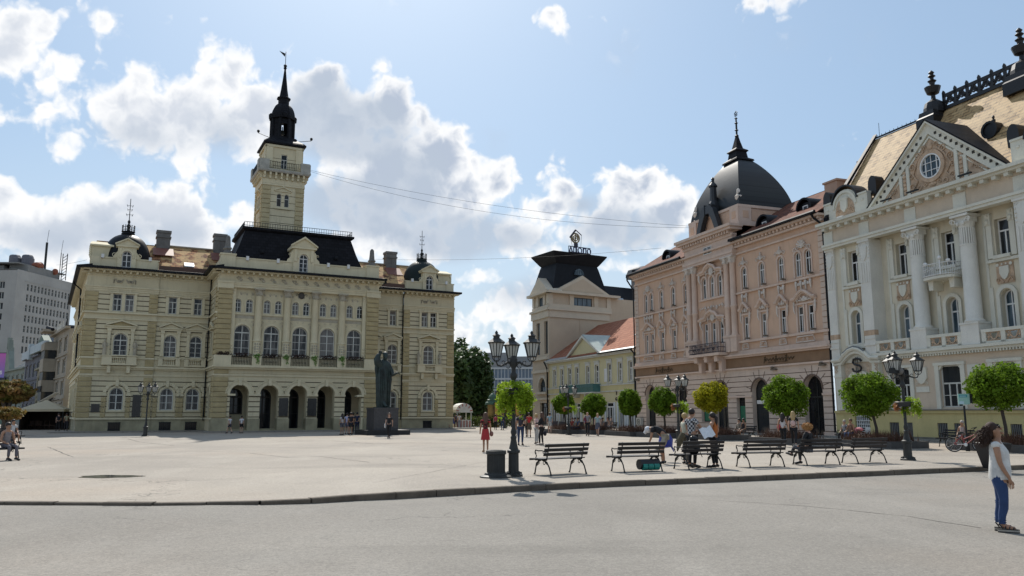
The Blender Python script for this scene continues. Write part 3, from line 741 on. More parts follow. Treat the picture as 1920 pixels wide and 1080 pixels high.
# left and right returns of the block, with a tall arch
for side in (0, 1):
    fr = Frame((A0, 0), (0, -1)) if side == 0 else Frame((A1, -VP), (0, 1))
    mb = MB(fr); q = 2.45
    wall(mb, 0, VP, -.3, 5.1, 0, [(q-.85, q+.85, -.3 if side else 1.3, 4.15, True)], .6, (1.30, 4.95, .46, .085, .07))
    wall(mb, 0, VP, 5.1, 6.9, 0); wall(mb, 0, VP, 6.9, 10.2, 0, [(q-.6, q+.6, 6.95, 9.2, True)], .3, G2)
    wall(mb, 0, VP, 10.2, 13.2, 0, [(q-.35, q+.35, 10.98, 12.4, False)], .3, G3); mb.quad((0, 0, 13.2), (VP, 0, 13.2), (VP, 0, 14.95), (0, 0, 14.95))
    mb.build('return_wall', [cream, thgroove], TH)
    window(fr, TH, q-.6, q+.6, 6.95, 9.2, -.14, True, 2, 8.4, 1, offwhite, glass); window(fr, TH, q-.35, q+.35, 10.98, 12.4, -.14, False, 2, 12, 1, offwhite, glass)
    surround(fr, TH, q-.6, q+.6, 6.95, 9.2, 0, cream2, True, ped=9.4, hoodw=1.0)
    mb = MB(fr); th_bands(mb, 0, VP+.13, 0)
    mb.arc(q, 3.3, .85, 1.2, -.02, .12); mb.build('return_courses', cream2, TH)
    th_eaves(fr, .6, VP, 0, 0, .45)
    mb = MB(fr)
    for z0, z1 in ((1.3, 5.0), (6.98, 10.15), (10.4, 13.1)): quoins(mb, VP-1.0, VP+.12, -.02, .12, z0, z1, .46)
    mb.build('return_quoins', ochre, TH)
mb = MB(F0)
for a, b in ((A0, A0+1.25), (A1-1.25, A1)):
    for z0, z1 in ((1.3, 5.0), (7.0, 13.0)): quoins(mb, a, b, VP-.02, VP+.13, z0, z1, .46)
    mb.box(a, b, VP, VP+.11, 5.22, 5.6)
mb.build('corner_quoins', ochre, TH)
mb = MB(F0)
for a, b in ((A0-.06, A0+1.3), (A1-1.3, A1+.06)): mb.box(a, b, VP-1.0, VP+.22, -.3, 1.2)
for k in range(4):
    x = (BAYS[k]+BAYS[k+1])/2; mb.box(x-.54, x+.54, VP-.96, VP+.16, -.3, 1.2)
mb.box(A0+1.3, A1-1.3, VP-.6, VP+.1, -.2, .14); mb.box(A0+1.3, A1-1.3, VP-.9, VP-.6, -.2, .28)
mb.build('arcade_plinth', plinth, TH)
mb = MB(F0)
for b in BAYS:
    mb.arc(b, 3.43, AW+.02, AW+.36, VP, VP+.1); mb.arc(b, 3.43, AW+.36, AW+.44, VP, VP+.16); mb.box(b-.14, b+.14, VP, VP+.24, 4.2, 4.78)
for k in range(4):
    x = (BAYS[k]+BAYS[k+1])/2; mb.box(x-.53, x+.53, VP-.9, VP+.13, 3.26, 3.43)
mb.box(A0+1.26, A0+1.96, VP-.9, VP+.13, 3.26, 3.43); mb.box(A1-1.96, A1-1.26, VP-.9, VP+.13, 3.26, 3.43)
mb.box(A0-.02, A1+.02, VP, VP+.1, 5.05, 5.2); mb.box(A0-.02, A1+.02, VP, VP+.06, 5.3, 5.38)
mb.box(A0-.1, A1+.1, VP-.1, VP+.3, 5.66, 5.82); mb.box(A0-.2, A1+.2, VP-.1, VP+.48, 5.822, 5.98)
mb.build('arcade_mouldings', cream2, TH)
for k in (1, 2):
    x = (BAYS[k]+BAYS[k+1])/2; mb = MB(F0); mb.box(x-.42, x+.42, VP+.01, VP+.15, 1.42, 3.08); mb.build('memorial_plaque', blackmarble, TH)
mb = MB(F0); mb.box(4.45, 5.15, .13, .26, 1.35, 3.35); mb.build('memorial_plaque', blackmarble, TH)
mb = MB(F0); mb.box(1.12, 1.8, .13, .24, 1.78, 2.5); mb.build('memorial_plaque', blackmarble, TH)
# balcony front with flower boxes
mb = MB(F0)
mb.box(A0-.1, A0+1.4, VP-.3, VP+.32, 5.98, 6.9); mb.box(A1-1.4, A1+.1, VP-.3, VP+.32, 5.98, 6.9)
for k in range(4):
    x = (BAYS[k]+BAYS[k+1])/2; mb.box(x-.42, x+.42, VP-.3, VP+.32, 5.98, 6.9)
mb.box(A0+1.4, A1-1.4, VP-.3, VP+.2, 5.98, 6.06)
mb.build('balcony_piers', cream2, TH)
for b in BAYS:
    mb = MB(F0)
    n = 13
    for i in range(n): x = b-.84+1.68*i/(n-1); mb.box(x-.018, x+.018, VP+.1, VP+.136, 6.06, 6.8)
    mb.box(b-.88, b+.88, VP+.09, VP+.15, 6.76, 6.82)
    for i in range(5): volute(mb, b-.6+.24*i, 6.35, .1, VP+.15, 1)
    mb.build('railing', castiron, TH)
redleaf = M('dark_red_foliage', (.055, .018, .02), .8, .5, 6, col2=(.03, .03, .015)); vine = M('light_green_vine', (.16, .33, .05), .6, .4, 5)
def leafcloud(mb, c, rad, n, sz, seed=0, fill=.35, drop=0.0):
    rg = np.random.default_rng(seed)
    for i in range(n):
        d = rg.normal(size=3); d /= np.linalg.norm(d); rr = (fill+(1-fill)*rg.random())
        p = np.array(c)+d*np.array(rad)*rr
        a = rg.normal(size=3); a /= np.linalg.norm(a); b = np.cross(a, rg.normal(size=3)); b /= np.linalg.norm(b)+1e-9
        s = sz*(.6+.8*rg.random())
        q = [p-a*s, p+b*s*.5, p+a*s, p-b*s*.5]
        mb.add([tuple(x) for x in q], [(0, 1, 2, 3)])
for b in BAYS:
    mb = MB(F0); leafcloud(mb, (b, VP+.18, 6.98), (1.05, .22, .2), 260, .07, int(b*10)); mb.build('flower_box', redleaf, TH)
for k, x in enumerate([(BAYS[i]+BAYS[i+1])/2 for i in range(4)]):
    mb = MB(F0); leafcloud(mb, (x, VP+.36, 6.85), (.36, .14, .32), 130, .075, k+50); leafcloud(mb, (x+.1, VP+.36, 6.4), (.16, .1, .3), 50, .06, k+60)
    mb.build('trailing_plant', vine, TH)
for x in (A0+.4, A0+.95): mb = MB(F0); leafcloud(mb, (x, VP+.2, 7.02), (.35, .2, .25), 130, .07, int(x*7)); mb.build('flower_box', redleaf, TH)
# great windows, columns and frieze of the hall
for b in BAYS:
    window(F0, TH, b-.72, b+.72, 6.95, 9.8, VP-.5, True, 2, 9.06, 2, offwhite, glass, fw=.085, sash=.04)
    for s in (-1, 1): window(F0, TH, b+s*.52-.31, b+s*.52+.31, 10.95, 12.2, VP-.48, True, 2, 11.88, 1, offwhite, glass, fw=.065)
    mb = MB(F0); y = VP-.37
    mb.arc(b, 9.08, .72, .92, y, y+.12); mb.box(b-.92, b-.72, y, y+.1, 6.95, 9.08); mb.box(b+.72, b+.92, y, y+.1, 6.95, 9.08)
    mb.box(b-1.06, b+1.06, y, y+.12, 10.72, 10.88)
    for s in (-1, 1):
        mb.arc(b+s*.52, 11.9, .31, .43, y, y+.09, n=8)
        for s2 in (-1, 1): mb.box(b+s*.52+s2*.37-.05, b+s*.52+s2*.37+.05, y, y+.08, 10.9, 11.9)
        mb.prism([(b+s*.52-.12, 12.3), (b+s*.52+.12, 12.3), (b+s*.52, 12.42)], y, y+.1)
    mb.build('surround', cream2, TH)
    mb = MB(F0)
    for i in range(4):       # relief of scrolls in the spandrels and over the windows
        x = b-.78+.52*i
        volute(mb, x-.1, 12.72, .13, y+.02, 1 if i % 2 else -1); mb.ball((x, y, 12.66), (.12, .05, .13), n=6, k=4)
    for s in (-1, 1):
        volute(mb, b+s*.75, 10.02, .17, y+.02, s); volute(mb, b+s*.35, 10.2, .1, y+.02, -s); mb.ball((b+s*.95, y, 9.8), (.1, .05, .14), n=6, k=4)
    mb.box(b-1.0, b+1.0, y-.01, y+.03, 10.38, 10.66)
    mb.build('relief', relief, TH)
for k in range(4):
    x = (BAYS[k]+BAYS[k+1])/2; y = VP-.12
    mb = MB(F0); mb.lathe((x, y), [(.4, 6.95), (.4, 7.05), (.36, 7.1), (.36, 8.22), (.42, 8.26), (.42, 8.36), (.35, 8.42), (.34, 8.5), (.30, 12.42), (.33, 12.46), (.30, 12.5)], 16)
    col = mb.build('column', cream2, TH, True)
    mb = MB(F0); mb.lathe((x, y), [(.28, 12.5), (.34, 12.75), (.36, 12.95), (.48, 13.12)], 12); mb.box(x-.46, x+.46, y-.46, y+.5, 13.08, 13.2)
    for s in (-1, 1): volute(mb, x+s*.26, 12.95, .12, y+.36, s); 
    for i in range(5): mb.ball((x-.24+.12*i, y+.3, 12.66), (.07, .05, .12), n=6, k=4)
    mb.build('capital', relief, col)
    mb = MB(F0)
    for i in range(3):
        for j in range(4): mb.ball((x-.2+.2*i, y+.34, 7.3+.24*j), (.08, .06, .1), n=6, k=4)
    for s in (-1, 1): volute(mb, x+s*.18, 7.6, .14, y+.36, s)
    mb.build('drum_relief', relief, col)
for a in (A0+1.25, A1-1.6):
    mb = MB(F0); mb.box(a, a+.33, VP-.35, VP-.08, 6.95, 13.2)
    for z in (7.3, 7.6, 7.9, 12.7, 12.95): mb.ball((a+.16, VP-.06, z), (.13, .06, .12), n=6, k=4)
    mb.build('half_pilaster', cream2, TH)
mb = MB(F0)
mb.box(A0-.03, A1+.03, VP-.02, VP+.08, 13.2, 13.42); mb.box(A0-.05, A1+.05, VP-.02, VP+.14, 13.422, 13.6); mb.box(A0-.08, A1+.08, VP-.02, VP+.2, 13.6, 13.7)
for a, b in ((A0-.1, A0+1.3), (A1-1.3, A1+.1)): mb.box(a, b, VP, VP+.26, 13.05, 13.55); mb.box(a-.03, b+.03, VP, VP+.32, 13.55, 13.72)
mb.build('entablature', cream2, TH)
mb = MB(F0)
x = A0+1.5
while x < A1-1.4:
    volute(mb, x, 14.05, .19, VP+.03, 1); volute(mb, x+.42, 14.05, .19, VP+.03, -1); mb.ball((x+.42, VP+.02, 13.92), (.16, .06, .12), n=6, k=4); x += 1.02
mb.build('frieze_scrolls', relief, TH)
th_eaves(F0, A0, A1, VP, .35, .35)
mb = MB(F0)     # attic
mb.box(A0+.1, C2-1.0, VP-.6, VP-.1, 14.95, 15.95); mb.box(C2+1.0, A1-.1, VP-.6, VP-.1, 14.95, 15.95); mb.box(A0+.05, C2-1.0, VP-.66, VP-.04, 15.952, 16.06); mb.box(C2+1.0, A1-.05, VP-.66, VP-.04, 15.952, 16.06)
for a in (A0+.05, A1-1.35): mb.box(a, a+1.3, VP-1.0, VP+.02, 14.95, 16.2); mb.box(a-.06, a+1.36, VP-1.06, VP+.08, 16.202, 16.34)
mb.box(A0+.1, A0+.5, -1.0, VP-1.0, 14.95, 15.95); mb.box(A1-.5, A1-.1, -1.0, VP-1.0, 14.95, 15.95)
mb.build('attic_parapet', cream2, TH)
for x in (A0+.65, A1-.7):
    mb = MB(F0); mb.lathe((x, VP-.45), [(.42, 16.34), (.42, 16.5), (.3, 16.56), (.28, 16.7), (.42, 16.85), (.3, 17.0), (.27, 17.02), (.2, 17.95), (.08, 18.1)], 8, a0=PI/8); mb.build('obelisk', stonegrey, TH)
for x in (A0+2.4, A0+5.2, C2+2.4, C2+4.4): mb = MB(F0); mb.box(x-.12, x+.12, VP-.1, VP+.1, 15.8, 16.2); mb.build('floodlight', white, TH)
# mansard
mb = MB(F0)
for k in range(1): pass
prof = [(6.3, 4.1, 15.4), (6.22, 4.05, 16.3), (5.72, 3.7, 17.6), (5.3, 3.4, 18.9), (5.22, 3.34, 19.15), (5.5, 3.6, 19.35), (5.5, 3.6, 19.55)]
mb.sqloft((C2, -.7), prof)
man = mb.build('mansard_roof', blackroof, TH)
mb = MB(F0)
x0, x1, ya, yb = C2-5.3, C2+5.3, -.7-3.4, -.7+3.4
for i in range(45):
    x = x0+(x1-x0)*i/44; mb.tube([(x, yb, 19.55), (x, yb, 20.05)], .022, 3)
for i in range(28):
    y = ya+(yb-ya)*i/27; mb.tube([(x0, y, 19.55), (x0, y, 20.05)], .022, 3); mb.tube([(x1, y, 19.55), (x1, y, 20.05)], .022, 3)
for z in (19.7, 20.05): mb.tube([(x0, ya, z), (x0, yb, z), (x1, yb, z), (x1, ya, z)], .026, 4)
mb.build('roof_railing', castiron, man)
mb = MB(F0)
for x in (C2-3.6, C2+3.6):
    mb.lathe((x, 3.05), [(.26, 16.95), (.26, 17.2), (.18, 17.35)], 8); mb.ball((x, 3.32, 17.1), (.2, .06, .2), n=8, k=5)
mb.build('round_dormer', blackmetal, man)
mb = MB(F0)
wall(mb, C2-1.0, C2+1.0, 14.95, 17.35, VP+.02, [(C2-.42, C2+.42, 15.1, 16.85, True)], .3)
mb.box(C2-1.0, C2-.6, 1.4, VP+.018, 14.95, 17.35); mb.box(C2+.6, C2+1.0, 1.4, VP+.018, 14.95, 17.35)
mb.box(C2-1.2, C2+1.2, 1.4, VP+.2, 17.35, 17.52); mb.prism([(C2-1.2, 17.522), (C2+1.2, 17.522), (C2+1.2, 17.62), (C2, 18.4), (C2-1.2, 17.62)], 1.2, VP+.1)
for s in (-1, 1):
    mb.prism([(C2+s*1.28, 17.525), (C2+s*1.28, 17.68), (C2, 18.55), (C2, 18.38)], VP+.1, VP+.3)
    mb.prism([(C2+s*1.0, 16.06), (C2+s*1.55, 16.06), (C2+s*1.5, 16.3), (C2+s*1.25, 16.5), (C2+s*1.22, 16.9), (C2+s*1.0, 17.2)], VP-.3, VP-.05)
    mb.box(C2+s*.78-.13, C2+s*.78+.13, VP, VP+.1, 16.1, 17.3); volute(mb, C2+s*1.2, 16.75, .14, VP-.02, s)
mb.arc(C2, 16.43, .42, .6, VP, VP+.1)
d = mb.build('dormer', cream2, TH)
window(F0, d, C2-.42, C2+.42, 15.1, 16.85, VP-.14, True, 2, 16.4, 2, white, glassd, fw=.07)
# coat of arms over the middle bay
mb = MB(F0); mb.ball((C2, VP-.3, 12.85), (.3, .08, .34)); volute(mb, C2-.3, 12.9, .14, VP-.26, -1); volute(mb, C2+.3, 12.9, .14, VP-.26, 1)
mb.tube([(C2, VP-.2, 13.15), (C2+.25, VP-.1, 13.3), (C2+.5, VP, 13.22)], .05, 5); mb.build('coat_of_arms', M('dark_crest', (.08, .07, .06), .7), TH)
# downpipes
for x in (10.6, 30.2): 
    mb = MB(F0); mb.tube([(x, .7, 14.7), (x, .4, 14.3), (x, .22, 14.0), (x, .2, 1.0)], .06, 6); mb.build('downpipe', blackmetal, TH)

# ---- tower
CT, VT = 18.08, -7.73      # centre
h = 2.2
tfr = [Frame((CT-h, -(VT+h)), (1, 0)), Frame((CT-h, -(VT-h)), (0, -1)), Frame((CT+h, -(VT+h)), (0, 1)), Frame((CT+h, -(VT-h)), (-1, 0))]
tower_wall_done = []
for i, fr in enumerate(tfr):
    w2 = 2*h
    mb = MB(fr)
    wall(mb, 0, w2, 15, 26.4, 0, [(h-.66, h-.16, 24.0, 25.45, True), (h+.16, h+.66, 24.0, 25.45, True)] if i < 3 else [], .3, (19.0, 26.0, .78, .06, .05))
    hu = h-.25
    wall(mb, .25, w2-.25, 28.0, 31.1, -.25, [(h-.33, h+.33, 28.4, 30.0, False)] if i < 3 else [], .3, (28.2, 29.8, .42, .05, .04))
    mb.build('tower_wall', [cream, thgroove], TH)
    if i < 2:
        for s in (-1, 1): window(fr, TH, h+s*.41-.25, h+s*.41+.25, 24.0, 25.45, -.1, True, 1, 24.9, 0, offwhite, glassd, fw=.05)
        window(fr, TH, h-.33, h+.33, 28.4, 30.0, -.35, False, 2, 29.4, 1, offwhite, glassd, fw=.06)
    mb = MB(fr)
    for a, b in ((0, .85), (w2-.85, w2+.0)): quoins(mb, a, b, -.02, .1, 19.0, 26.2, .52, .04)
    mb.build('tower_quoins', M('tower_ochre', (.53, .445, .26), .9, .2, 1.2, streak=.2), TH)
    mb = MB(fr)
    mb.box(h-.85, h+.85, -.02, .16, 23.72, 23.86)
    for s in (-1, 1): mb.prism([(h+s*.95, 25.75), (h+s*.95, 25.86), (h, 26.3), (h, 26.17)], -.02, .14)
    mb.box(h-.9, h+.9, -.02, .1, 25.68, 25.75)
    mb.box(-.06, w2+.06, -.1, .12, 26.3, 26.5)
    mb.box(-.05, w2+.05, -.2, .1, 26.52, 27.0)
    n = 8
    for k in range(n):
        x = .1+(w2-.2)*k/(n-1); mb.prism([(x-.1, 27.02), (x+.1, 27.02), (x+.1, 27.7), (x-.1, 27.7)], .0, .36); mb.box(x-.1, x+.1, .36, .48, 27.35, 27.7)
    mb.box(-.1, w2+.1, -.3, .0, 27.0, 27.7)
    mb.box(.1, w2-.1, -.3, -.1, 30.75, 31.0)
    mb.box(.25, .95, -.28, -.14, 28.2, 30.74); mb.box(w2-.95, w2-.25, -.28, -.14, 28.2, 30.74)
    mb.build('tower_mouldings', cream2, TH)
mb = MB(F0); mb.sqloft((CT, VT), [(h+.55, h+.55, 27.7), (h+.62, h+.62, 27.85), (h+.62, h+.62, 28.0)])
e = h+.5
for sx in (-1, 1):
    for sy in (-1, 1): mb.box(min(CT+sx*e, CT+sx*(e-1.0)), max(CT+sx*e, CT+sx*(e-1.0)), VT+sy*e-.12, VT+sy*e+.12, 28.0, 29.05); mb.box(CT+sx*e-.12, CT+sx*e+.12, min(VT+sy*(e-.13), VT+sy*(e-1.0)), max(VT+sy*(e-.13), VT+sy*(e-1.0)), 28.0, 29.05)
mb.build('tower_balcony', M('weathered_balcony_stone', (.42, .41, .36), .9, .3, 2, streak=.3), TH)
mb = MB(F0)
for k in range(18):
    t = -1.6+3.2*k/17
    for a in (0, 1, 2, 3):
        x, y = [(CT+t, VT+e), (CT-e, VT+t), (CT+e, VT+t), (CT+t, VT-e)][a]; mb.tube([(x, y, 28.1), (x, y, 28.9)], .025, 3)
for z in (28.15, 28.9): mb.tube([(CT-e, VT-e, z), (CT-e, VT+e, z), (CT+e, VT+e, z), (CT+e, VT-e, z), (CT-e, VT-e, z)], .035, 4)
mb.build('tower_balcony_rail', castiron, TH)
mb = MB(F0); mb.sqloft((CT, VT), [(2.0, 2.0, 31.0), (2.3, 2.3, 31.12), (2.3, 2.3, 31.3), (2.1, 2.1, 31.5), (1.45, 1.45, 32.0), (1.32, 1.32, 32.25)])
sp = mb.build('spire_base', blackroof, TH)
mb = MB(F0); r8 = 1.24
for k in range(8):
    a = PI/8+k*PI/4; x, y = CT+r8*math.cos(a), VT+r8*math.sin(a); mb.lathe((x, y), [(.17, 32.1), (.17, 34.7)], 6)
for k in range(8):        # cheeks between openings
    a0, a1 = PI/8+k*PI/4, PI/8+(k+1)*PI/4
    P0, P1 = (CT+r8*math.cos(a0), VT+r8*math.sin(a0)), (CT+r8*math.cos(a1), VT+r8*math.sin(a1))
    lo = 32.45 if k % 2 else 34.0
    mb.quad((*P0, 32.1), (*P1, 32.1), (*P1, lo), (*P0, lo)); hi_ = 34.55 if k == 5 else 33.95; mb.quad((*P0, hi_), (*P1, hi_), (*P1, 34.7), (*P0, 34.7))
prof = [(1.5, 34.6), (1.52, 34.85)]+[(1.36*math.cos(t*PI/2*.72)**.9, 34.85+1.75*math.sin(t*PI/2*.8)) for t in [i/6 for i in range(7)]]
mb.lathe((CT, VT), prof+[(.62, 36.6), (.62, 37.1), (.78, 37.15), (.78, 37.3), (.52, 37.45), (.38, 38.3), (.2, 39.8), (.1, 40.8), (.16, 40.9), (.2, 41.0), (.1, 41.1)], 8, a0=PI/8)
for k in range(4):
    a = k*PI/2; x, y = CT+1.3*math.cos(a), VT+1.3*math.sin(a); mb.lathe((x, y), [(.25, 34.6), (.28, 35.1), (.1, 35.3)], 8)
mb.build('lantern', blackroof, sp)
mb = MB(F0); mb.lathe((CT, VT), [(.3, 32.95), (.26, 33.1), (.2, 33.35), (.06, 33.5), (.05, 33.9)], 10); mb.build('bell', M('bell_bronze', (.05, .045, .03), .5, metal=.6), sp)
mb = MB(F0); mb.ball((CT, VT, 41.25), .2, n=8); mb.tube([(CT, VT, 41.3), (CT, VT, 43.0)], .035, 5)
mb.add([(CT-.75, VT, 42.95), (CT-.1, VT, 42.35), (CT-.05, VT, 42.75), (CT-.75, VT+.03, 42.95), (CT-.1, VT+.03, 42.35), (CT-.05, VT+.03, 42.75)], [(0, 1, 2), (5, 4, 3), (0, 3, 4, 1), (1, 4, 5, 2), (2, 5, 3, 0)])
mb.build('weather_vane', castiron, sp)
mb = MB(F0)
for s in (-1, 1):
    mb.tube([(CT+s*1.2, VT+1.2, 31.9), (CT+s*2.9, VT+1.9, 32.1)], .035, 4); mb.ball((CT+s*2.9, VT+1.9, 32.3), (.16, .2, .18), n=8)
mb.build('floodlight', castiron, sp)
# ================================================================== PINK BUILDING
RZP = math.atan2(-.94255, .33407)
PK = thing('pink_building', 'salmon pink stuccoed building with brown fascia, arched ground floor and black four-sided dome', 'building', (13.4565, 86, 0), RZP)
PL = 29.7; PC = 14.8
jn = (.35, 5.0, .44, .055, .05)
arches = [(2.0, 3.95), (8.65, 10.5), (15.2, 17.1), (20.1, 22.2), (26.5, 28.55)]
arches = [(2.0, 3.95), (8.0, 10.0), (14.6, 16.6), (20.1, 22.2), (26.5, 28.55)]
mb = MB(F0)
hs = [(a, b, -.1, 4.5, True) for a, b in arches]+[(12.4, 13.9, .9, 3.2, False), (17.9, 19.1, .9, 3.2, False)]
wall(mb, 0, PL, -.3, 5.5, .1, hs, .5, jn)
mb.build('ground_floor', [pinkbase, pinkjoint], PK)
mb = MB(F0)
for a, b in arches:
    u = (a+b)/2; r = (b-a)/2; mb.arc(u, 4.5-r, r, r+.12, .1, .16)
    for k in range(7):
        t = PI*(k+.5)/7; mb.tube([(u+(r+.12)*math.cos(t), .1, 4.5-r+(r+.12)*math.sin(t)), (u+(r+.75)*math.cos(t), .1, 4.5-r+(r+.75)*math.sin(t))], .03, 4)
mb.build('voussoir_joints', pinkjoint, PK)
mb = MB(F0); e = [0]+[x for ab in arches for x in ab]+[PL]
for k in range(0, len(e), 2): mb.box(e[k]+.01, e[k+1]-.01, .1, .2, 3.0, 3.16); mb.box(e[k]-.02, e[k+1]+.02, .08, .2, -.2, .35)
mb.build('impost_band', pinklight, PK)
for i, (a, b) in enumerate(arches):
    w = window(F0, PK, a, b, 0.02, 4.5, -.3, True, 2 if i != 3 else 1, 2.9, 0, castiron, glassd, fw=.09, name='shop_door' if i in (1, 3) else 'shop_window')
mb = MB(F0); mb.box(20.3, 21.3, -.28, -.2, 2.45, 2.75); mb.build('door_sign', white, PK)
mb = MB(F0); mb.box(8.3, 9.7, -.28, -.2, 2.5, 2.75); mb.build('door_sign', white, PK)
gg = M('green_poster', (.02, .16, .09), .4)
for a, b in ((12.4, 13.9), (17.9, 19.1)):
    w = window(F0, PK, a, b, .9, 3.2, -.2, False, 1, 2.7, 0, castiron, glassd, fw=.08, name='shop_window'); mb = MB(F0); mb.box(a+.12, b-.12, -.2, -.17, 1.0, 2.3); mb.build('window_poster', gg, w)
mb = MB(F0); mb.box(0, PL, .0, .14, 5.5, 6.4); mb.build('fascia', signband, PK)
mb = MB(F0); mb.box(-.02, PL+.02, .0, .26, 5.38, 5.52); mb.box(-.03, PL+.03, 0, .34, 6.38, 6.52); mb.box(-.05, PL+.05, 0, .5, 6.522, 6.66); mb.box(0, PL, 0, .22, 6.66, 6.95)
mb.build('cornice', pinklight, PK)
def script_sign(u0, u1, z):
    mb = MB(F0); pts = []; n = int((u1-u0)/.09)
    for i in range(n+1):
        t = i/n; x = u0+(u1-u0)*t; pts.append((x+.05*math.sin(i*1.55), .2, z+.12*math.sin(i*1.55+.8)*(1+.7*(i % 9 == 4))))
    mb.tube(pts, .03, 4)
    for q in (0, .38, .72): x = u0+(u1-u0)*q; mb.tube([(x, .2, z-.25), (x+.1, .2, z+.1), (x+.2, .2, z+.3), (x+.02, .2, z+.22)], .035, 4)
    mb.tube([(u0+.5, .2, z-.2), (u0+(u1-u0)*.8, .2, z-.2)], .02, 4)
    mb.build('script_sign', M('dark_brown_letters', (.07, .045, .02), .6), PK)
script_sign(22.0, 25.7, 5.95); script_sign(4.4, 7.7, 5.95)
# upper storeys
W3 = [2.45, 3.6, 5.65, 7.95, 10.3, 19.65, 22.05, 24.5, 26.55, 27.7]; W4 = W3
mid3 = [13.55, 14.8, 16.05]
hs = [(u-.34, u+.34, 7.85, 9.85, False) for u in W3+mid3]+[(u-.36, u+.36, 12.2, 14.15, True) for u in W4+mid3]
mb = MB(F0); wall(mb, 0, PL, 6.9, 16.3, 0, hs, .22); mb.build('upper_wall', pink, PK)
for u in W3+mid3: window(F0, PK, u-.34, u+.34, 7.85, 9.85, -.1, False, 2, 9.2, 0, white, glass, fw=.07)
for u in W4+mid3: window(F0, PK, u-.36, u+.36, 12.2, 14.15, -.1, True, 2, 13.5, 0, white, glass, fw=.07)
mb = MB(F0)
for (a, b, z, p) in ((0, 10.9, 11.86, .2), (18.6, PL, 11.86, .2)): mb.box(a, b, -.02, p, z, z+.16)
mb.box(0, PL, 0, .12, 6.95, 7.0)
for (a, b) in ((0, 10.9), (18.6, PL)):
    mb.box(a, b, -.02, .22, 7.62, 7.8)
mb.box(0, PL, -.02, .15, 15.35, 15.5); mb.box(0, PL, -.02, .3, 15.95, 16.12); mb.box(-.2, PL+.1, -.1, .62, 16.34, 16.5)
mb.build('string_course', pinklight, PK)
mb = MB(F0)
for (a, b) in ((.1, 10.6), (19.0, PL)):
    x = a
    while x < b: mb.box(x, x+.22, 0, .42, 16.14, 16.338); x += .47
mb.build('dentils', pinklight, PK)
mb = MB(F0)
quoins(mb, 0, .75, -.01, .07, 7.0, 15.3, .44, .04, b=.02); quoins(mb, PL-.75, PL, -.01, .07, 7.0, 15.3, .44, .04, b=.02)
mb.build('quoins', pinkbase, PK)
groups = [([2.45, 3.6], 3.02), ([5.65], 5.65), ([7.95], 7.95), ([10.3], 10.3), ([19.65], 19.65), ([22.05], 22.05), ([24.5], 24.5), ([26.55, 27.7], 27.12)]
wornm = M('white_plaster_ornament', (.70, .63, .56), .85, .25, 3)
for us, uc in groups:
    hw = (us[-1]-us[0])/2+.34
    s1 = MB(F0)
    for u in us:
        for s in (-1, 1): s1.box(u+s*.42-.08, u+s*.42+.08, -.02, .08, 7.8, 9.95); s1.box(u+s*.44-.07, u+s*.44+.07, -.02, .07, 12.1, 13.79)
        s1.arc(u, 13.79, .36, .5, -.02, .08, n=8)
        s1.box(u-.5, u+.5, -.02, .14, 7.72, 7.84)
    # curved hood over the middle storey window
    H = hw+.42; zt = 10.45
    pts = [(uc-H, .22, zt-.02), (uc-H*.72, .24, zt+.02), (uc-H*.5, .26, zt+.25), (uc-H*.2, .28, zt+.48), (uc, .28, zt+.55), (uc+H*.2, .28, zt+.48), (uc+H*.5, .26, zt+.25), (uc+H*.72, .24, zt+.02), (uc+H, .22, zt-.02)]
    s1.tube(pts, .13, 6); s1.tube([(a, b-.1, c-.14) for a, b, c in pts], .09, 5)
    s1.box(uc-H+.05, uc+H-.05, -.02, .1, 9.96, 10.1)
    s1.build('surround', pinklight, PK)
    s2 = MB(F0)
    cartouche(s2, uc, 10.35, hw*1.8, .5, .1)
    for s in (-1, 1): s2.tube([(uc+s*(hw+.28), .1, 10.3), (uc+s*(hw+.3), .12, 9.6), (uc+s*(hw+.22), .08, 9.3)], [.08, .06, .03], 5)
    shell(s2, uc, 14.35, .38, .08); s2.ball((uc, .1, 14.85), (.08, .06, .16)); volute(s2, uc-.3, 14.4, .2, .1, -1); volute(s2, uc+.3, 14.4, .2, .1, 1)
    if len(us) > 1: shell(s2, uc, 14.5, .5, .1); volute(s2, uc-.6, 14.3, .22, .1, -1); volute(s2, uc+.6, 14.3, .22, .1, 1)
    k = 2 if len(us) == 1 else 4
    for i in range(k):
        x = uc-hw*.9+2*hw*.9*i/(k-1); s2.tube([(x, .1, 11.8), (x+.02, .14, 11.5), (x, .08, 11.05)], [.11, .09, .03], 6); s2.ball((x, .12, 11.72), (.13, .08, .12), n=6, k=4)
    for i in range(k-1):
        x = uc-hw*.9+2*hw*.9*(i+.5)/(k-1); s2.ball((x, .1, 11.55), (.16, .07, .14), n=6, k=4); volute(s2, x-.12, 11.65, .1, .12, -1); volute(s2, x+.12, 11.65, .1, .12, 1)
    # framed panel under the lower windows
    a, b = uc-hw-.12, uc+hw+.12
    s2.tube([(a, .2, 7.08), (b, .2, 7.08), (b-.12, .2, 7.5), (a+.12, .2, 7.5), (a, .2, 7.08)], .045, 4)
    volute(s2, uc-.12, 7.28, .12, .2, -1); volute(s2, uc+.12, 7.28, .12, .2, 1)
    s2.build('ornament', wornm, PK)
    for zz in (11.95,):
        mb = MB(F0)
        x = uc+hw+.28; mb.box(x-.1, x+.14, .2, .55, 12.12, 12.24); mb.tube([(x, .4, 12.2), (x, .5, 12.3)], .06, 5); mb.build('flood_lamp', M('lamp_casing', (.16, .13, .10), .6), PK)
        mb = MB(F0); mb.box(x-.1, x+.14, .25, .6, 7.86, 7.98); mb.build('flood_lamp', MATS['lamp_casing'], PK)
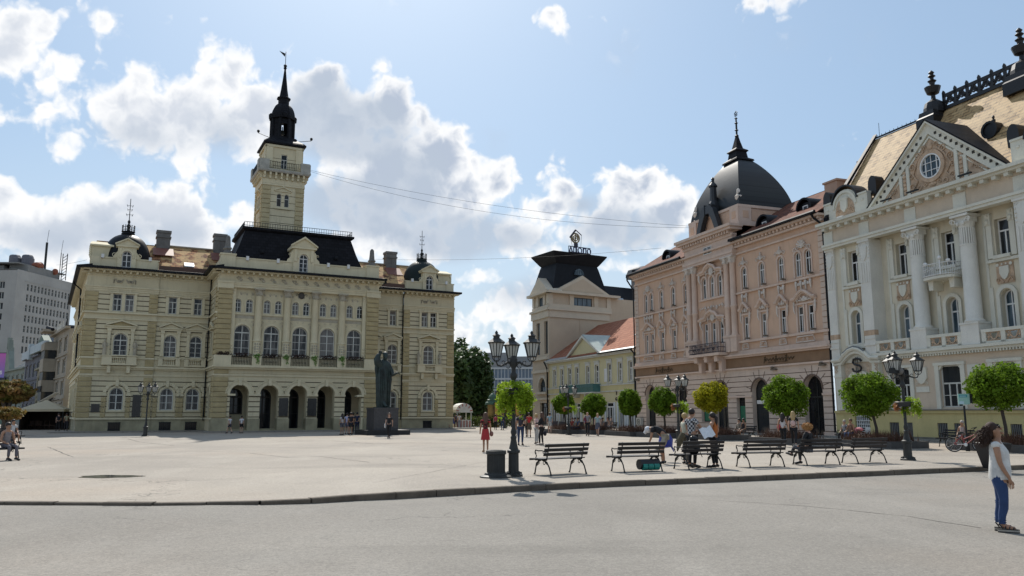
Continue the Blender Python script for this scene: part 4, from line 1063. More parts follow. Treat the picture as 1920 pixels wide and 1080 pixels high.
# middle bay: paired columns, triple windows, balcony
for a in (11.15, 12.1, 17.35, 18.25):
    mb = MB(F0); mb.box(a-.5, a+.5, -.02, .45, 6.95, 8.2); mb.box(a-.53, a+.53, -.02, .5, 8.2, 8.38)
    mb.build('column_pedestal', pinklight, PK)
    mb = MB(F0); mb.lathe((a, .2), [(.34, 8.38), (.3, 8.5), (.27, 8.6), (.27, 10.8), (.31, 10.85), (.31, 11.0), (.27, 11.05), (.25, 14.7), (.29, 14.75)], 12)
    c = mb.build('column', pinklight, PK, True)
    mb = MB(F0); mb.lathe((a, .2), [(.26, 14.75), (.32, 15.0), (.42, 15.25)], 8); mb.box(a-.42, a+.42, -.1, .62, 15.25, 15.36)
    for s in (-1, 1): volute(mb, a+s*.2, 15.1, .12, .52, s); mb.ball((a+s*.15, .48, 14.9), (.08, .06, .12), n=6, k=4)
    mb.build('capital', wornm, c)
mb = MB(F0)
mb.box(10.7, 18.75, -.02, .5, 15.38, 15.6); mb.box(10.65, 18.8, -.02, .56, 15.602, 15.85)
mb.box(10.8, 18.7, -.02, .4, 15.85, 17.1); mb.box(10.75, 18.75, -.02, .5, 17.1, 17.2)
x = 10.85
while x < 18.5: mb.box(x, x+.2, .3, .78, 17.35, 17.6); x += .42
mb.box(10.7, 18.8, -.02, .5, 17.2, 17.36)
mb.box(10.3, 19.2, -.3, .95, 17.62, 17.85); mb.box(10.15, 19.35, -.3, 1.1, 17.852, 18.1)
mb.build('entablature', pinklight, PK)
window(F0, PK, 14.2, 15.5, 16.15, 16.85, .46, False, 2, None, 0, white, glass, fw=.06)
mb = MB(F0); wall(mb, 12.7, 16.9, 15.36, 15.38, .02); 
for u, z0, z1, b_ in ((13.55, 8.0, 9.85, 0), (14.8, 8.0, 9.85, 0), (16.05, 8.0, 9.85, 0)):
    for s in (-1, 1): mb.box(u+s*.47-.1, u+s*.47+.1, -.02, .1, 7.0, 9.9); mb.box(u+s*.47-.1, u+s*.47+.1, -.02, .1, 12.15, 13.8)
    mb.arc(u, 13.79, .36, .55, -.02, .1, n=8)
for zc, H in ((10.15, 2.1), (14.5, 2.0)):
    pts = [(PC-H, .25, zc), (PC-H*.75, .3, zc+.12), (PC-H*.5, .32, zc+.15), (PC-H*.35, .34, zc+.5), (PC, .36, zc+.75), (PC+H*.35, .34, zc+.5), (PC+H*.5, .32, zc+.15), (PC+H*.75, .3, zc+.12), (PC+H, .25, zc)]
    mb.tube(pts, .14, 6); mb.tube([(a, b-.1, c-.17) for a, b, c in pts], .1, 5)
mb.box(12.8, 16.8, -.02, .16, 11.98, 12.14)
mb.build('middle_surround', pinklight, PK)
mb = MB(F0); cartouche(mb, PC, 10.35, 1.4, 1.1, .15); cartouche(mb, PC, 14.6, 1.5, 1.2, .15)
for i in range(9): x = 13.0+.45*i; volute(mb, x, 11.2+.12*math.sin(i*2), .17, .1, 1 if i % 2 else -1); mb.ball((x+.2, .08, 11.3), (.12, .05, .1), n=6, k=4)
for s in (-1, 1):
    for z in (14.5, 10.2): mb.tube([(PC+s*1.75, .2, z), (PC+s*1.8, .3, z-.4), (PC+s*1.75, .15, z-.9)], [.13, .1, .04], 6)
mb.build('middle_ornament', wornm, PK)
mb = MB(F0); mb.box(12.3, 17.2, .1, 1.25, 6.72, 6.95)
for u in (13.2, 14.8, 16.4):
    mb.prism([(u-.22, 5.3), (u+.22, 5.3), (u+.26, 6.7), (u-.26, 6.7)], .1, .6); mb.box(u-.24, u+.24, .5, 1.05, 6.2, 6.7); volute(mb, u, 6.2, .2, .95, 1)
bal = mb.build('balcony', pinklight, PK)
mb = MB(F0)
path = [(12.4, .3), (12.4, 1.15), (17.1, 1.15), (17.1, .3)]
for z in (7.05, 7.45, 7.85): mb.tube([(a, b, z) for a, b in path], .03, 4)
for i in range(34):
    x = 12.4+4.7*i/33; mb.tube([(x, 1.15, 6.95), (x, 1.15+.09*math.sin(0), 7.85)], .018, 3)
for i in range(12): x = 12.6+4.3*i/11; volute(mb, x, 7.3, .17, 1.19, 1 if i % 2 else -1); volute(mb, x, 7.62, .1, 1.19, -1 if i % 2 else 1)
for i in range(6):
    y = .3+.85*i/5
    for x in (12.4, 17.1): mb.tube([(x, y, 6.95), (x, y, 7.85)], .018, 3)
mb.build('railing', M('violet_black_iron', (.05, .04, .05), .5), bal)
# attic and dome
mb = MB(F0)
mb.box(10.95, 18.75, -6.4, -.35, 18.1, 19.75); mb.box(10.8, 18.9, -6.5, -.2, 19.752, 20.0); mb.box(10.8, 18.9, -6.5, -.2, 18.1, 18.45)
for a in (10.85, 17.6):
    mb.box(a, a+1.25, -.4, -.2, 18.45, 19.75)
for y in (-1.6, -6.3): mb.box(18.7, 18.88, y, y+1.3, 18.452, 19.75)
mb.build('attic', pinklight, PK)
mb = MB(F0); mb.box(12.15, 17.55, -.4, -.33, 18.6, 19.6); mb.box(18.74, 18.79, -5.0, -1.7, 18.6, 19.6)
for a in (11.2, 17.95): mb.box(a, a+.55, -.2, -.17, 18.8, 19.45)
mb.box(18.88, 18.9, -1.3, -.7, 18.8, 19.45)
mb.build('attic_panel', pink, PK)
prof = []
for k in range(17):
    s = k/16; w = 3.98*(1-s**2.0)**.86*.80+3.98*.20*(1-s)+.72*s**3; prof.append((w, w, 20.0+5.55*s))
mb = MB(F0); mb.sqloft((PC, -3.4), [(a, a*.74, z) for a, b, z in prof])
dome = mb.build('dome', M('dome_copper', (.013, .015, .015), .42, .35, .8, spec=.25, bump=.1, bscale=3, extra=brickx(1.1, .55, 0, (.018, .021, .021), (.009, .010, .011), (.005, .005, .006), .02)), PK, True)
mb = MB(F0); mb.sqloft((PC, -3.4), [(1.2, 1.0, 25.3), (1.15, .95, 25.45), (.7, .65, 25.7), (.6, .58, 26.25), (.76, .72, 26.37), (.72, .68, 26.46), (.38, .38, 26.7), (.23, .23, 27.35), (.12, .12, 27.9)])
mb.build('spire_foot', blackroof, dome)
mb = MB(F0); mb.lathe((PC, -3.4), [(.14, 27.85), (.2, 28.01), (.09, 28.13), (.09, 28.49), (.2, 28.57), (.09, 28.65), (.09, 29.21), (.18, 29.29), (.08, 29.37), (.07, 29.69), (.16, 29.77), (.03, 29.85), (.03, 30.01)], 8)
for s in (-1, 1): mb.tube([(PC+s*.25, -3.4, 30.33), (PC-s*.05, -3.4, 30.45), (PC-s*.25, -3.4, 30.27), (PC+s*.25, -3.4, 30.13), (PC-s*.2, -3.4, 30.01)], .035, 4)
mb.tube([(PC, -3.4, 29.93), (PC, -3.4, 30.53)], .025, 4)
mb.build('finial', castiron, dome)
for a, y in ((11.5, -.7), (18.3, -.75)):
    mb = MB(F0); mb.lathe((a, y), [(.2, 20.0), (.28, 20.15), (.12, 20.3), (.32, 20.7), (.34, 20.9), (.15, 21.05), (.2, 21.15), (.14, 21.5), (.04, 21.6)], 10); mb.build('urn', wornm, PK, True)
mb = MB(F0)      # black volute dormer on the dome's foot
mb.prism([(PC-1.9, 18.15), (PC-1.3, 18.15), (PC-.75, 19.3), (PC-.35, 19.9), (PC-.35, 20.9), (PC-1.0, 20.3), (PC-1.5, 19.2)], -.15, .35)
mb.prism([(PC+1.9, 18.15), (PC+1.3, 18.15), (PC+.75, 19.3), (PC+.35, 19.9), (PC+.35, 20.9), (PC+1.0, 20.3), (PC+1.5, 19.2)], -.15, .35)
mb.box(PC-.75, PC+.75, -1.3, .3, 20.0, 20.75); mb.lathe((PC, -.5), [(.62, 20.7), (.5, 21.0), (.34, 21.3), (.3, 22.6), (.42, 22.65), (.4, 22.8), (.15, 23.1), (.12, 23.3), (.17, 23.45), (.04, 23.6)], 8, a0=PI/8)
mb.build('dome_dormer', M('dome_dormer_metal', (.024, .026, .03), .4), PK)
# roof
mb = MB(F0)
for a, b in ((-.2, 10.9), (18.8, PL-.02)): slope(mb, a, b, .6, 16.6, -5.5, 20.35)
slope(mb, -.2, PL-.02, -5.51, 20.4, -13, 16)
mb.build('tile_roof', pinkroof, PK)
mb = MB(F0)
for a, b in ((-.35, 10.6), (18.7, PL-.1)):
    mb.tube([(a, .78, 16.62), (b, .78, 16.62)], .13, 6); mb.box(a, b, .55, .9, 16.5, 16.56)
mb.tube([(-.35, .78, 16.55), (-.45, .7, 16.1), (-.3, .3, 15.4), (-.15, .12, 15.0), (-.15, .12, .3)], .08, 6)
mb.tube([(PL-.5, .78, 16.55), (PL-.45, .6, 16.2), (PL-.1, .2, 15.7), (PL-.04, .14, 15.3), (PL-.04, .14, .3)], .08, 6)
mb.build('gutter', blackmetal, PK)
for u, v, z in ((5.2, -1.2, 17.65), (20.9, -1.4, 17.7), (25.9, -1.6, 17.9)):
    mb = MB(F0)
    n = 10; pr = [(u-.75, z-.7), (u+.75, z-.7)]+[(u+.75*math.cos(PI*k/n), z+.55*math.sin(PI*k/n)) for k in range(n+1)]
    mb.prism(pr, v-2.3, v)
    pr = [(u+.9*math.cos(PI*k/n), z+.68*math.sin(PI*k/n)) for k in range(n+1)]+[(u+.75*math.cos(PI-PI*k/n), z+.55*math.sin(PI-PI*k/n)) for k in range(n+1)]
    mb.arc(u, z, .76, .92, v-2.3, v+.25)
    dm = mb.build('roof_dormer', blackmetal, PK)
    window(F0, dm, u-.3, u+.3, z-.5, z+.3, v+.05, False, 1, None, 0, white, glassd, fw=.08)
mb = MB(F0); mb.box(27.0, 28.4, -3.6, -2.6, 18.2, 19.7); mb.box(26.9, 28.5, -3.7, -2.5, 19.7, 19.85); mb.build('chimney', M('pink_chimney', (.5, .33, .24), .9), PK)
mb = MB(F0); mb.box(0, .1, -13, -.01, -.3, 16.3); 
mb.add([(0, .4, 16.3), (0, -13, 16.0), (0, -5.5, 20.2)], [(0, 1, 2)]); mb.build('gable_wall', pink, PK)
mb = MB(F0); mb.box(.5, 1.5, .2, .5, .4, 1.2)
ac = mb.build('air_conditioner', M('cream_casing', (.55, .53, .47), .5), PK)
mb = MB(F0); mb.arc(1.0, .8, .24, .3, .5, .52, 0, 2*PI, 16); mb.arc(1.0, .8, .08, .12, .5, .52, 0, 2*PI, 10); mb.build('fan_grille', castiron, ac)
for u, z in ((28.9, 5.15), (.6, 5.1), (23.3, 5.1)):
    mb = MB(F0); mb.box(u-.35, u+.25, .15, .35, z, z+.12); mb.ball((u-.1, .35, z+.2), (.16, .12, .11), n=8); mb.build('flood_lamp', MATS['lamp_casing'], PK)

# ================================================================== WHITE BUILDING
WB = thing('white_building', 'pale grey-green palace with fluted columns, round window in its pediment and yellow base', 'building', (13.4565, 86, 0), RZP)
w0, w1, wc = 29.78, 49.4, 39.62
RV = -.75      # plane of the recessed middle
sideA = [32.32, 46.92]; MW = [35.9, 39.62, 43.34]
mb = MB(F0)
wall(mb, w0, w1, -.3, 1.85, .12, [(31.6, 33.0, -.1, 1.84, False), (34.7, 35.5, .1, 1.1, False), (36.0, 36.6, .1, 1.1, False), (38.5, 39.25, .1, 1.1, False), (39.7, 40.35, .1, 1.1, False), (42.0, 42.7, .1, 1.1, False), (43.4, 44.1, .1, 1.1, False)], .3)
mb.box(w0, w1, .1, .22, 1.7, 1.86); mb.build('yellow_plinth', yellow, WB)
mb = MB(F0); mb.box(w0, 31.5, .1, .2, -.2, .3); mb.box(33.1, w1, .1, .18, -.2, .22); mb.box(33.2, w1, .06, .3, 1.862, 1.93); mb.build('base_course', dirt, WB)
for a, b in ((34.7, 35.5), (36.0, 36.6), (38.5, 39.25), (39.7, 40.35), (42.0, 42.7), (43.4, 44.1)):
    mb = MB(F0); mb.quad((a, -.1, .1), (b, -.1, .1), (b, -.1, 1.1), (a, -.1, 1.1)); g = mb.build('cellar_opening', glassd, WB)
    mb = MB(F0)
    n = 6
    for i in range(n): x = a+(b-a)*(i+.5)/n; mb.box(x-.02, x+.02, .04, .09, .12, 1.08)
    mb.build('bars', M('grey_bars', (.2, .2, .19), .6), g)
mb = MB(F0); mb.quad((31.6, -.1, -.1), (33.0, -.1, -.1), (33.0, -.1, 1.84), (31.6, -.1, 1.84)); gt = mb.build('gateway', glassd, WB)
mb = MB(F0); mb.box(31.62, 32.98, -.06, 0, -.1, .75)
for i in range(8): x = 31.7+i*.175; mb.box(x-.022, x+.022, -.05, 0, .75, 1.8)
for z in (.95, 1.2, 1.5, 1.75): mb.box(31.62, 32.98, -.05, .01, z-.025, z+.025)
mb.build('gate_leaf', white, gt)
mb = MB(F0)
GW = [(35.1, 36.6), (38.87, 40.42), (42.6, 44.1)]
wall(mb, w0, w1, 1.85, 5.35, 0, [(a, b, 2.05, 4.6, False) for a, b in GW]+[(31.3, 33.3, 1.9, 4.3, True)], .3)
mb.build('lower_wall', wbeige, WB)
for a, b in GW:
    window(F0, WB, a, b, 2.05, 4.6, -.15, False, 3, 3.5, 1, offwhite, glassd, fw=.08)
    mb = MB(F0); mb.box(a-.3, a, -.02, .1, 1.95, 4.6); mb.box(b, b+.3, -.02, .1, 1.95, 4.6); mb.box(a-.36, b+.36, -.02, .13, 4.6, 4.78)
    mb.prism([(a-.02, 4.3), (a+.3, 4.62), (a-.02, 4.62)], -.1, .02); mb.prism([(b+.02, 4.3), (b-.3, 4.62), (b+.02, 4.62)], -.1, .02)
    mb.build('surround', wgrey, WB)
for a, b in GW:
    for x in (b+.95,) if b < 43 else ():
        mb = MB(F0); mb.box(x-.5, x+.5, -.01, .06, 3.0, 3.35)
        mb.prism([(x-.42, 4.55), (x+.42, 4.55), (x+.42, 3.9), (x+.2, 3.6), (x, 3.5), (x-.2, 3.6), (x-.42, 3.9)], 0, .12); volute(mb, x-.25, 3.55, .12, .1, -1); volute(mb, x+.25, 3.55, .12, .1, 1); mb.build('wall_shield', wgrey, WB)
window(F0, WB, 31.3, 33.3, 1.9, 4.3, -.2, True, 2, 2.6, 0, offwhite, glassd, fw=.12, name='doorway')
mb = MB(F0)      # entrance surround with a curved hood
for s in (-1, 1):
    mb.box(32.3+s*1.75-.3, 32.3+s*1.75+.3, -.02, .35, 1.9, 5.2)
    mb.box(32.3+s*1.75-.36, 32.3+s*1.75+.36, -.02, .42, 4.2, 4.35)
mb.arc(32.3, 3.3, 1.0, 1.35, -.02, .2)
pts = [(30.1, .4, 5.38), (30.9, .42, 5.42), (31.3, .45, 5.75), (31.8, .45, 6.05), (32.3, .45, 6.15), (32.8, .45, 6.05), (33.3, .45, 5.75), (33.7, .42, 5.42), (34.5, .4, 5.38)]
mb.tube(pts, .16, 6); mb.tube([(a, b-.12, c-.25) for a, b, c in pts], .14, 5)
mb.prism([(30.9, 5.2), (33.7, 5.2), (33.3, 5.6), (32.8, 5.9), (32.3, 6.0), (31.8, 5.9), (31.3, 5.6)], 0, .15)
mb.build('entrance_surround', wgrey, WB)
mb = MB(F0); mb.tube([(a, b+.06, c+.14) for a, b, c in pts[2:7]], .06, 5); mb.build('hood_flashing', M('lead_flashing', (.16, .18, .2), .5), WB)
mb = MB(F0)
pts = [(32.72, 5.25), (32.6, 5.4), (32.3, 5.45), (32.0, 5.4), (31.92, 5.2), (32.1, 5.05), (32.5, 4.98), (32.7, 4.82), (32.62, 4.62), (32.3, 4.55), (31.98, 4.6), (31.86, 4.78)]
mb.tube([(a, .26, b) for a, b in pts], .075, 6)
for x in (32.22, 32.38): mb.tube([(x, .26, 4.42), (x, .26, 5.56)], .035, 4)
mb.build('entwined_emblem', M('black_enamel', (.012, .012, .014), .35), WB)
mb = MB(F0)
for s in (-1, 1):
    for z in (4.6, 4.85, 5.0): volute(mb, 32.3+s*1.75, z, .15, .38, s)
    for k in range(4): volute(mb, 32.3+s*(.75+.1*k), 4.9-.35*k, .14, .2, s)
mb.build('entrance_relief', terra, WB)
# belt and balustrades
mb = MB(F0); mb.box(33.9, w1, -.1, .3, 5.35, 5.5); mb.box(33.85, w1, -.1, .45, 5.502, 5.68)
x = 34.1
while x < 45.5: mb.box(x, x+.1, .0, .28, 5.22, 5.348); x += .2
mb.box(34.1, 45.2, RV, .2, 5.682, 5.7)
mb.build('balcony_belt', wgrey, WB)
for a, b in ((34.2, 37.0), (38.35, 40.9), (42.25, 45.0)):
    mb = MB(F0); mb.box(a, b, .1, .32, 6.32, 6.5); m_ = (a+b)/2
    for x in (a, m_-.14, b-.28): mb.box(x, x+.28, .12, .3, 5.7, 6.32)
    mb.box(a, b, .12, .3, 5.7, 5.8); bl = mb.build('balustrade', wgrey, WB)
    mb = MB(F0)
    for p, q in ((a+.28, m_-.14), (m_+.14, b-.28)):
        c = (p+q)/2; w = (q-p)/2
        mb.arc(c, 6.1, .16, .24, .16, .24, PI, 2*PI, 8)
        for s in (-1, 1):
            mb.tube([(c+s*w, .2, 6.3), (c+s*w*.55, .2, 6.05), (c+s*w, .2, 5.82)], .05, 4); mb.tube([(c+s*.2, .2, 6.12), (c+s*w*.6, .2, 6.28)], .05, 4)
            mb.tube([(c+s*.1, .2, 5.84), (c+s*w*.6, .2, 5.85)], .05, 4); mb.ball((c+s*w*.75, .2, 6.05), .09, n=6, k=4)
        mb.box(p, q, .17, .23, 5.8, 5.85); mb.box(p, q, .17, .23, 6.27, 6.32)
    mb.build('pierced_panel', terra, bl)
# upper wall: side bays at 0, middle recessed
mb = MB(F0)
for a, b, u in ((w0, 34.05, sideA[0]), (45.2, w1, sideA[1])):
    wall(mb, a, b, 5.3, 15.0, 0, [(u-.45, u+.45, 6.5, 8.85, True), (u-.45, u+.45, 10.95, 13.1, False)], .4)
wall(mb, 34.05, 45.2, 5.3, 13.75, RV, [(u-.45, u+.45, 6.3, 8.8, True) for u in MW]+[(u-.45, u+.45, 10.85, 13.0, False) for u in MW], .35)
mb.box(34.05, 34.06, RV, 0, 5.3, 13.75); mb.box(45.19, 45.2, RV, 0, 5.3, 13.75)
mb.quad((34.05, 0, 13.75), (45.2, 0, 13.75), (45.2, 0, 15.0), (34.05, 0, 15.0)); mb.quad((34.05, RV, 13.75), (45.2, RV, 13.75), (45.2, 0, 13.75), (34.05, 0, 13.75))
mb.build('upper_wall', M('cream_infill', (.69, .63, .49), .88, .15, .7, streak=.3, bump=.15), WB)
for u, v, zl in [(x, 0, 6.5) for x in sideA]+[(x, RV, 6.3) for x in MW]:
    window(F0, WB, u-.45, u+.45, zl, 8.8+.05*(v == 0), v-.3, True, 2, 7.95, 0, white, glassb, fw=.08)
    window(F0, WB, u-.45, u+.45, 10.95 if v == 0 else 10.85, 13.1 if v == 0 else 13.0, v-.3, False, 2, 12.3, 0, white, glassd, fw=.08)
    mb = MB(F0); mb.arc(u, 8.4, .45, .68, v-.02, v+.12)
    for s in (-1, 1):
        mb.box(u+s*.56-.11, u+s*.56+.11, v-.02, v+.12, zl, 8.4); mb.box(u+s*1.0-.14, u+s*1.0+.14, v-.02, v+.08, 6.4, 9.0)
        mb.box(u+s*.75-.17, u+s*.75+.17, v-.02, v+.14, 10.7, 12.7); mb.box(u+s*.75-.2, u+s*.75+.2, v-.02, v+.2, 12.7, 13.4)
        mb.box(u+s*1.1-.08, u+s*1.1+.08, v-.02, v+.06, 9.0, 13.5); mb.lathe((u+s*.75, v+.15), [(.13, 12.75), (.17, 12.95), (.09, 13.1), (.16, 13.3)], 6)
    mb.box(u-1.1, u+1.1, v-.02, v+.16, 10.45, 10.62); mb.box(u-.85, u+.85, v-.02, v+.2, 6.15 if v == 0 else 5.7, zl-.02)
    mb.box(u-.55, u+.55, v-.02, v+.25, 10.63, 10.83)
    mb.build('surround', wgrey, WB)
    if abs(u-wc) > .5:
        mb = MB(F0); mb.box(u-.55, u+.55, v-.01, v+.05, 9.15, 10.4)
        for s in (-1, 1): volute(mb, u+s*.3, 9.35, .16, v+.08, s); mb.tube([(u+s*.1, v+.08, 9.2), (u+s*.35, v+.08, 9.5), (u+s*.5, v+.08, 9.25)], .05, 5)
        mb.build('panel_relief', terra, WB)
        mb = MB(F0); mb.prism([(u-.3, 10.15), (u+.3, 10.15), (u+.3, 9.75), (u+.15, 9.45), (u, 9.35), (u-.15, 9.45), (u-.3, 9.75)], v, v+.14)
        for s in (-1, 1): mb.disc(u+s*.42, 10.25, .1, v+.1, 10); mb.disc(u+s*.13, 10.28, .06, v+.1, 8)
        mb.build('shield', wgrey, WB)
# giant columns and pilasters
for u in (37.75, 41.5):
    mb = MB(F0); mb.box(u-.62, u+.62, RV, .3, 5.7, 6.9); mb.box(u-.66, u+.66, RV, .34, 6.9, 7.02); mb.build('column_pedestal', wwhite, WB)
    mb = MB(F0)
    k = []; n = 40; rows = [(.56, 7.02), (.58, 7.1), (.46, 7.25), (.45, 11.65)]
    mb.lathe((u, -.2), rows, 20); mb.lathe((u, -.2), [(.47, 11.65), (.47, 11.75)], 20)
    for i in range(20):
        a = 2*PI*i/20; mb.tube([(u+.41*math.cos(a), -.2+.41*math.sin(a), 11.75), (u+.39*math.cos(a), -.2+.39*math.sin(a), 12.75)], .055, 5)
    mb.lathe((u, -.2), [(.38, 11.75), (.36, 12.75)], 12)
    c = mb.build('column', wwhite, WB, True)
    mb = MB(F0); mb.lathe((u, -.2), [(.42, 12.75), (.46, 12.9), (.5, 13.1)], 12); mb.box(u-.62, u+.62, -.82, .42, 13.42, 13.56)
    for s in (-1, 1):
        for y in (.32,): volute(mb, u+s*.42, 13.2, .17, y, s, r=.22)
        mb.tube([(u+s*.6, .3, 13.35), (u+s*.6, .3, 13.05), (u+s*.35, .32, 13.05), (u+s*.35, .32, 13.25)], .05, 4); mb.ball((u+s*.2, .3, 13.0), (.1, .08, .14), n=6, k=4)
    mb.box(u-.45, u+.45, -.6, .2, 13.1, 13.42)
    mb.build('capital', wwhite, c)
for a, b in ((33.25, 34.2), (45.05, 46.0), (w0+.02, 30.6), (48.6, w1-.02)):
    mb = MB(F0); vv = .32 if b-a > .9 else .16; big = b-a > .9
    mb.box(a, b, RV if big else -.1, vv, 5.5, 13.6); mb.box(a-.04, b+.04, -.02, vv+.06, 6.25, 6.4); mb.box(a-.03, b+.03, -.02, vv+.05, 6.7, 6.72)
    for i in range(4): x = a+.15+(b-a-.3)*i/3; mb.box(x-.05, x+.05, vv, vv+.04, 10.6, 12.0)
    p = mb.build('pilaster', wwhite, WB)
    mb = MB(F0); mb.box(a-.005, b+.005, -.01, vv+.02, 6.95, 7.3)
    p2 = mb.build('relief_band', terra, p)
    mb = MB(F0); u = (a+b)/2
    for s in (-1, 1):
        volute(mb, u+s*(b-a)*.2, 13.3, .14, vv+.02, s)
        for z in (12.3, 12.55, 12.8, 13.05): mb.ball((u+s*(b-a)*.42, vv, z), .07, n=6, k=4)
    mb.prism([(u-.3, 13.1), (u+.3, 13.1), (u+.22, 12.4), (u, 12.1), (u-.22, 12.4)], vv, vv+.08); mb.box(a-.05, b+.05, -.02, vv+.08, 13.45, 13.6)
    mb.build('capital', wwhite, p)
# small iron balcony in the middle
mb = MB(F0); mb.slab([(38.55, RV)]+[(38.5+.0*i, .2) for i in range(1)]+[(39.62+1.12*math.cos(PI-PI*i/8), .25+.4*math.sin(PI*i/8)) for i in range(9)]+[(40.7, RV)], 9.9, 10.06)
for u in (38.85, 40.4): mb.prism([(u-.15, 9.3), (u+.15, 9.3), (u+.2, 9.9), (u-.2, 9.9)], RV, .1)
mb.arc(wc, 9.0, .95, 1.12, RV-.02, RV+.15, .3, PI-.3)
b_ = mb.build('balcony', wgrey, WB)
mb = MB(F0); path = [(38.55, RV), (38.5, .2)]+[(39.62+1.12*math.cos(PI-PI*i/8), .25+.4*math.sin(PI*i/8)) for i in range(1, 8)]+[(40.74, .2), (40.7, RV)]
for z in (10.15, 10.85): mb.tube([(a, b, z) for a, b in path], .03, 4)
P = [Vector((a, b)) for a, b in path]
for i in range(len(P)-1):
    n = max(2, int((P[i+1]-P[i]).length/.13))
    for k in range(n): q = P[i].lerp(P[i+1], k/n); mb.tube([(q.x, q.y, 10.06), (q.x, q.y, 10.85)], .018, 3)
    q = P[i].lerp(P[i+1], .5); volute(mb, q.x, 10.5, .12, q.y+.02, 1)
mb.ball((wc+.5, .64, 11.15), (.13, .1, .13)); mb.tube([(wc+.5, .64, 10.1), (wc+.5, .64, 11.0)], .05, 5); mb.ball((wc-.7, .5, 10.95), (.16, .1, .1)); mb.ball((wc+.9, .4, 10.95), (.16, .1, .1))
mb.build('railing', white, b_)
# entablature
mb = MB(F0)
mb.box(w0, w1, -.1, .42, 13.6, 13.78); mb.box(w0, w1, -.1, .5, 13.782, 13.95)
mb.box(w0, w1, -.1, .62, 15.2, 15.34); mb.box(w0-.15, w1, -.3, .82, 15.342, 15.55)
x = w0+.2
while x < w1: mb.box(x, x+.28, .1, .55, 14.98, 15.198); x += .78
for u in (33.72, 37.75, 41.5, 45.5, 30.2): mb.box(u-.45, u+.45, .1, .2, 13.96, 14.9)
mb.build('entablature', wgrey, WB)
mb = MB(F0); mb.box(w0, w1, -.1, .14, 13.95, 15.2); mb.build('frieze', wbeige, WB)
# arched side gables
for u in (32.0, 47.2):
    mb = MB(F0)
    pr = [(u-2.15, 15.55), (u+2.15, 15.55), (u+2.15, 17.0), (u+1.15, 17.0)]+[(u+1.15*math.cos(PI*i/10), 16.75+.95*math.sin(PI*i/10)) for i in range(1, 10)]+[(u-1.15, 17.0), (u-2.15, 17.0)]
    mb.prism(pr, -.25, .1); mb.arc(u, 16.45, 1.0, 1.18, .1, .18)
    for s in (-1, 1): mb.box(u+s*1.7-.45, u+s*1.7+.45, -.3, .16, 16.95, 17.08); mb.box(u+s*1.7-.09, u+s*1.7+.09, .1, .16, 16.5, 16.62)
    g = mb.build('arched_gable', wgrey, WB)
    mb = MB(F0); mb.disc(u, 16.2, .92, .12, 16, 0, 0, PI); mb.box(u-.92, u+.92, .1, .14, 15.8, 16.2)
    for s in (-1, 1): volute(mb, u+s*.45, 16.1, .22, .16, s)
    mb.build('relief_field', terra, g)
    mb = MB(F0); mb.prism([(u-.35, 17.0), (u+.35, 17.0), (u+.3, 16.3), (u, 16.0), (u-.3, 16.3)], .12, .24); mb.box(u-.4, u+.4, .12, .26, 16.95, 17.1); mb.build('shield', wgrey, g)
    mb = MB(F0)
    mb.arc(u, 16.72, 1.2, 1.32, -1.0, .2, 0.1, PI-.1)
    for s in (-1, 1):
        pr = [(u+s*2.25-.35, 16.8), (u+s*2.25+.35, 16.8), (u+s*2.25+.38, 17.4)]+[(u+s*2.25+.38*math.cos(PI*i/8), 17.5+.65*math.sin(PI*i/8)) for i in range(1, 8)]+[(u+s*2.25-.38, 17.4)]
        mb.prism(pr, -1.1, -.3)
    mb.build('black_hood', M('tarred_metal', (.014, .013, .014), .45), g)
    mb = MB(F0); mb.box(u-.3, u+.25, .4, .65, 15.6, 15.68); mb.build('floodlight', white, g)
# pediment
PA, PZ = 5.15, 20.1
mb = MB(F0)
mb.prism([(wc-PA, 15.56), (wc+PA, 15.56), (wc, PZ-.35)], -.35, .0); 
sl = (PZ-15.6)/PA
for s in (-1, 1):
    mb.prism([(wc+s*(PA+.1), 15.56), (wc+s*(PA-.75), 15.56), (wc, PZ-.78), (wc, PZ)], .0, .16)
    mb.prism([(wc+s*(PA+.28), 15.56), (wc+s*(PA+.05), 15.56), (wc, PZ-.06), (wc, PZ+.14)], -.3, .34)
    mb.prism([(wc+s*(PA-1.2), 15.75), (wc+s*(PA-1.35), 15.75), (wc, 19.05), (wc, 19.2)], .0, .1)
    for x in (1.85, 2.45): mb.box(wc+s*x-.12, wc+s*x+.12, 0, .14, 15.56, 15.6+(PA-x)*sl-.75)
mb.box(wc-PA+.3, wc+PA-.3, 0, .14, 15.56, 15.78)
ped = mb.build('pediment', wgrey, WB)
mb = MB(F0)
for s in (-1, 1):
    for k in range(12):
        t = .06+.9*k/12; x = wc+s*(PA-.3)*(1-t); z = 15.6+(PZ-.55-15.6)*t+.02; mb.box(x-.09, x+.09, .15, .18, z, z+.18)
mb.build('perforations', M('painted_hole_shade', (.06, .055, .045), .9), ped)  # solid dark squares, the shade inside the holes put into their colour
mb = MB(F0)
mb.prism([(wc-1.7, 15.8), (wc+1.7, 15.8), (wc+1.7, 17.55), (wc, 19.0), (wc-1.7, 17.55)], 0, .05)
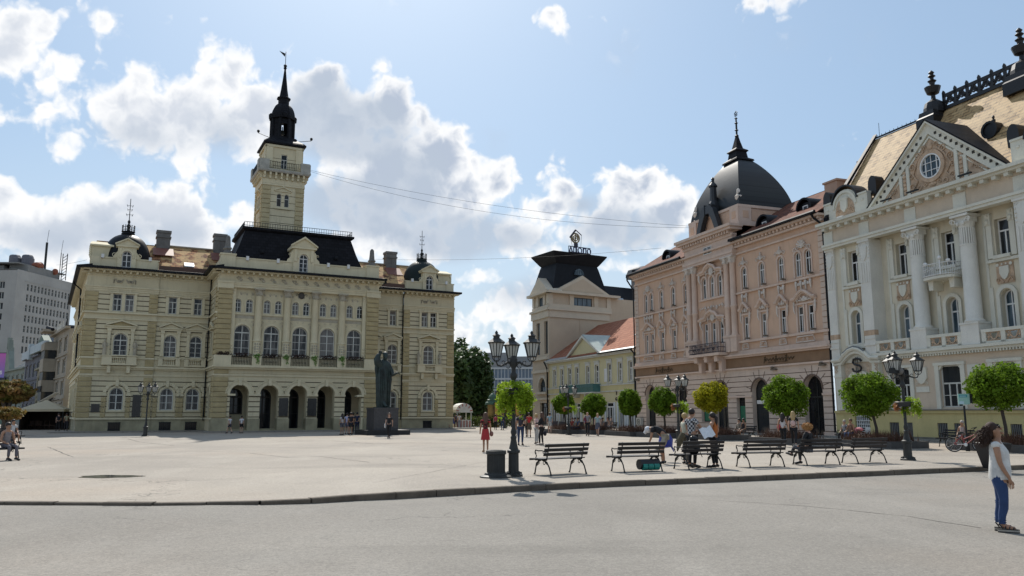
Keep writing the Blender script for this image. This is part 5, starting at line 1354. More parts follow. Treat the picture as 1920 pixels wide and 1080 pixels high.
for s in (-1, 1):
    mb.prism([(wc+s*2.6, 15.8), (wc+s*4.3, 15.8), (wc+s*2.6, 17.1)], 0, .05); mb.box(wc+s*2.15-.14, wc+s*2.15+.14, 0, .05, 15.8, 17.4)
    for k in range(6): mb.box(wc+s*2.15-.12, wc+s*2.15+.12, .05, .11, 15.9+.27*k, 16.08+.27*k)
    for (x, z, q) in ((1.3, 16.2, .26), (1.35, 16.9, .22), (1.2, 17.5, .26), (.7, 18.1, .26), (.3, 18.5, .2), (.8, 15.98, .2), (.4, 16.05, .15), (1.45, 15.95, .14), (2.9, 16.3, .22), (3.3, 16.1, .2), (3.7, 15.95, .14), (2.8, 16.75, .16)):
        volute(mb, wc+s*x, z, q, .1, s, r=.22); 
    mb.tube([(wc+s*1.5, .08, 15.95), (wc+s*1.1, .12, 16.5), (wc+s*1.45, .1, 17.0), (wc+s*1.0, .12, 17.8), (wc+s*.5, .1, 18.3)], .06, 5)
    mb.tube([(wc+s*2.7, .08, 16.9), (wc+s*3.1, .1, 16.45), (wc+s*3.9, .08, 15.95)], .07, 5)
mb.ball((wc, .08, 18.5), (.2, .08, .25)); mb.ball((wc, .08, 16.05), (.3, .08, .16))
mb.arc(wc, 17.2, .8, 1.05, .0, .18, 0, 2*PI, 28)
mb.build('tympanum_relief', terra, ped)
mb = MB(F0); mb.arc(wc, 17.2, .72, .8, -.02, .2, 0, 2*PI, 28)
for x in (-.42, 0, .42): hh = math.sqrt(.74**2-x*x); mb.box(wc+x-(.035 if x else .02), wc+x+(.035 if x else .02), .07, .11, 17.2-hh, 17.2+hh)
for z in (-.25, .25): hh = math.sqrt(.74**2-z*z); mb.box(wc-hh, wc+hh, .07, .105, 17.2+z-.02, 17.2+z+.02)
rw = mb.build('round_window', white, ped); mb = MB(F0); mb.disc(wc, 17.2, .76, .06, 28); mb.build('pane', glassb, rw)
for u, z in ((36.3, 15.75), (38.5, 15.75), (42.4, 15.75)):
    mb = MB(F0); mb.box(u-.45, u+.45, .55, .7, z, z+.08); mb.tube([(u, .6, z), (u+.2, .5, z+.3)], .02, 4); mb.build('floodlight', castiron, ped)
# roofs: steep glazed front slope to a cresting
mb = MB(F0); slope(mb, w0+.35, w1+6, .1, 15.6, -5.0, 22.7); mb.build('glazed_roof', tantile, WB)
mb = MB(F0); slope(mb, w0+.35, w1+6, -5.02, 22.7, -12, 15.6); mb.build('rear_roof', pinkroof, WB)
mb = MB(F0)      # roof of the pediment
for s in (-1, 1):
    mb.add([(wc+s*(PA+.35), .36, 15.62), (wc, .36, PZ+.2), (wc, -4, PZ+.2), (wc+s*(PA+.35), -1.0, 15.62), (wc+s*(PA+.35), .36, 15.5), (wc, .36, PZ+.08), (wc, -4, PZ+.08), (wc+s*(PA+.35), -1.0, 15.5)], [(0, 1, 2, 3), (4, 7, 6, 5), (0, 4, 5, 1), (0, 3, 7, 4)])
mb.build('pediment_roof', blackroof, ped)
mb = MB(F0)
mb.add([(w0+.2, .3, 15.6), (w0+.55, .3, 15.6), (w0+.55, -5, 22.85), (w0+.2, -5, 22.85), (w0+.2, .3, 16.0), (w0+.55, .3, 16.0), (w0+.55, -5, 23.1), (w0+.2, -5, 23.1)], [(0, 1, 5, 4), (1, 2, 6, 5), (3, 0, 4, 7), (4, 5, 6, 7), (2, 3, 7, 6)])
mb.build('verge', blackroof, WB)
mb = MB(F0); mb.add([(w0+.4, 0, 15.0), (w0+.4, -12, 15.0), (w0+.4, -12, 15.4), (w0+.4, -5, 22.5), (w0+.4, 0, 15.4)], [(0, 1, 2, 3, 4)]); mb.build('gable_wall', concrete, WB)
mb = MB(F0); mb.tube([(w0+.3, -5, 22.8), (36, -5, 22.8)], .07, 5)
for k in range(14): mb.tube([(30.4+.4*k, -5, 22.8), (30.4+.4*k, -5, 22.98)], .02, 3)
mb.tube([(30.6, -5, 22.8), (30.6, -5, 23.9)], .02, 3); mb.build('ridge_rail', castiron, WB)
mb = MB(F0)      # cast cresting between the two finials
x = 36.6
while x < 42.2:
    a = x; y = -5.0
    mb.prism([(a-.1, 22.7), (a+.1, 22.7), (a+.1, 24.0), (a, 24.15), (a-.1, 24.0)], y-.06, y+.06)
    b = a+.94
    for s, (p, q) in ((1, (a, b)), (-1, (b, a))):
        mb.tube([(p, y, 22.85), ((p+q)/2, y, 23.45), (p+(q-p)*.9, y, 23.85)], .07, 4); mb.tube([(p, y, 23.4), (p+(q-p)*.3, y, 23.1)], .06, 4)
    mb.ball(((a+b)/2, y, 23.75), (.13, .07, .13), n=6, k=4); mb.arc((a+b)/2, 23.35, .16, .26, y-.05, y+.05, 0, 2*PI, 8)
    x += .94
mb.box(36.5, 42.3, -5.1, -4.9, 22.7, 22.95); mb.box(36.5, 42.3, -5.06, -4.94, 23.62, 23.86); mb.box(36.5, 42.3, -5.05, -4.95, 23.26, 23.38)
mb.build('roof_cresting', MATS['tarred_metal'], WB)
for u in (36.0, 42.75):
    mb = MB(F0)
    mb.sqloft((u, -4.6), [(.75, .9, 21.4), (.75, .9, 22.2), (.65, .75, 22.35), (.6, .7, 22.7)])
    mb.lathe((u, -4.7), [(.75, 22.60), (.72, 22.99), (.6, 23.38), (.3, 23.61), (.16, 23.69), (.14, 24.00), (.4, 24.12), (.52, 24.47), (.55, 24.59), (.3, 24.63), (.16, 24.78), (.2, 24.94), (.3, 25.06), (.14, 25.17), (.12, 25.29), (.26, 25.41), (.12, 25.56), (.2, 25.68), (.06, 25.84)], 12)
    mb.build('roof_finial', MATS['tarred_metal'], WB)
mb = MB(F0)      # small round dormer in the slope
u, v, z = 42.3, -2.0, 18.9
mb.lathe((u, v-.3), [(.1, z+.55), (.12, z+.7), (.05, z+.75), (.09, z+.9), (.02, z+1.0)], 8)
n = 14; pr = [(u+.5*math.cos(2*PI*i/n), z+.55*math.sin(2*PI*i/n)) for i in range(n)]
mb.prism(pr, v-1.5, v+.1); mb.arc(u, z, .42, .56, v+.1, v+.2, 0, 2*PI, n)
mb.build('round_dormer', MATS['tarred_metal'], WB)
mb = MB(F0); mb.box(w0-1.3, w0-.3, -5.6, -4.6, 19.8, 21.4); mb.build('chimney', MATS['pink_chimney'], PK)
# ================================================================== YELLOW HOUSE AND CORNER TOWER BUILDING
YE = thing('yellow_house', 'low pale yellow house with red tiled roof, small pediment and teal balcony', 'house', (5.0044, 111, 0), math.atan2(-.93445, .35611))
YL = 24.6
wins = [2.35, 4.75, 7.15, 9.4, 12.5, 15.0, 18.2, 20.8, 23.25]
def yw(u): return (u-.45, u+.45, 5.3, 7.45, False)
doors = [(1.3, 3.0), (4.0, 5.6), (6.6, 8.2), (9.0, 10.4), (14.2, 15.6), (17.3, 19.2), (20.3, 21.8), (22.6, 24.0)]
mb = MB(F0); wall(mb, 0, YL, -.5, 8.4, 0, [yw(u) for u in wins]+[(a, b, -.2, 2.95, False) for a, b in doors], .25)
mb.build('wall', yel2, YE)
for u in wins:
    window(F0, YE, u-.45, u+.45, 5.3, 7.45, -.12, False, 2, 6.7, 1, white, glass, fw=.09)
    mb = MB(F0); mb.box(u-.62, u-.45, -.02, .07, 5.2, 7.5); mb.box(u+.45, u+.62, -.02, .07, 5.2, 7.5); mb.box(u-.62, u+.62, -.02, .09, 7.5, 7.85); mb.box(u-.72, u+.72, -.02, .16, 7.852, 7.95); mb.box(u-.66, u+.66, -.02, .16, 5.1, 5.2); mb.build('surround', offwhite, YE)
mb = MB(F0); mb.box(17.0, 17.7, .05, .1, 5.35, 6.9); mb.box(17.1, 17.2, .11, .14, 5.4, 6.8); mb.build('open_shutter', white, YE)
for a, b in doors:
    w = window(F0, YE, a, b, -.2, 2.95, -.1, False, 3, 2.4, 0, white, glassd, fw=.12, name='shop_front')
    mb = MB(F0); mb.box(a-.35, a, -.02, .1, -.3, 2.95); mb.box(b, b+.35, -.02, .1, -.3, 2.95); mb.build('door_leaf', M('pale_blue_white_paint', (.62, .66, .68), .6), w)
mb = MB(F0); mb.box(0, YL, -.02, .12, 4.9, 5.05); mb.box(0, YL, -.02, .1, 4.15, 4.28); mb.box(-.1, YL, -.1, .35, 8.4, 8.55); mb.box(-.15, YL, -.1, .5, 8.552, 8.72); mb.build('mouldings', offwhite, YE)
mb = MB(F0); mb.box(0, YL, 0, .06, 4.28, 4.9); mb.build('yellow_band', M('yellow_band', (.58, .51, .27), .85), YE)
mb = MB(F0); mb.box(6.1, 15.9, 0, 1.1, 4.05, 4.2); 
for x in (7, 10, 13, 15): mb.box(x-.1, x+.1, 0, .8, 3.6, 4.05)
b_ = mb.build('balcony', offwhite, YE)
mb = MB(F0)
for i in range(60): x = 6.15+9.7*i/59; mb.box(x-.03, x+.03, 1.02, 1.06, 4.2, 5.15)
mb.box(6.1, 15.9, 1.0, 1.08, 5.1, 5.18); mb.box(6.1, 15.9, 1.0, 1.08, 4.25, 4.32)
for x in (6.1, 15.85): mb.box(x, x+.05, 0, 1.05, 4.2, 5.15)
mb.build('railing', balcgreen, b_)
mb = MB(F0); mb.prism([(7.1, 8.72), (15.9, 8.72), (11.5, 11.0)], -.4, .05); pd = mb.build('pediment', yel2, YE)
mb = MB(F0)
for s in (-1, 1): mb.prism([(11.5+s*4.7, 8.74), (11.5+s*4.7, 9.0), (11.5, 11.42), (11.5, 11.12)], -.4, .35)
mb.box(7.0, 16.0, .05, .2, 8.74, 8.86); mb.build('cornice', offwhite, pd)
mb = MB(F0)
for s in (-1, 1): mb.add([(11.5+s*4.6, .3, 9.05), (11.5, .3, 11.5), (11.5, -5, 11.5), (11.5+s*4.6, .0, 9.05)], [(0, 1, 2, 3)])
mb.build('copper_sheet', M('verdigris_sheet', (.35, .42, .39), .45, .2, 2), pd)
mb = MB(F0); slope(mb, -.2, YL, .3, 8.9, -8, 14.2); slope(mb, -.2, YL, -8.01, 14.2, -15, 9); mb.build('tile_roof', orange, YE)
mb = MB(F0); slope(mb, 16.2, YL, .55, 8.76, -.1, 9.15, t=.04); slope(mb, -.2, 7, .55, 8.76, -.1, 9.15, t=.04); mb.build('eaves_sheet', M('pale_sheet', (.45, .48, .5), .35, metal=.5), YE)
mb = MB(F0); mb.tube([(16.2, .6, 8.75), (YL+.1, .6, 8.75)], .1, 5); mb.tube([(YL-.2, .6, 8.7), (YL-.15, .2, 8.2), (YL-.15, .15, .2)], .09, 6); mb.tube([(-.1, .6, 8.75), (.1, .4, 8.2), (.1, .15, 7.6), (.1, .15, .2)], .1, 6); mb.build('gutter', blackmetal, YE)
for u, t in ((7.6, .28), (20.3, .33)):
    v = .3-8.3*t; z = 8.9+5.3*t; mb = MB(F0); slope(mb, u-.5, u+.5, v, z+.12, v-1.1, z+.82, t=.1); mb.build('skylight', MATS['zinc_sheet'], YE)
txt('G', .55, castiron, YE, 'shop_letter', .04, (19.9, -.1, 3.1), (PI/2, 0, 0)); txt('I', .7, castiron, YE, 'shop_letter', .04, (19.95, -.1, 3.75), (PI/2, 0, 0))

TB = thing('corner_tower_building', 'tan tower block with black flared roof and gabled tops behind the yellow house', 'tower building', (5.0044, 111, 0), math.atan2(-.93445, .35611))
# facade part -5.4..0 in the street line; long wall goes back to the right, parallel to the town hall front
mb = MB(F0)
tw = [(-4.1, -2.85, 9.9, 14.5, False), (-1.25, .0, 9.9, 14.5, False), (-3.25, -.65, 4.65, 6.6, True), (-2.9, -.5, -.2, 3.1, False)]
X0, X1 = -5.6, .45
wall(mb, X0, X1, -.5, 9.4, 0, [h for h in tw if h[3] < 9], .5); wall(mb, X0, X1, 9.4, 15.0, 0, [h for h in tw if h[3] > 9], .4)
mb.build('front_wall', tanwall, TB)
for h in tw[:2]: window(F0, TB, h[0], h[1], h[2], h[3], -.3, False, 1, None, 2, castiron, glassb, fw=.07)
window(F0, TB, -3.25, -.65, 4.65, 6.6, -.3, True, 4, 5.4, 0, castiron, glassb, fw=.07); window(F0, TB, -2.9, -.5, -.2, 3.1, -.3, False, 2, 2.5, 0, castiron, glassd, fw=.1)
mb = MB(F0); mb.arc(-1.95, 5.3, 1.3, 1.65, 0, .14); mb.box(-3.7, -.2, 0, .3, 4.3, 4.6); mb.box(X0, X1, 0, .35, 9.1, 9.5); mb.box(X0, X1, 0, .2, 7.3, 7.7); mb.box(X0, X1, 0, .12, 3.5, 3.8)
mb.box(X0-.1, X1+.1, 0, .2, 15.0, 16.0); mb.box(X0-.25, X1+.25, 0, .4, 16.0, 16.3); mb.build('front_mouldings', tantrim, TB)
# long side wall
SF = Frame((.45, 0), (math.cos(1.738), math.sin(1.738)))       # direction given in the facade frame
LW_ = 17.0
mb = MB(SF); wall(mb, 0, LW_, -.5, 15.0, 0); wall(mb, 0, LW_, 16.3, 18.4, -.15, [(4.3, 7.6, 16.9, 18.1, False)], .2); wall(mb, 0, LW_, 15.0, 16.3, 0)
mb.box(5.2, 5.28, 0, .05, 9, 15)
mb.build('side_wall', tanwall, TB)
window(SF, TB, 4.3, 7.6, 16.9, 18.1, -.25, False, 4, None, 0, castiron, glassb, fw=.07)
mb = MB(SF); mb.box(0, 10.5, 0, .18, 15.0, 16.0); mb.box(-.3, 10.8, 0, .4, 16.0, 16.3); mb.box(-.2, 11, -.15, .1, 16.95, 17.1) if False else None
mb.box(0, 11, -.14, .06, 16.3, 16.8)
for u in (0.0, 3.6, 7.9, 10.2): mb.box(u, u+.7, -.15, .02, 16.9, 18.4)
mb.box(0, 11, -.15, .05, 16.75, 16.9)
mb.box(-.5, 12.2, -.3, .7, 18.4, 18.75); mb.build('side_mouldings', tantrim, TB)
mb = MB(F0); wall(mb, X0, X1, 16.3, 18.4, -.15, [(-3.4, -1.8, 16.8, 18.1, False)], .2)
mb.box(X0, X1, -.14, .06, 16.3, 16.8)
for u in (X0, -4.1, -1.6, -.4): mb.box(u, u+.7, -.15, .02, 16.9, 18.4)
mb.box(X0-.6, X1+.6, -.3, .7, 18.4, 18.75); mb.build('front_top', tantrim, TB)
window(F0, TB, -3.4, -1.8, 16.8, 18.1, -.25, False, 2, None, 0, castiron, glassb, fw=.07)
mb = MB(F0); mb.prism([(X0-.6, 18.76), (X1+.3, 18.76), (-2.6, 21.0)], -2.0, .3); mb.build('front_gable', tantrim, TB)
mb = MB(SF); mb.prism([(.8, 18.76), (10.6, 18.76), (5.7, 21.3)], -1.8, .3); mb.build('side_gable', tantrim, TB)
mb = MB(SF); mb.prism([(1.9, 18.9), (9.5, 18.9), (5.7, 20.85)], .3, .34); mb.build('gable_field', tanwall, TB)
mb = MB(SF)
cx, cy = 5.6, -3.0
mb.sqloft((cx, cy), [(5.0, 3.0, 18.7), (4.6, 2.75, 19.6), (3.75, 2.2, 22.6), (3.6, 2.1, 23.0), (3.8, 2.25, 23.2), (4.7, 3.0, 24.4), (4.75, 3.05, 24.6)])
rf = mb.build('flared_roof', M('blue_black_roof', (.012, .014, .018), .55, .3, 1, spec=.12), TB)
mb = MB(SF); mb.disc(5.6, 21.6, .7, -.42, 12, 0, 0, PI); mb.box(4.8, 6.4, -.7, -.4, 21.45, 21.6); mb.arc(5.6, 21.6, .6, .8, -.7, -.38, 0, PI, 8); mb.build('eyebrow_window', glassb, rf)
# long dark roof further back
mb = MB(SF); mb.add([(10.5, -.3, 16.5), (LW_+14, -.3, 16.5), (LW_+14, -4, 21.0), (10.5, -4, 21.0)], [(0, 1, 2, 3)]); mb.add([(10.5, -4, 21.0), (LW_+14, -4, 21.0), (LW_+14, -8, 16.5), (10.5, -8, 16.5)], [(0, 1, 2, 3)]); mb.build('long_roof', MATS['blue_black_roof'], TB)
mb = MB(SF); mb.box(LW_, LW_+14, -.4, 0, -.5, 16.5); mb.build('long_wall', tanwall, TB)
for u in (13.2, 16.6, 20.2):
    mb = MB(SF); slope(mb, u, u+1.5, -.6, 17.3, -1.9, 18.9, t=.1); mb.build('skylight', MATS['zinc_sheet'], TB)
mb = MB(SF); mb.box(19.3, 23.0, -5.5, -3.5, 20.5, 22.7); mb.sqloft((21.15, -4.5), [(2.3, 1.4, 22.7), (2.5, 1.6, 23.1), (2.2, 1.3, 24.2), (1.4, .7, 24.6), (.3, .2, 24.9)]); mb.build('roof_vent_house', M('vent_house', (.24, .23, .22), .8), TB)
mb = MB(SF); mb.lathe((18.4, -3.4), [(.05, 21), (.05, 23)], 5); mb.ball((18.1, -3.3, 23.2), (.5, .2, .75)); mb.build('satellite_dish', blackmetal, TB)
# rooftop sign: letters and disc
navy = M('navy_sign_face', (.035, .035, .11), .5)
sg = thing('rooftop_sign', 'blue lettered rooftop sign with golden disc and bent black frame on the tan tower', 'sign', (0, 0, 0), 0); sg.parent = None
pm = Matrix.Translation((5.0044, 111, 0)) @ Matrix.Rotation(math.atan2(-.93445, .35611), 4, 'Z')
bx, by = SF.o[0]+SF.t[0]*5.4+SF.n[0]*(-.15), SF.o[1]+SF.t[1]*5.4+SF.n[1]*(-.15)
wp = pm @ Vector((bx, by, 24.6)); sg.location = wp; sg.rotation_euler = (0, 0, math.atan2(-.93445, .35611)+1.738)
mb = MB(F0); mb.box(-2.6, 3.1, -.2, -.05, .1, .3); mb.box(-2.6, 3.1, -.2, -.05, 1.35, 1.5)
for x in (-2.6, -.8, 1.1, 3.0): mb.box(x, x+.1, -.2, -.1, 0, 1.5)
mb.build('sign_frame', castiron, sg)
txt('АПОЛО', 1.6, navy, sg, 'lettering', .08, (.3, 0, .12), (PI/2, 0, 0), bold=.03)
mb = MB(F0); mb.arc(-.6, 3.4, .85, 1.15, -.5, -.3, 0, 2*PI, 20); mb.arc(-.6, 3.4, .45, .7, -.5, -.3, 0, 2*PI, 16); mb.ball((-.6, -.4, 3.4), (.3, .1, .3)); mb.box(-.66, -.54, -.5, -.3, 2.3, 4.5)
mb.build('golden_disc', M('dull_gold', (.22, .17, .09), .4, metal=.5), sg)
mb = MB(F0); mb.box(-.9, -.1, -.6, -.2, 1.5, 2.3); mb.tube([(-2.0, -.4, 3.4), (-.5, -.4, 5.2)], .2, 4); mb.tube([(-.5, -.4, 5.2), (1.0, -.4, 4.2)], .12, 4); mb.tube([(1.0, -.4, 4.2), (.8, -.4, 1.5)], .05, 4); mb.tube([(-1.9, -.4, 3.4), (-1.4, -.4, 1.5)], .05, 4)
sg.scale = (.68, .68, .68)
mb.build('bent_frame', M('dark_navy_steel', (.02, .02, .04), .5), sg)

# ================================================================== BACKGROUND BUILDINGS
def wpt(px, Y): return ((px-960)/FPX*Y/math.cos(PITCH)*1.0, Y)
HR = thing('office_tower', 'tall grey concrete office block with rows of narrow windows and antennas on its roof', 'office block', (-142.2, 225, 0), 0)
HH = 42.6; TF = Frame((0, 0), (.085, 1))
FR = Frame((-45, 0), (1, 0))
rowsz = [38.0-3.05*i for i in range(7)]
mb = MB(TF)
cols = [5.0+(25-6.2)*k/12 for k in range(13)]
LT2 = 25.2
hs = [(c-.42, c+.42, z-1.0, z+1.0, False) for c in cols for z in rowsz]
mb = MB(TF); wall(mb, 0, LT2, -1, HH, 0, hs, .3)
mb.box(3.6, LT2-.5, 0, .1, 39.6, 39.75)
mb.build('side_wall', concrete, HR)
lc = [38.2, 41.0]
mb = MB(FR); wall(mb, 0, 45, -1, HH, 0, [(c-.75, c+.75, z-1.0, z+1.0, False) for c in lc for z in rowsz], .3); mb.build('front_wall', concrete, HR)
mb = MB(F0); mb.slab([(-45, 0), (0, 0), (2.1, -25), (-43, -25)], HH-.3, HH-.1); mb.box(-45, -44.9, -25, 0, -1, HH); mb.build('flat_roof', concrete, HR)
for z in rowsz[:6]:
    for c in cols: window(TF, HR, c-.42, c+.42, z-1.0, z+1.0, -.15, False, 1, z+.2, 0, offwhite, glassd, fw=.06)
for z in rowsz:
    for c in lc: window(FR, HR, c-.75, c+.75, z-1.0, z+1.0, -.15, False, 2, None, 0, offwhite, glassd, fw=.08)
mb = MB(F0)
for z in rowsz[6:]:
    for c in cols:
        p = TF(c, 0, z); q = MB(TF)
        mb.add([TF(c-.42, -.15, z-1.0), TF(c+.42, -.15, z-1.0), TF(c+.42, -.15, z+1), TF(c-.42, -.15, z+1)], [(0, 1, 2, 3)])
o_ = MB(None); o_.v = [tuple(FW(*v)) for v in mb.v]; o_.v = [(a, -b if False else b, c) for a, b, c in o_.v]
mb2 = MB(TF)
for c in cols: mb2.quad((c-.42, -.15, rowsz[6]-1), (c+.42, -.15, rowsz[6]-1), (c+.42, -.15, rowsz[6]+1), (c-.42, -.15, rowsz[6]+1))
lo = mb2.build('lower_windows', glassd, HR); lo['kind'] = 'stuff'
mb = MB(F0); mb.box(-5, 0.5, -20, -4, HH+.0, HH+2.0); mb.box(-40, -6, -18, -3, HH, HH+1.6); mb.slab([(-40, -1.5), (-1, -1.5), (1.2, -22), (-38, -22)], HH+2.0, HH+2.35); mb.build('roof_storey', M('roof_storey_grey', (.22, .22, .21), .8), HR)
mb = MB(F0)
for x in (2.0, 5.6): mb.lathe((x-9, -10), [(1.5, HH+2.3), (1.7, HH+3.5), (1.7, HH+5.0), (1.4, HH+5.4)], 8); 
for x in (-7.4, -3.6): mb.lathe((x, -10), [(1.6, HH+2.3), (1.6, HH+5.6), (1.3, HH+6.0)], 8)
mb.build('water_tanks', M('tank_grey', (.14, .14, .16), .6), HR)
mb = MB(F0)
for x, y, h_, r in ((-22, -3, 9, .18), (-19.5, -3, 6, .22), (-14.5, -5, 7.5, .12), (-1.2, -15, 11, .35), (.0, -21, 9, .12)):
    mb.tube([(x, y, HH), (x, y, HH+h_)], r, 5); mb.tube([(x, y, HH+h_), (x+.3, y, HH+h_+4)], .07, 3)
for x in (1.2, 2.6):
    mb.tube([(x, -20, HH), (x, -20, HH+8.5)], .14, 4)
for z in range(8): mb.tube([(1.2, -20, HH+z), (2.6, -20, HH+z+1)], .1, 3)
mb.build('antennas', castiron, HR)
mb = MB(F0); mb.ball((-12, -3, HH+4.6), (1.1, .5, 1.1)); mb.ball((-1.6, -13, HH+3.2), (1.3, .7, 1.3)); mb.ball((.9, -17, HH+2.2), (1.0, .6, 1.0)); mb.ball((0, -9, HH+2.8), (1.6, 1.0, .9)); mb.build('rusty_dishes', M('rust_red_dish', (.28, .09, .05), .7), HR)

street = M('aged_brown_stucco', (.30, .25, .18), .9, .3, .6, streak=.4); streetg = M('grey_green_stucco', (.24, .27, .235), .9, .25, .6, streak=.3); streetb = M('dark_blue_grey_stucco', (.13, .13, .155), .85, .3, .8, streak=.2); streett = M('tan_grey_stucco', (.34, .30, .235), .9, .25, .6, streak=.35)
def street_house(name, label, pxl, Yl, pxr, Yr, h, mat, nwin, floors, roof=None, depth=14, wz=None):
    a = ((pxl-960)/FPX*Yl, Yl); b = ((pxr-960)/FPX*Yr, Yr)
    L = math.hypot(b[0]-a[0], b[1]-a[1]); t = thing(name, label, 'house', (a[0], a[1], 0), math.atan2(b[1]-a[1], b[0]-a[0]))
    hs = []
    for fl in range(floors):
        z0 = .8+fl*(h-1)/floors
        for k in range(nwin): u = L*(k+.5)/nwin; hs.append((u-L/nwin*.24, u+L/nwin*.24, z0+.3, z0+(h-1)/floors*.72, False))
    mb = MB(F0); wall(mb, 0, L, -.5, h, 0, hs, .3); mb.box(0, L, -depth, -depth+.1, -.5, h); mb.box(0, .05, -depth, -.001, -.5, h); mb.box(L-.05, L, -depth, -.001, -.5, h); mb.build('wall', mat, t)
    for q in hs: window(F0, t, q[0], q[1], q[2], q[3], -.18, False, 2, None, 1, offwhite, glassd, fw=.08)
    mb = MB(F0); mb.box(-.1, L+.1, -.1, .5, h, h+.3)
    for fl in range(1, floors): z = .5+fl*(h-1)/floors; mb.box(0, L, 0, .18, z, z+.16)
    for q in hs: mb.box(q[0]-.15, q[1]+.15, 0, .12, q[3]+.05, q[3]+.25)
    mb.build('mouldings', mat, t)
    return t, L
t, L = street_house('corner_bay_house', 'narrow tan street house with stacked bay windows and rounded balcony beside the town hall', 99, 116, 127, 103, 12.6, streett, 3, 4)
mb = MB(F0)
for z0, z1 in ((4.6, 6.2), (7.4, 9.2), (10.4, 11.4)): mb.box(1.0, 5.2, 0, 1.6, z0, z1)
mb.box(.8, 5.4, 0, 1.9, 13.0, 13.3); mb.box(1.2, 5.0, 0, 1.4, 11.4, 11.6); mb.build('bay', streett, t)
mb = MB(F0); mb.box(1.1, 5.1, .1, 1.5, 6.2, 7.4); mb.box(1.1, 5.1, .1, 1.5, 9.2, 10.4); mb.box(1.1, 5.1, .1, 1.5, 3.4, 4.6); mb.build('bay_glazing', glassd, t)
mb = MB(F0); mb.box(.9, 5.3, 1.5, 1.62, 4.6, 5.4); mb.tube([(.6, .8, 13.3), (3, 1.2, 13.75), (5.5, .8, 13.3)], .25, 6); mb.lathe((8, -2), [(.05, 12.9), (.05, 14)], 5); mb.build('dark_canopy', blackroof, t)
mb = MB(F0); 
for i in range(12): mb.tube([(6+.6*i, .3, 12.9), (6+.6*i, .3, 13.8)], .03, 3)
mb.tube([(6, .3, 13.8), (12.6, .3, 13.8)], .04, 4); mb.build('roof_railing', offwhite, t)
t, L = street_house('brown_street_house', 'weathered brown two-storey house between the bay-windowed house and the dark blue one', 74, 135, 101, 118, 8.7, street, 4, 2)
t, L = street_house('blue_grey_house', 'dark blue-grey house with pale parapet bands and black mansard', 50, 152, 78, 136, 11.4, streetb, 4, 3)
mb = MB(F0); mb.box(-.3, L*.45, 0, .7, 11.5, 12.9); mb.box(L*.55, L+8, 0, .7, 12.0, 13.4); mb.box(L*.45, L*.55, .1, .8, 11.2, 14.0); mb.build('pale_parapet', M('pale_blue_band', (.42, .47, .5), .8), t)
mb = MB(F0); mb.add([(0, -1, 11.7), (L+8, -1, 11.7), (L+6, -3, 16.0), (3.5, -3, 16.0), (3.5, -9, 16.0), (L+6, -9, 16.0), (0, -11, 11.7), (L+8, -11, 11.7)], [(0, 1, 2, 3), (3, 2, 5, 4), (6, 0, 3, 4), (1, 7, 5, 2), (4, 5, 7, 6)])
mb.box(3.3, L+6.2, -9.2, -2.8, 16.0, 16.3); mb.build('mansard', M('slate_blue_roof', (.05, .055, .065), .6, .3, .8), t)
mb = MB(F0); mb.prism([(L*.6, 12.0), (L+7, 12.0), (L+7, 12.5), (L*1.0, 14.9), (L*.6, 12.5)], -.9, .2); mb.build('green_gable', M('green_gable', (.10, .15, .12), .7), t)
mb = MB(F0); mb.lathe((4, -5), [(.3, 16.3), (.25, 17), (.5, 17.2), (.1, 17.6), (.05, 19)], 6); mb.lathe((10, -5), [(.3, 16.3), (.25, 17), (.5, 17.2), (.1, 17.6), (.05, 20)], 6); mb.tube([(10, -5, 19), (8, -5, 17.2)], .12, 4); mb.build('roof_finial', castiron, t)
t, L = street_house('green_gabled_house', 'grey-green corner house with steep front gable at the end of the street', 9, 172, 51, 154, 10.2, streetg, 5, 3)
mb = MB(F0); mb.prism([(1.0, 10.5), (9.5, 10.5), (8.4, 12.2), (6.8, 15.3), (5.6, 16.4), (5.0, 15.3), (3.0, 12.2)], -.6, .4); mb.box(5.2, 5.9, -.3, .5, 15, 17.4); mb.box(6.6, 7.2, -.3, .5, 14, 16.8); mb.build('gable', streetg, t)
mb = MB(F0); mb.box(2.6, 5.8, .3, 1.6, 7.6, 9.2); mb.build('dark_balcony', streetb, t)
mb = MB(F0); mb.add([(0, -1, 10.5), (L, -1, 10.5), (L-1, -6, 14.5), (6, -6, 14.5)], [(0, 1, 2, 3)]); mb.add([(L-4, .1, 12.4), (L-.6, .1, 12.8), (L-.6, -3, 14.6), (L-4, -3, 14.2)], [(0, 1, 2, 3)]); mb.build('sheet_roof', MATS['zinc_sheet'], t)
t, L = street_house('low_arcade_house', 'small two-storey house with pale green shopfront left of the cafe tent', -80, 118, 24, 124, 5.6, M('mint_panel', (.30, .42, .34), .8, .1), 6, 2)

GB = thing('glass_office_block', 'distant glass-fronted office block behind the trees beyond the square', 'office block', (-13, 235, 0), R(-8))
mb = MB(F0); mb.box(0, 42, -15, -.3, -1, 15.6); mb.box(4, 11, -12, -4, 15.6, 19.5); mb.box(12.4, 18, -12, -4, 15.6, 18.3); mb.box(1, 38, -8, -.25, 15.6, 16.4); mb.build('core', M('dim_grey_concrete', (.27, .27, .27), .8), GB)
mb = MB(F0); mb.quad((0, 0, 2), (29, 0, 2), (29, 0, 14.6), (0, 0, 14.6)); mb.build('glass_front', glassmat('far_blue_glass', (.10, .14, .19), (.2, .26, .32), .15), GB)
mb = MB(F0)
for i in range(30): mb.box(i-.08, i+.08, 0, .15, 2, 14.8)
for z in (2, 5.2, 8.3, 11.5, 14.6): mb.box(0, 29, 0, .3, z-.25, z+.25)
mb.box(29, 42, -.3, .2, -1, 14); mb.box(31, 33, .2, .5, 0, 15)
mb.build('mullions', M('pale_mullion', (.5, .52, .53), .6), GB)
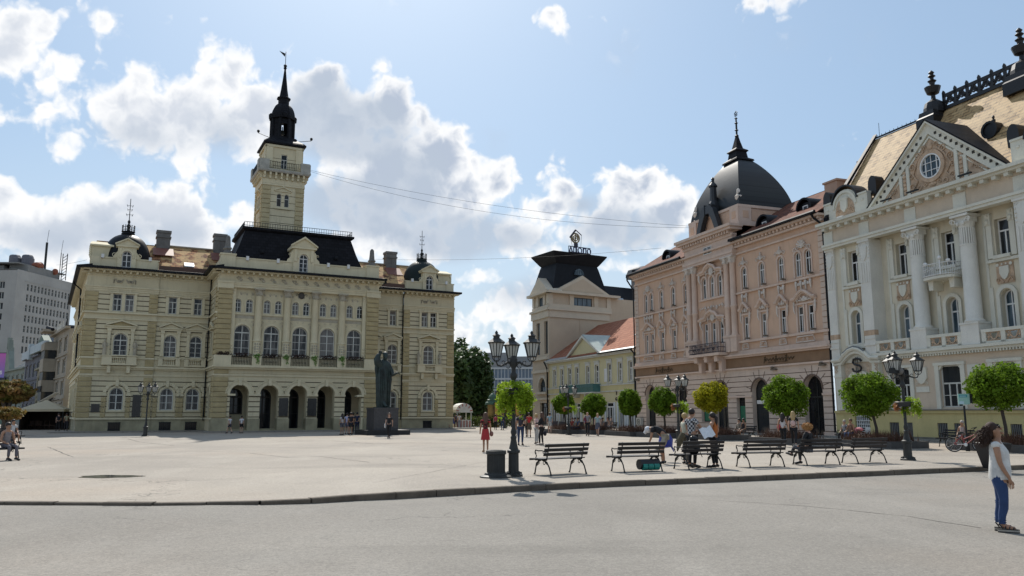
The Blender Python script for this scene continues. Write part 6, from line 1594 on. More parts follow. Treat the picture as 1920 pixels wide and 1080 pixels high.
# ================================================================== GROUND
def gp(px, py, z=0.):
    a = (px-960)/FPX; b = (540-py)/FPX
    y = math.cos(PITCH)-b*math.sin(PITCH); zz = math.sin(PITCH)+b*math.cos(PITCH)
    t = (z-CH)/zz; return Vector((a*t, y*t, z))
def gmat(name, base, dark, light, kind):
    m = bpy.data.materials.new(name); m.use_nodes = True; t = m.node_tree; n = t.nodes; l = t.links; b = n['Principled BSDF']
    b.inputs['Roughness'].default_value = .9; b.inputs['Specular IOR Level'].default_value = .25
    tc = n.new('ShaderNodeTexCoord'); src = tc.outputs['Object']
    def mapping(sc, rot=0):
        q = n.new('ShaderNodeMapping'); q.inputs[3].default_value = sc; q.inputs[2].default_value = (0, 0, rot); l.new(src, q.inputs[0]); return q.outputs[0]
    def noise(sc, det, vec=None, ro=.6):
        q = n.new('ShaderNodeTexNoise'); q.inputs['Scale'].default_value = sc; q.inputs['Detail'].default_value = det; q.inputs['Roughness'].default_value = ro; l.new(vec or src, q.inputs[0]); return q.outputs[0]
    def rng(s, a, bb, lo=0., hi=1.):
        q = n.new('ShaderNodeMapRange'); q.inputs[1].default_value = a; q.inputs[2].default_value = bb; q.inputs[3].default_value = lo; q.inputs[4].default_value = hi; l.new(s, q.inputs[0]); return q.outputs[0]
    def mix(f, a, bb, bt='MIX'):
        q = n.new('ShaderNodeMix'); q.data_type = 'RGBA'; q.blend_type = bt
        for i, v in ((0, f), (6, a), (7, bb)):
            if isinstance(v, (int, float)): q.inputs[i].default_value = v
            elif isinstance(v, tuple): q.inputs[i].default_value = (*v[:3], 1)
            else: l.new(v, q.inputs[i])
        return q.outputs[2]
    o = mix(rng(noise(.09, 6), .35, .65), base, dark)
    o = mix(rng(noise(.05, 4, mapping((1, 1, 1), 2.0)), .5, .62, 0, .5), o, (base[0]*1.02, base[1]*.93, base[2]*.86))
    o = mix(rng(noise(.35, 7, mapping((1, .35, 1), .45), .65), .5, .72, 0, .55), o, light)
    o = mix(rng(noise(.22, 5, mapping((.5, 1.6, 1), .42)), .55, .7, 0, .5), o, tuple(c*.72 for c in dark))
    o = mix(rng(noise(1.1, 6, None, .7), .6, .75, 0, .5), o, tuple(c*.62 for c in dark))
    # aggregate grain
    v = n.new('ShaderNodeTexVoronoi'); v.inputs['Scale'].default_value = 55; l.new(src, v.inputs[0])
    gr = n.new('ShaderNodeSeparateColor'); l.new(v.outputs['Color'], gr.inputs[0])
    o = mix(1.0, o, mix(rng(gr.outputs[0], 0, 1), (.80, .80, .80), (1.15, 1.14, 1.12)), 'MULTIPLY')
    o = mix(1.0, o, mix(rng(noise(14, 4), .3, .7), (.86, .86, .86), (1.1, 1.1, 1.1)), 'MULTIPLY')
    # cracks
    w = n.new('ShaderNodeTexVoronoi'); w.feature = 'DISTANCE_TO_EDGE'; w.inputs['Scale'].default_value = .11
    wp = n.new('ShaderNodeVectorMath'); wp.operation = 'MULTIPLY_ADD'; nn = n.new('ShaderNodeTexNoise'); nn.inputs['Scale'].default_value = 1.1; nn.inputs['Detail'].default_value = 6; l.new(src, nn.inputs[0])
    l.new(nn.outputs['Color'], wp.inputs[0]); wp.inputs[1].default_value = (2.2, 2.2, 2.2); l.new(src, wp.inputs[2]); l.new(wp.outputs[0], w.inputs[0])
    cr = rng(w.outputs['Distance'], .0, .0042, .8, 0); msk = rng(noise(.13, 3), .46, .53)
    mm = n.new('ShaderNodeMath'); mm.operation = 'MULTIPLY'; l.new(cr, mm.inputs[0]); l.new(msk, mm.inputs[1])
    o = mix(mm.outputs[0], o, tuple(c*.4 for c in dark))
    if kind == 'slab':
        br = n.new('ShaderNodeTexBrick'); br.inputs['Scale'].default_value = 1; br.inputs['Brick Width'].default_value = .6; br.inputs['Row Height'].default_value = .6; br.inputs['Mortar Size'].default_value = .012
        l.new(mapping((1, 1, 1), .46), br.inputs[0]); br.inputs['Color1'].default_value = (1, 1, 1, 1); br.inputs['Color2'].default_value = (.9, .9, .9, 1); br.inputs['Mortar'].default_value = (.55, .55, .55, 1)
        o = mix(1.0, o, br.outputs[0], 'MULTIPLY')
    l.new(o, b.inputs['Base Color'])
    bp = n.new('ShaderNodeBump'); bp.inputs['Strength'].default_value = .35; bp.inputs['Distance'].default_value = .01; l.new(noise(60, 3), bp.inputs['Height']); l.new(bp.outputs[0], b.inputs['Normal'])
    return m
asph = gmat('worn_light_asphalt', (.335, .30, .255), (.25, .225, .195), (.39, .355, .305), 'plain')
asph2 = gmat('road_asphalt', (.235, .220, .196), (.175, .163, .145), (.285, .268, .24), 'plain')
slabm = gmat('pale_paving', (.27, .26, .235), (.22, .21, .195), (.30, .29, .265), 'slab')
kerbm = M('kerb_stone', (.15, .12, .09), .9, .35, 2.5, bump=.4, streak=.2)
KL = [(-60, 18.5), (-30, 17.2), (-14, 16.35), (-10.3, 16.0), (-7, 15.85), (-5.2, 16.05), (-4.2, 16.5), (-3.3, 17.35), (-1.7, 18.35), (0, 19.4), (2.2, 20.6), (5.8, 22.1), (12.4, 25.0), (15.8, 26.5), (22, 29.0), (40, 37), (60, 46)]
def kerb_y(x):
    for (a, b), (c, d) in zip(KL, KL[1:]):
        if a <= x <= c: return b+(d-b)*(x-a)/(c-a)
    return KL[-1][1]
mb = MB(); mb.quad((-2500, -500, -.4), (2500, -500, -.4), (2500, 3500, -.4), (-2500, 3500, -.4)); g = struct(mb.build('ground', asph2))
mb = MB()
pts = [(x, y-.0, 0) for x, y in KL]
back = [(60, 330, 0), (-260, 330, 0), (-260, 40, 0)]
mb.add(pts+back, [tuple(range(len(pts)+len(back)))])
struct(mb.build('plaza', asph))
def road_z(x): 
    t = max(0, min(1, (x+5.6)/3.0)); return -.045-.085*t
mb = MB()
xs = [-60, -30, -20, -14, -10.3, -8.5, -7, -5.8, -5.2, -4.7, -4.2, -3.7, -3.3, -2.5, -1.7, 0, 2.2, 5.8, 12.4, 15.8, 22, 40, 60]
k = 0; P = []; Fc = []
for x in xs: P += [(x, -30, -.13), (x, kerb_y(x)-4, -.13 if x > -6 else -.10), (x, kerb_y(x)-.12, road_z(x))]
for i in range(len(xs)-1):
    for j in range(2): Fc.append((i*3+j, (i+1)*3+j, (i+1)*3+j+1, i*3+j+1))
mb.add(P, Fc); rd = mb.build('road', asph2); struct(rd)
# kerb stones
kb = bpy.data.objects.new('kerb', None)
mb = MB()
rg = random.Random(3)
x = -40.0
def kp(x): return Vector((x, kerb_y(x), 0))
while x < 40:
    L = .96; a = kp(x); b = kp(x+.9); d = (b-a).normalized(); n_ = Vector((d.y, -d.x, 0)); b = a+d*L
    dz = rg.uniform(-.008, .008)+.012; j = rg.uniform(-.012, .012); top = dz
    low = -.3
    q = [a+n_*(.13+j), b+n_*(.13+j), b-n_*.06, a-n_*.06]
    p = [(v.x, v.y, low) for v in q]+[(v.x, v.y, top) for v in q]
    e = .02
    p[4] = (q[0].x, q[0].y, top-e); p[5] = (q[1].x, q[1].y, top-e)
    q2 = [a+n_*(.13+j-e), b+n_*(.13+j-e)]
    p += [(v.x, v.y, top) for v in q2]
    mb.add(p, [(0, 1, 5, 4), (4, 5, 9, 8), (8, 9, 6, 7), (1, 2, 6, 9, 5), (3, 0, 4, 8, 7)])
    x += d.x*(L+.015)
struct(mb.build('kerb', kerbm))
# sidewalk along the town hall
def pn(nx, ny): return Vector((-38.73+.89027*nx+.45543*ny, 71.5+.45543*nx-.89027*ny, 0))
a, b, c, d = pn(-2, 2.2), pn(A0-1, 2.2), pn(A0-.6, 6.6), pn(A1+.6, 6.6); e_, f_ = pn(A1+1, 2.2), pn(38, 2.2); g_, h_ = pn(38, -1), pn(-2, -1)
mb = MB(); mb.slab([(v.x, v.y) for v in (a, b, c, d, e_, f_, g_, h_)], -.2, .1); struct(mb.build('town_hall_pavement', slabm))
# pavement strip before the right-hand houses
def pr_(u, v): return (13.4565+.33407*u-.94255*v, 86-.94255*u-.33407*v)
mb = MB(); mb.slab([pr_(-26, 0), pr_(50, 0), pr_(50, 1.6), pr_(-26, 1.6)], -.2, .09); struct(mb.build('house_pavement', slabm))
# puddle
mb = MB(); c = gp(212, 893.5); rg = random.Random(5); pp = []
for i in range(40):
    t = 2*PI*i/40; r = 1+.12*math.sin(3*t+1)+.08*math.sin(7*t); pp.append((c.x+.72*r*math.cos(t)*(1.3 if math.cos(t) < 0 else 1), c.y+.52*r*math.sin(t), .004))
mb.add(pp, [tuple(range(40))]); pud = struct(mb.build('puddle_water', M('shallow_water', (.05, .047, .042), .04, .1, 3, spec=.6, fine=0)))
mb = MB(); c = gp(818, 922, -.13)
mb.slab([(c.x-.32, c.y-.2), (c.x+.32, c.y-.12), (c.x+.26, c.y+.22), (c.x-.36, c.y+.14)], -.2, road_z(c.x)+.004); tag(mb.build('drain_cover', M('rusty_drain', (.16, .13, .10), .8, .4, 12, bump=.6)), 'flat iron drain cover in the road by the kerb', 'drain cover')

# seams and cracks in the asphalt, as thin strips of tar
def crack(name, pts, w, z, seed):
    rg = random.Random(seed); mb = MB(); P = []
    for (a, b) in zip(pts, pts[1:]):
        A, B = gp(*a, z), gp(*b, z); n = max(3, int((B-A).length/.35))
        for i in range(n): q = A.lerp(B, i/n); P.append(Vector((q.x+rg.uniform(-.03, .03), q.y+rg.uniform(-.05, .05), z+.004)))
    for i in range(len(P)-1):
        d = (P[i+1]-P[i]).normalized(); nn = Vector((-d.y, d.x, 0))*w*rg.uniform(.5, 1.3); mb.quad(tuple(P[i]-nn), tuple(P[i+1]-nn), tuple(P[i+1]+nn), tuple(P[i]+nn))
    struct(mb.build(name, M('tar_seam', (.075, .066, .055), .9)))
crack('road_seam', [(1330, 938), (1500, 948), (1700, 968), (1880, 996)], .011, -.13, 1)
crack('road_seam', [(0, 1010), (180, 985), (420, 962), (640, 950)], .008, -.13, 2)
crack('plaza_crack', [(470, 850), (540, 858), (600, 856), (700, 868)], .02, 0, 3)
crack('plaza_crack', [(90, 838), (118, 850), (140, 858)], .03, 0, 4)
crack('plaza_crack', [(520, 828), (620, 826), (700, 832), (820, 829)], .04, 0, 5)
crack('plaza_crack', [(240, 823), (262, 829), (330, 836)], .035, 0, 6)
crack('plaza_crack', [(700, 905), (900, 868), (1000, 852)], .008, 0, 7)
# ================================================================== STREET FURNITURE
def make_bench(label):
    t = thing('park_bench', label, 'bench', (0, 0, 0), 0, 'black slatted benches round the square')
    mb = MB(F0); Lb = 1.62
    for i in range(5): v = -.02+.105*i; mb.box(-Lb/2, Lb/2, v, v+.085, .43-.006*i*0, .46)
    mb.box(-Lb/2-.0, Lb/2, .49, .53, .40, .455)
    mb.build('seat', woodblack, t)
    mb = MB(F0)
    for i, (v, z) in enumerate(((-.09, .54), (-.125, .66), (-.16, .78))):
        mb.add([(-Lb/2, v, z), (Lb/2, v, z), (Lb/2, v-.028, z+.085), (-Lb/2, v-.028, z+.085), (-Lb/2, v-.03, z-.008), (Lb/2, v-.03, z-.008), (Lb/2, v-.058, z+.077), (-Lb/2, v-.058, z+.077)],
               [(0, 1, 2, 3), (7, 6, 5, 4), (0, 4, 5, 1), (1, 5, 6, 2), (2, 6, 7, 3), (3, 7, 4, 0)])
    mb.build('backrest', woodblack, t)
    for s in (-1, 1):
        mb = MB(F0); u = s*(Lb/2-.16); T = lambda P, r, n=5: mb.tube([(u, a, b) for a, b in P], r, n)
        T([(-.05, .42), (-.10, .6), (-.17, .87)], .02); T([(-.06, .42), (.45, .41), (.5, .43)], .022)
        T([(-.24, 0), (-.22, .06), (-.16, .22), (-.05, .36), (.06, .40)], [.03, .022, .02, .022, .02])
        T([(.50, 0), (.47, .05), (.43, .2), (.40, .32), (.28, .40)], [.03, .022, .02, .022, .02])
        T([(-.06, .30), (.02, .385), (.14, .40)], .016); T([(.38, .25), (.30, .37), (.2, .40)], .016)
        mb.tube([(u, .06+.045*math.cos(2*PI*i/10), .335+.045*math.sin(2*PI*i/10)) for i in range(11)], .012, 4)
        mb.tube([(u, .32+.045*math.cos(2*PI*i/10), .335+.045*math.sin(2*PI*i/10)) for i in range(11)], .012, 4)
        T([(-.12, .66), (.0, .63), (.15, .67), (.32, .66), (.44, .68), (.47, .62), (.42, .58)], .018); T([(.45, .44), (.40, .52), (.46, .60), (.45, .67)], .016); T([(-.07, .5), (.0, .56), (.12, .62)], .012)
        mb.build('side_frame', castiron, t)
    return t
def put_bench(b, px1, py1, px2, py2, flip=False):
    a, c = gp(px1, py1), gp(px2, py2); m_ = (a+c)/2; d = (c-a); ang = math.atan2(d.y, d.x)+(0 if flip else PI)
    # local v (front) is -y; back legs lie at v=-.24
    b.rotation_euler = (0, 0, ang); off = Vector((math.cos(ang-PI/2), math.sin(ang-PI/2), 0))*.24; b.location = m_+off; return b
bench0 = make_bench('empty black bench beside the round litter bin and the vine-wrapped lamp post')
BL = [((1025, 893), (1107, 888), None),
 ((1168, 886.7), (1245, 884), 'black bench with a green roll bag under it and a capped man bending behind'),
 ((1290, 881.7), (1357, 879), 'black bench with a dark backpack leaning on its backrest'),
 ((1407.5, 877.5), (1470.8, 875.8), 'empty black bench directly right of the bench carrying a backpack'),
 ((1517.5, 873.3), (1571.7, 872), 'black bench on which the straw-haired person sits'),
 ((1610.8, 870), (1661.7, 868.3), 'empty black bench nearest the hooded lamp post on the right')]
benches = []
for i, (p, q, lab) in enumerate(BL):
    b = bench0 if i == 0 else dup(bench0, label=lab); put_bench(b, *p, *q); benches.append(b)
def bench_at(x, y, ang, lab): b = dup(bench0, label=lab); b.location = (x, y, 0); b.rotation_euler = (0, 0, ang); benches.append(b); return b
def bench_px(px, py, face, lab):
    p = gp(px, py); return bench_at(p.x, p.y, face, lab)
# facing angle: local -y is the front
FA = RZP+PI            # benches with their backs to the houses... front towards the square
bR1 = bench_px(1598, 829, RZP+R(8), 'bench with a pink jacket beside the red-leaved planter of the large round tree')
bR2 = bench_px(1795, 838, RZP+R(10), 'bench where the grey-haired person sits behind the red bicycle')
bR3 = bench_px(1400, 823, RZP+R(5), 'bench with a seated pair in front of the pink building piers')
bR4 = bench_px(1146, 810, RZP+R(5), 'far bench with two dark-haired sitters before the yellow house')
bL1 = bench_px(-14, 864, R(62), 'bench cut by the left picture edge with the barelegged sitter')
bL2 = bench_px(8, 832, R(62), 'second bench at the left edge under the autumn tree')

def make_lamp(label):
    t = thing('street_lamp', label, 'street lamp', (0, 0, 0), 0, 'three-armed lantern posts on the square')
    mb = MB(F0)
    mb.lathe((0, 0), [(.27, 0), (.27, .05), (.2, .09), (.19, .14)], 8, a0=PI/8)
    mb.lathe((0, 0), [(.155, .14), (.15, .62), (.19, .64), (.19, .70), (.13, .74)], 8, a0=PI/8)
    mb.lathe((0, 0), [(.13, .74), (.10, .86), (.075, 1.0), (.09, 1.05), (.06, 1.1), (.085, 1.2), (.055, 1.3), (.055, 2.5), (.05, 2.62), (.10, 2.7), (.10, 2.78), (.06, 2.84), (.06, 2.95), (.11, 3.05), (.11, 3.2), (.06, 3.3)], 12)
    for i in range(8):
        a = 2*PI*i/8; mb.box(.2*math.cos(a)-.03, .2*math.cos(a)+.03, .2*math.sin(a)-.03, .2*math.sin(a)+.03, .05, .12)
    mb.build('post', lampmetal, t, True)
    for ang in (R(95), R(212), R(335)):
        c, s = math.cos(ang), math.sin(ang)
        fr = lambda u, v, z, c=c, s=s: (u*c-v*s, u*s+v*c, z)
        mb = MB(fr)
        mb.tube([(.06, 0, 3.1), (.2, 0, 3.12), (.3, 0, 3.04), (.42, 0, 3.0), (.52, 0, 3.02), (.56, 0, 3.1), (.56, 0, 3.16)], [.03, .028, .026, .024, .024, .02, .02], 6)
        for (x, z, q) in ((.18, 3.02, .07), (.33, 3.1, .05)):
            mb.tube([(x+q*math.cos(2*PI*i/10), 0, z+q*math.sin(2*PI*i/10)) for i in range(10)], .012, 4)
        for s2 in (-1, 1):
            mb.tube([(.56, 0, 3.14), (.56+s2*.06, 0, 3.13), (.56+s2*.12, 0, 3.2), (.56+s2*.12, 0, 3.27)], .013, 4); mb.tube([(.56, 0, 3.14), (.56, s2*.06, 3.13), (.56, s2*.12, 3.2), (.56, s2*.12, 3.27)], .013, 4)
        arm = mb.build('arm', lampmetal, t)
        mb = MB(fr); n = 6; r0, r1, z0, z1 = .135, .225, 3.27, 3.62
        mb.lathe((.56, 0), [(r0+.01, z0-.03), (r0+.015, z0)], n); mb.lathe((.56, 0), [(r1+.03, z1), (r1+.05, z1+.03), (r1+.02, z1+.05), (.13, z1+.13), (.10, z1+.15), (.10, z1+.2), (.13, z1+.22), (.07, z1+.26), (.04, z1+.28), (.05, z1+.31), (.01, z1+.36)], n)
        for i in range(n):
            a = 2*PI*i/n; mb.tube([(.56+r0*math.cos(a), r0*math.sin(a), z0), (.56+r1*math.cos(a), r1*math.sin(a), z1)], .014, 4)
            a = 2*PI*(i+.5)/n; mb.tube([(.56+r0*.88*math.cos(a), r0*.88*math.sin(a), z0), (.56+r1*.88*math.cos(a), r1*.88*math.sin(a), z1)], .008, 4)
        ln = mb.build('lantern', lampmetal, arm)
        mb = MB(fr); mb.lathe((.56, 0), [(r0-.008, z0), (r1-.012, z1)], n)
        mb.build('lantern_glass', M('milky_lantern_glass', (.50, .50, .46), .35, .1, 2), ln)
    return t
lamp0 = make_lamp('tall three-lantern lamp post with a big vine basket beside the litter bin')
LP = [((963, 893), None), ((1703, 863), 'three-lantern lamp post with a sparse pinkish vine basket by the rightmost empty bench'),
 ((1273, 830), 'three-lantern lamp post behind the bending man, with an orange and green basket'), ((1066, 815.5), 'lamp post with an orange basket before the yellow house'),
 ((272, 818), 'thin lamp post without basket standing before the left pavilion of the town hall'), ((24, 815), 'lamp post half hidden by the autumn tree near the cafe tent'), ((946, 803), 'distant lamp post behind the vine basket of the near one')]
for i, (p, lab) in enumerate(LP):
    o = lamp0 if i == 0 else dup(lamp0, label=lab); q = gp(*p); o.location = (q.x, q.y, 0)
    if i: o.rotation_euler = (0, 0, [0, R(12), R(-25), R(40), R(15), R(70), R(10)][i])
vinem = M('bright_vine_leaf', (.30, .44, .03), .6, .35, 3, spec=.15); vinem2 = M('orange_pink_flowers', (.45, .20, .08), .7, .4, 8)  # basket leaves in a bright yellow-green base colour
def leafmat(m, tr=.35):
    t = m.node_tree; n = t.nodes; l = t.links; b = n['Principled BSDF']
    src = b.inputs['Base Color'].links[0].from_socket
    tr_ = n.new('ShaderNodeBsdfTranslucent'); l.new(src, tr_.inputs[0]); mx = n.new('ShaderNodeMixShader'); mx.inputs[0].default_value = tr
    l.new(b.outputs[0], mx.inputs[1]); l.new(tr_.outputs[0], mx.inputs[2]); l.new(mx.outputs[0], n['Material Output'].inputs[0]); return m
def shaded_leaf(m):
    """random lightness per leaf cluster by position"""
    return m
leafmat(vinem, .45); leafmat(vinem2, .3)
def basket(px, py, z, rx, rz, n, seed, label, flowers=0, off=(0, 0)):
    q = gp(px, py); t = thing('hanging_plant_basket', label, 'plant', (q.x, q.y, 0), 0, 'plant baskets on the lamp posts')
    mb = MB(); mb.lathe((0, 0), [(.3, z), (.33, z+.16), (.3, z+.18)], 12); mb.build('basket_ring', lampmetal, t)
    mb = MB(); rg = np.random.default_rng(seed)
    for k in range(26):
        a = rg.random()*2*PI; rr = rx*(.35+.6*rg.random()); L = rz*(.6+.7*rg.random()); top = z+.3*rg.random()
        leafcloud(mb, (off[0]+rr*math.cos(a), off[1]+rr*math.sin(a), top-L*.45), (rx*.24, rx*.24, L*.6), n//26, .042, seed+k, .1)
    leafcloud(mb, (off[0], off[1], z+.2), (rx*.95, rx*.9, .2), n//4, .045, seed+99, .2)
    mb.build('foliage', vinem, t)
    if flowers:
        mb = MB(); leafcloud(mb, (-rx*.75, 0, z+.0), (rx*.4, rx*.4, rz*.42), flowers, .045, seed+7, .1); mb.build('blossom', vinem2, t)
basket(963, 893, 2.22, .54, .62, 3600, 3, 'large bright green vine basket on the nearest lamp post')
basket(1703, 863, 1.95, .36, .45, 900, 4, 'sparse basket with pink and yellow-green vines on the right lamp post', 300, (.25, 0))
basket(1273, 830, 2.05, .38, .5, 800, 5, 'basket with orange flowers left and green vines right, behind the bending man', 300, (.25, 0))
basket(1066, 815.5, 2.0, .4, .5, 500, 6, 'small orange and green basket on the lamp post before the yellow house', 260, (.3, 0))
for (px, dx, nm) in ((1703, 0, 0),):
    q = gp(1703, 863); t = thing('security_camera', 'black camera housing with grey hood under the left lantern of the right lamp post', 'camera', (q.x-.35, q.y-.35, 3.15), R(20))
    mb = MB(); mb.box(-.28, .28, -.1, .1, 0, .2); mb.tube([(.2, 0, .1), (.4, .1, -.1)], .03, 5); mb.build('housing', castiron, t); mb = MB(); mb.ball((.12, -.02, .1), (.16, .13, .14)); mb.build('hood', stonegrey, t)
# bins
def rbin(px, py, label, group=None):
    q = gp(px, py); t = thing('litter_bin', label, 'litter bin', (q.x, q.y, 0), 0)
    mb = MB(); mb.lathe((0, 0), [(.44, 0), (.44, .035), (.32, .07), (.3, .12), (.25, .13), (.25, .16)], 24); mb.build('foot', lampmetal, t, True)
    mb = MB(); mb.lathe((0, 0), [(.235, .14), (.235, .6), (.25, .6), (.275, .62), (.275, .70), (.25, .72), (.2, .72), (.18, .66)], 24)
    for i in range(24): a = 2*PI*i/24; mb.box(.235*math.cos(a)-.012, .235*math.cos(a)+.012, .235*math.sin(a)-.012, .235*math.sin(a)+.012, .16, .6)
    mb.build('drum', lampmetal, t)
rbin(930, 895, 'round grey-green litter bin standing left of the nearest lamp post')
q = gp(1872, 879); t = thing('tapered_planter_bin', 'black tapered bin, wide at the top, partly hidden behind the woman in white', 'litter bin', (q.x, q.y+.2, 0), R(10))
mb = MB(); mb.sqloft((0, 0), [(.22, .22, 0), (.36, .36, .72), (.38, .38, .74), (.38, .38, .78)]); mb.build('body', M('black_plastic', (.015, .014, .016), .5), t)
mb = MB(); mb.sqloft((0, 0), [(.33, .33, .781), (.3, .3, .80)]); mb.build('lid_rim', castiron, t)

# planters with round trees
leafA = leafmat(M('catalpa_leaf', (.17, .285, .022), .7, .55, 1.6, spec=.12), .5)
leafB = leafmat(M('yellow_green_leaf', (.40, .38, .02), .7, .4, 1.6, spec=.12), .5)
leafD = leafmat(M('deep_green_leaf', (.065, .12, .03), .6, .55, .7), .25)
leafR = leafmat(M('plum_leaf', (.075, .022, .022), .6, .5, 2), .25)
leafP = leafmat(M('pink_blossom', (.45, .14, .14), .6, .4, 2), .25)
leafO = leafmat(M('autumn_leaf', (.24, .12, .045), .7, .6, 1.2, spec=.15, col2=(.11, .14, .03)), .35)
bark = M('grey_brown_bark', (.075, .06, .05), .9, .4, 8, bump=.6)
twig = M('red_barberry', (.11, .042, .03), .8, .5, 8, col2=(.09, .05, .02))
def crown(mb, c, rad, n, sz, seed, lobes=14):
    rg = np.random.default_rng(seed); C0 = np.array(c); Rr = np.array(rad)
    cents = []
    for k in range(lobes):
        zz = 1-2*(k+.5)/lobes; a_ = k*2.39996+.5*rg.random(); rr_ = math.sqrt(max(0, 1-zz*zz)); d = np.array([rr_*math.cos(a_), rr_*math.sin(a_), zz])+rg.normal(size=3)*.10; d /= np.linalg.norm(d)
        cents.append((C0+d*Rr*(.60+.12*rg.random()), .26+.14*rg.random()))
    cents.append((C0, .70))
    per = n//len(cents)
    for cc_, s in cents:
        for i in range(per if s < .6 else per*2):
            d = rg.normal(size=3); d /= np.linalg.norm(d); p = cc_+d*Rr*s*(.55+.5*rg.random())
            nrm = d*.8+rg.normal(size=3)*.5+np.array([0, 0, .3]); nrm /= np.linalg.norm(nrm)
            a = np.cross(nrm, rg.normal(size=3)); a /= np.linalg.norm(a)+1e-9; b = np.cross(nrm, a); q = sz*(.6+.8*rg.random())
            mb.add([tuple(p-a*q), tuple(p+b*q*.6), tuple(p+a*q), tuple(p-b*q*.6)], [(0, 1, 2, 3)])
def ball_tree(px, py, cx, cy, wpx, hpx, mat, seed, label, planter=True):
    q = gp(px, py); Y = q.y; s = Y/FPX
    t = thing('round_crowned_tree', label, 'tree', (q.x, q.y, 0), 0, 'round-crowned trees in the square')
    zc = CH+(774-cy)*s; xo = (cx-px)*s; rx = wpx*s/2; rz = hpx*s/2
    mb = MB(); zt = zc-rz*.2
    mb.tube([(0, 0, .15), (.02, 0, zt*.4), (xo*.5, .03, zt*.75), (xo, 0, zt)], [.10, .075, .07, .06], 8)
    for k in range(7):
        a = 2*PI*k/7; mb.tube([(xo*.8, 0, zt*.86), (xo+rx*.4*math.cos(a), rx*.4*math.sin(a), zc), (xo+rx*.75*math.cos(a), rx*.75*math.sin(a), zc+rz*.3)], [.05, .03, .01], 5)
    mb.build('trunk', bark, t)
    mb = MB(); crown(mb, (xo, 0, zc), (rx*1.0, rx*1.0, rz*1.0), 9500, .07 if Y < 60 else .085, seed, 30); mb.build('crown', mat, t)
    if planter:
        pt = thing('planter', 'low dark stone planter with red shrubs under the '+label.split(' tree')[0]+' tree', 'planter', (q.x, q.y, 0), RZP, 'stone planters under the round trees')
        mb = MB(F0); L = 2.1
        for a, b, c, d in ((-L, L, -1.2, -1.0), (-L, L, 1.0, 1.2), (-L, -L+.2, -.999, .999), (L-.2, L, -.999, .999)): mb.box(a, b, c, d, -.05, .34)
        mb.build('stone_rim', M('dark_planter_stone', (.09, .085, .08), .85, .3, 2, bump=.3), pt)
        mb = MB(F0); mb.box(-L+.2, L-.2, -1.0, 1.0, 0, .26); mb.build('soil', dirt, pt)
        mb = MB(F0); rg = np.random.default_rng(seed)
        for i in range(620):
            x, y = rg.uniform(-L+.25, L-.25), rg.uniform(-.9, .9); h_ = rg.uniform(.25, .7); dx, dy = rg.normal()*.13, rg.normal()*.13
            mb.add([(x-.03, y, .25), (x+.03, y, .25), (x+dx, y+dy, .25+h_)], [(0, 1, 2)])
        leafcloud(mb, (0, 0, .48), (L-.35, .8, .28), 900, .05, seed+5, .1)
        mb.build('red_shrubs', twig, pt)
ball_tree(1889, 846, 1882, 725, 128, 98, leafA, 11, 'largest and nearest round green tree at the right edge', True)
ball_tree(1645, 838, 1635, 740, 112, 92, leafA, 12, 'round green tree left of the hooded right lamp post')
ball_tree(1480, 832, 1478, 744, 90, 84, leafA, 13, 'round green tree between the two open arches of the pink building')
ball_tree(1343, 824, 1337, 745, 70, 62, leafB, 14, 'yellowish round tree behind the couple with the map')
ball_tree(1247, 820, 1246, 753, 58, 56, leafA, 15, 'round tree behind the orange basket lamp')
ball_tree(1183, 817, 1181, 755, 46, 54, leafA, 16, 'boxy green tree before the right end of the yellow house')
ball_tree(1113, 813.5, 1114, 761, 54, 48, leafD and leafA, 17, 'dense round tree in the middle of the yellow house front')
ball_tree(1060, 812.5, 1058, 758, 46, 42, leafA, 18, 'round tree behind the lamp at the left end of the yellow house')

def big_tree(px, Y, cx, cy, wpx, hpx, mat, seed, n, label, trunk=True, sz=.3, lobes=22, nm='broadleaf_tree'):
    s = Y/FPX; x = (px-960)*s; t = thing(nm, label, 'tree', (x, Y, 0), 0)
    zc = CH+(774-cy)*s; xo = (cx-px)*s; rx, rz = wpx*s/2, hpx*s/2
    mb = MB(); mb.tube([(0, 0, -.3), (.1, 0, zc*.35), (xo*.6, 0, zc*.8), (xo, 0, zc+rz*.3)], [.32, .26, .18, .05], 7)
    for k in range(8):
        a = 2.4*k; r = .5+.3*(k % 3)/2; mb.tube([(xo*.3, 0, zc*.5), (xo+rx*r*.5*math.cos(a), rx*r*.5*math.sin(a), zc), (xo+rx*r*math.cos(a), rx*r*math.sin(a), zc+rz*.4*math.sin(k))], [.14, .08, .03], 5)
    mb.build('trunk', bark, t)
    mb = MB(); crown(mb, (xo, 0, zc), (rx, rx, rz), n, sz, seed, lobes); mb.build('crown', mat, t)
big_tree(894, 108, 880, 717, 100, 148, leafD, 31, 9000, 'tall dark green tree rising right of the town hall', lobes=30)
big_tree(868, 120, 858, 690, 60, 110, leafD, 32, 4000, 'dark green tree partly hidden behind the right corner of the town hall')
big_tree(921, 118, 912, 758, 62, 54, leafR, 33, 3500, 'plum-leaved tree in the gap behind the square')
big_tree(948, 112, 945, 748, 34, 62, leafO, 34, 1600, 'thin mixed tree with pink and olive leaves behind the near vine basket', sz=.25)
big_tree(985, 125, 985, 756, 60, 60, leafD, 35, 3000, 'dark tree filling the gap left of the corner tower building')
big_tree(838, 140, 838, 745, 90, 80, leafD, 36, 2500, 'far tree hidden behind the town hall corner') if False else None
big_tree(22, 60, 24, 735, 100, 46, leafO, 41, 3600, 'wide orange and green autumn tree at the left edge', sz=.16)
big_tree(30, 50, 22, 775, 66, 26, leafO, 42, 1300, 'small thin autumn tree before the cafe tent', sz=.12)
big_tree(-6, 66, -4, 752, 60, 70, leafO, 43, 1800, 'autumn tree cut by the left picture edge', sz=.16)
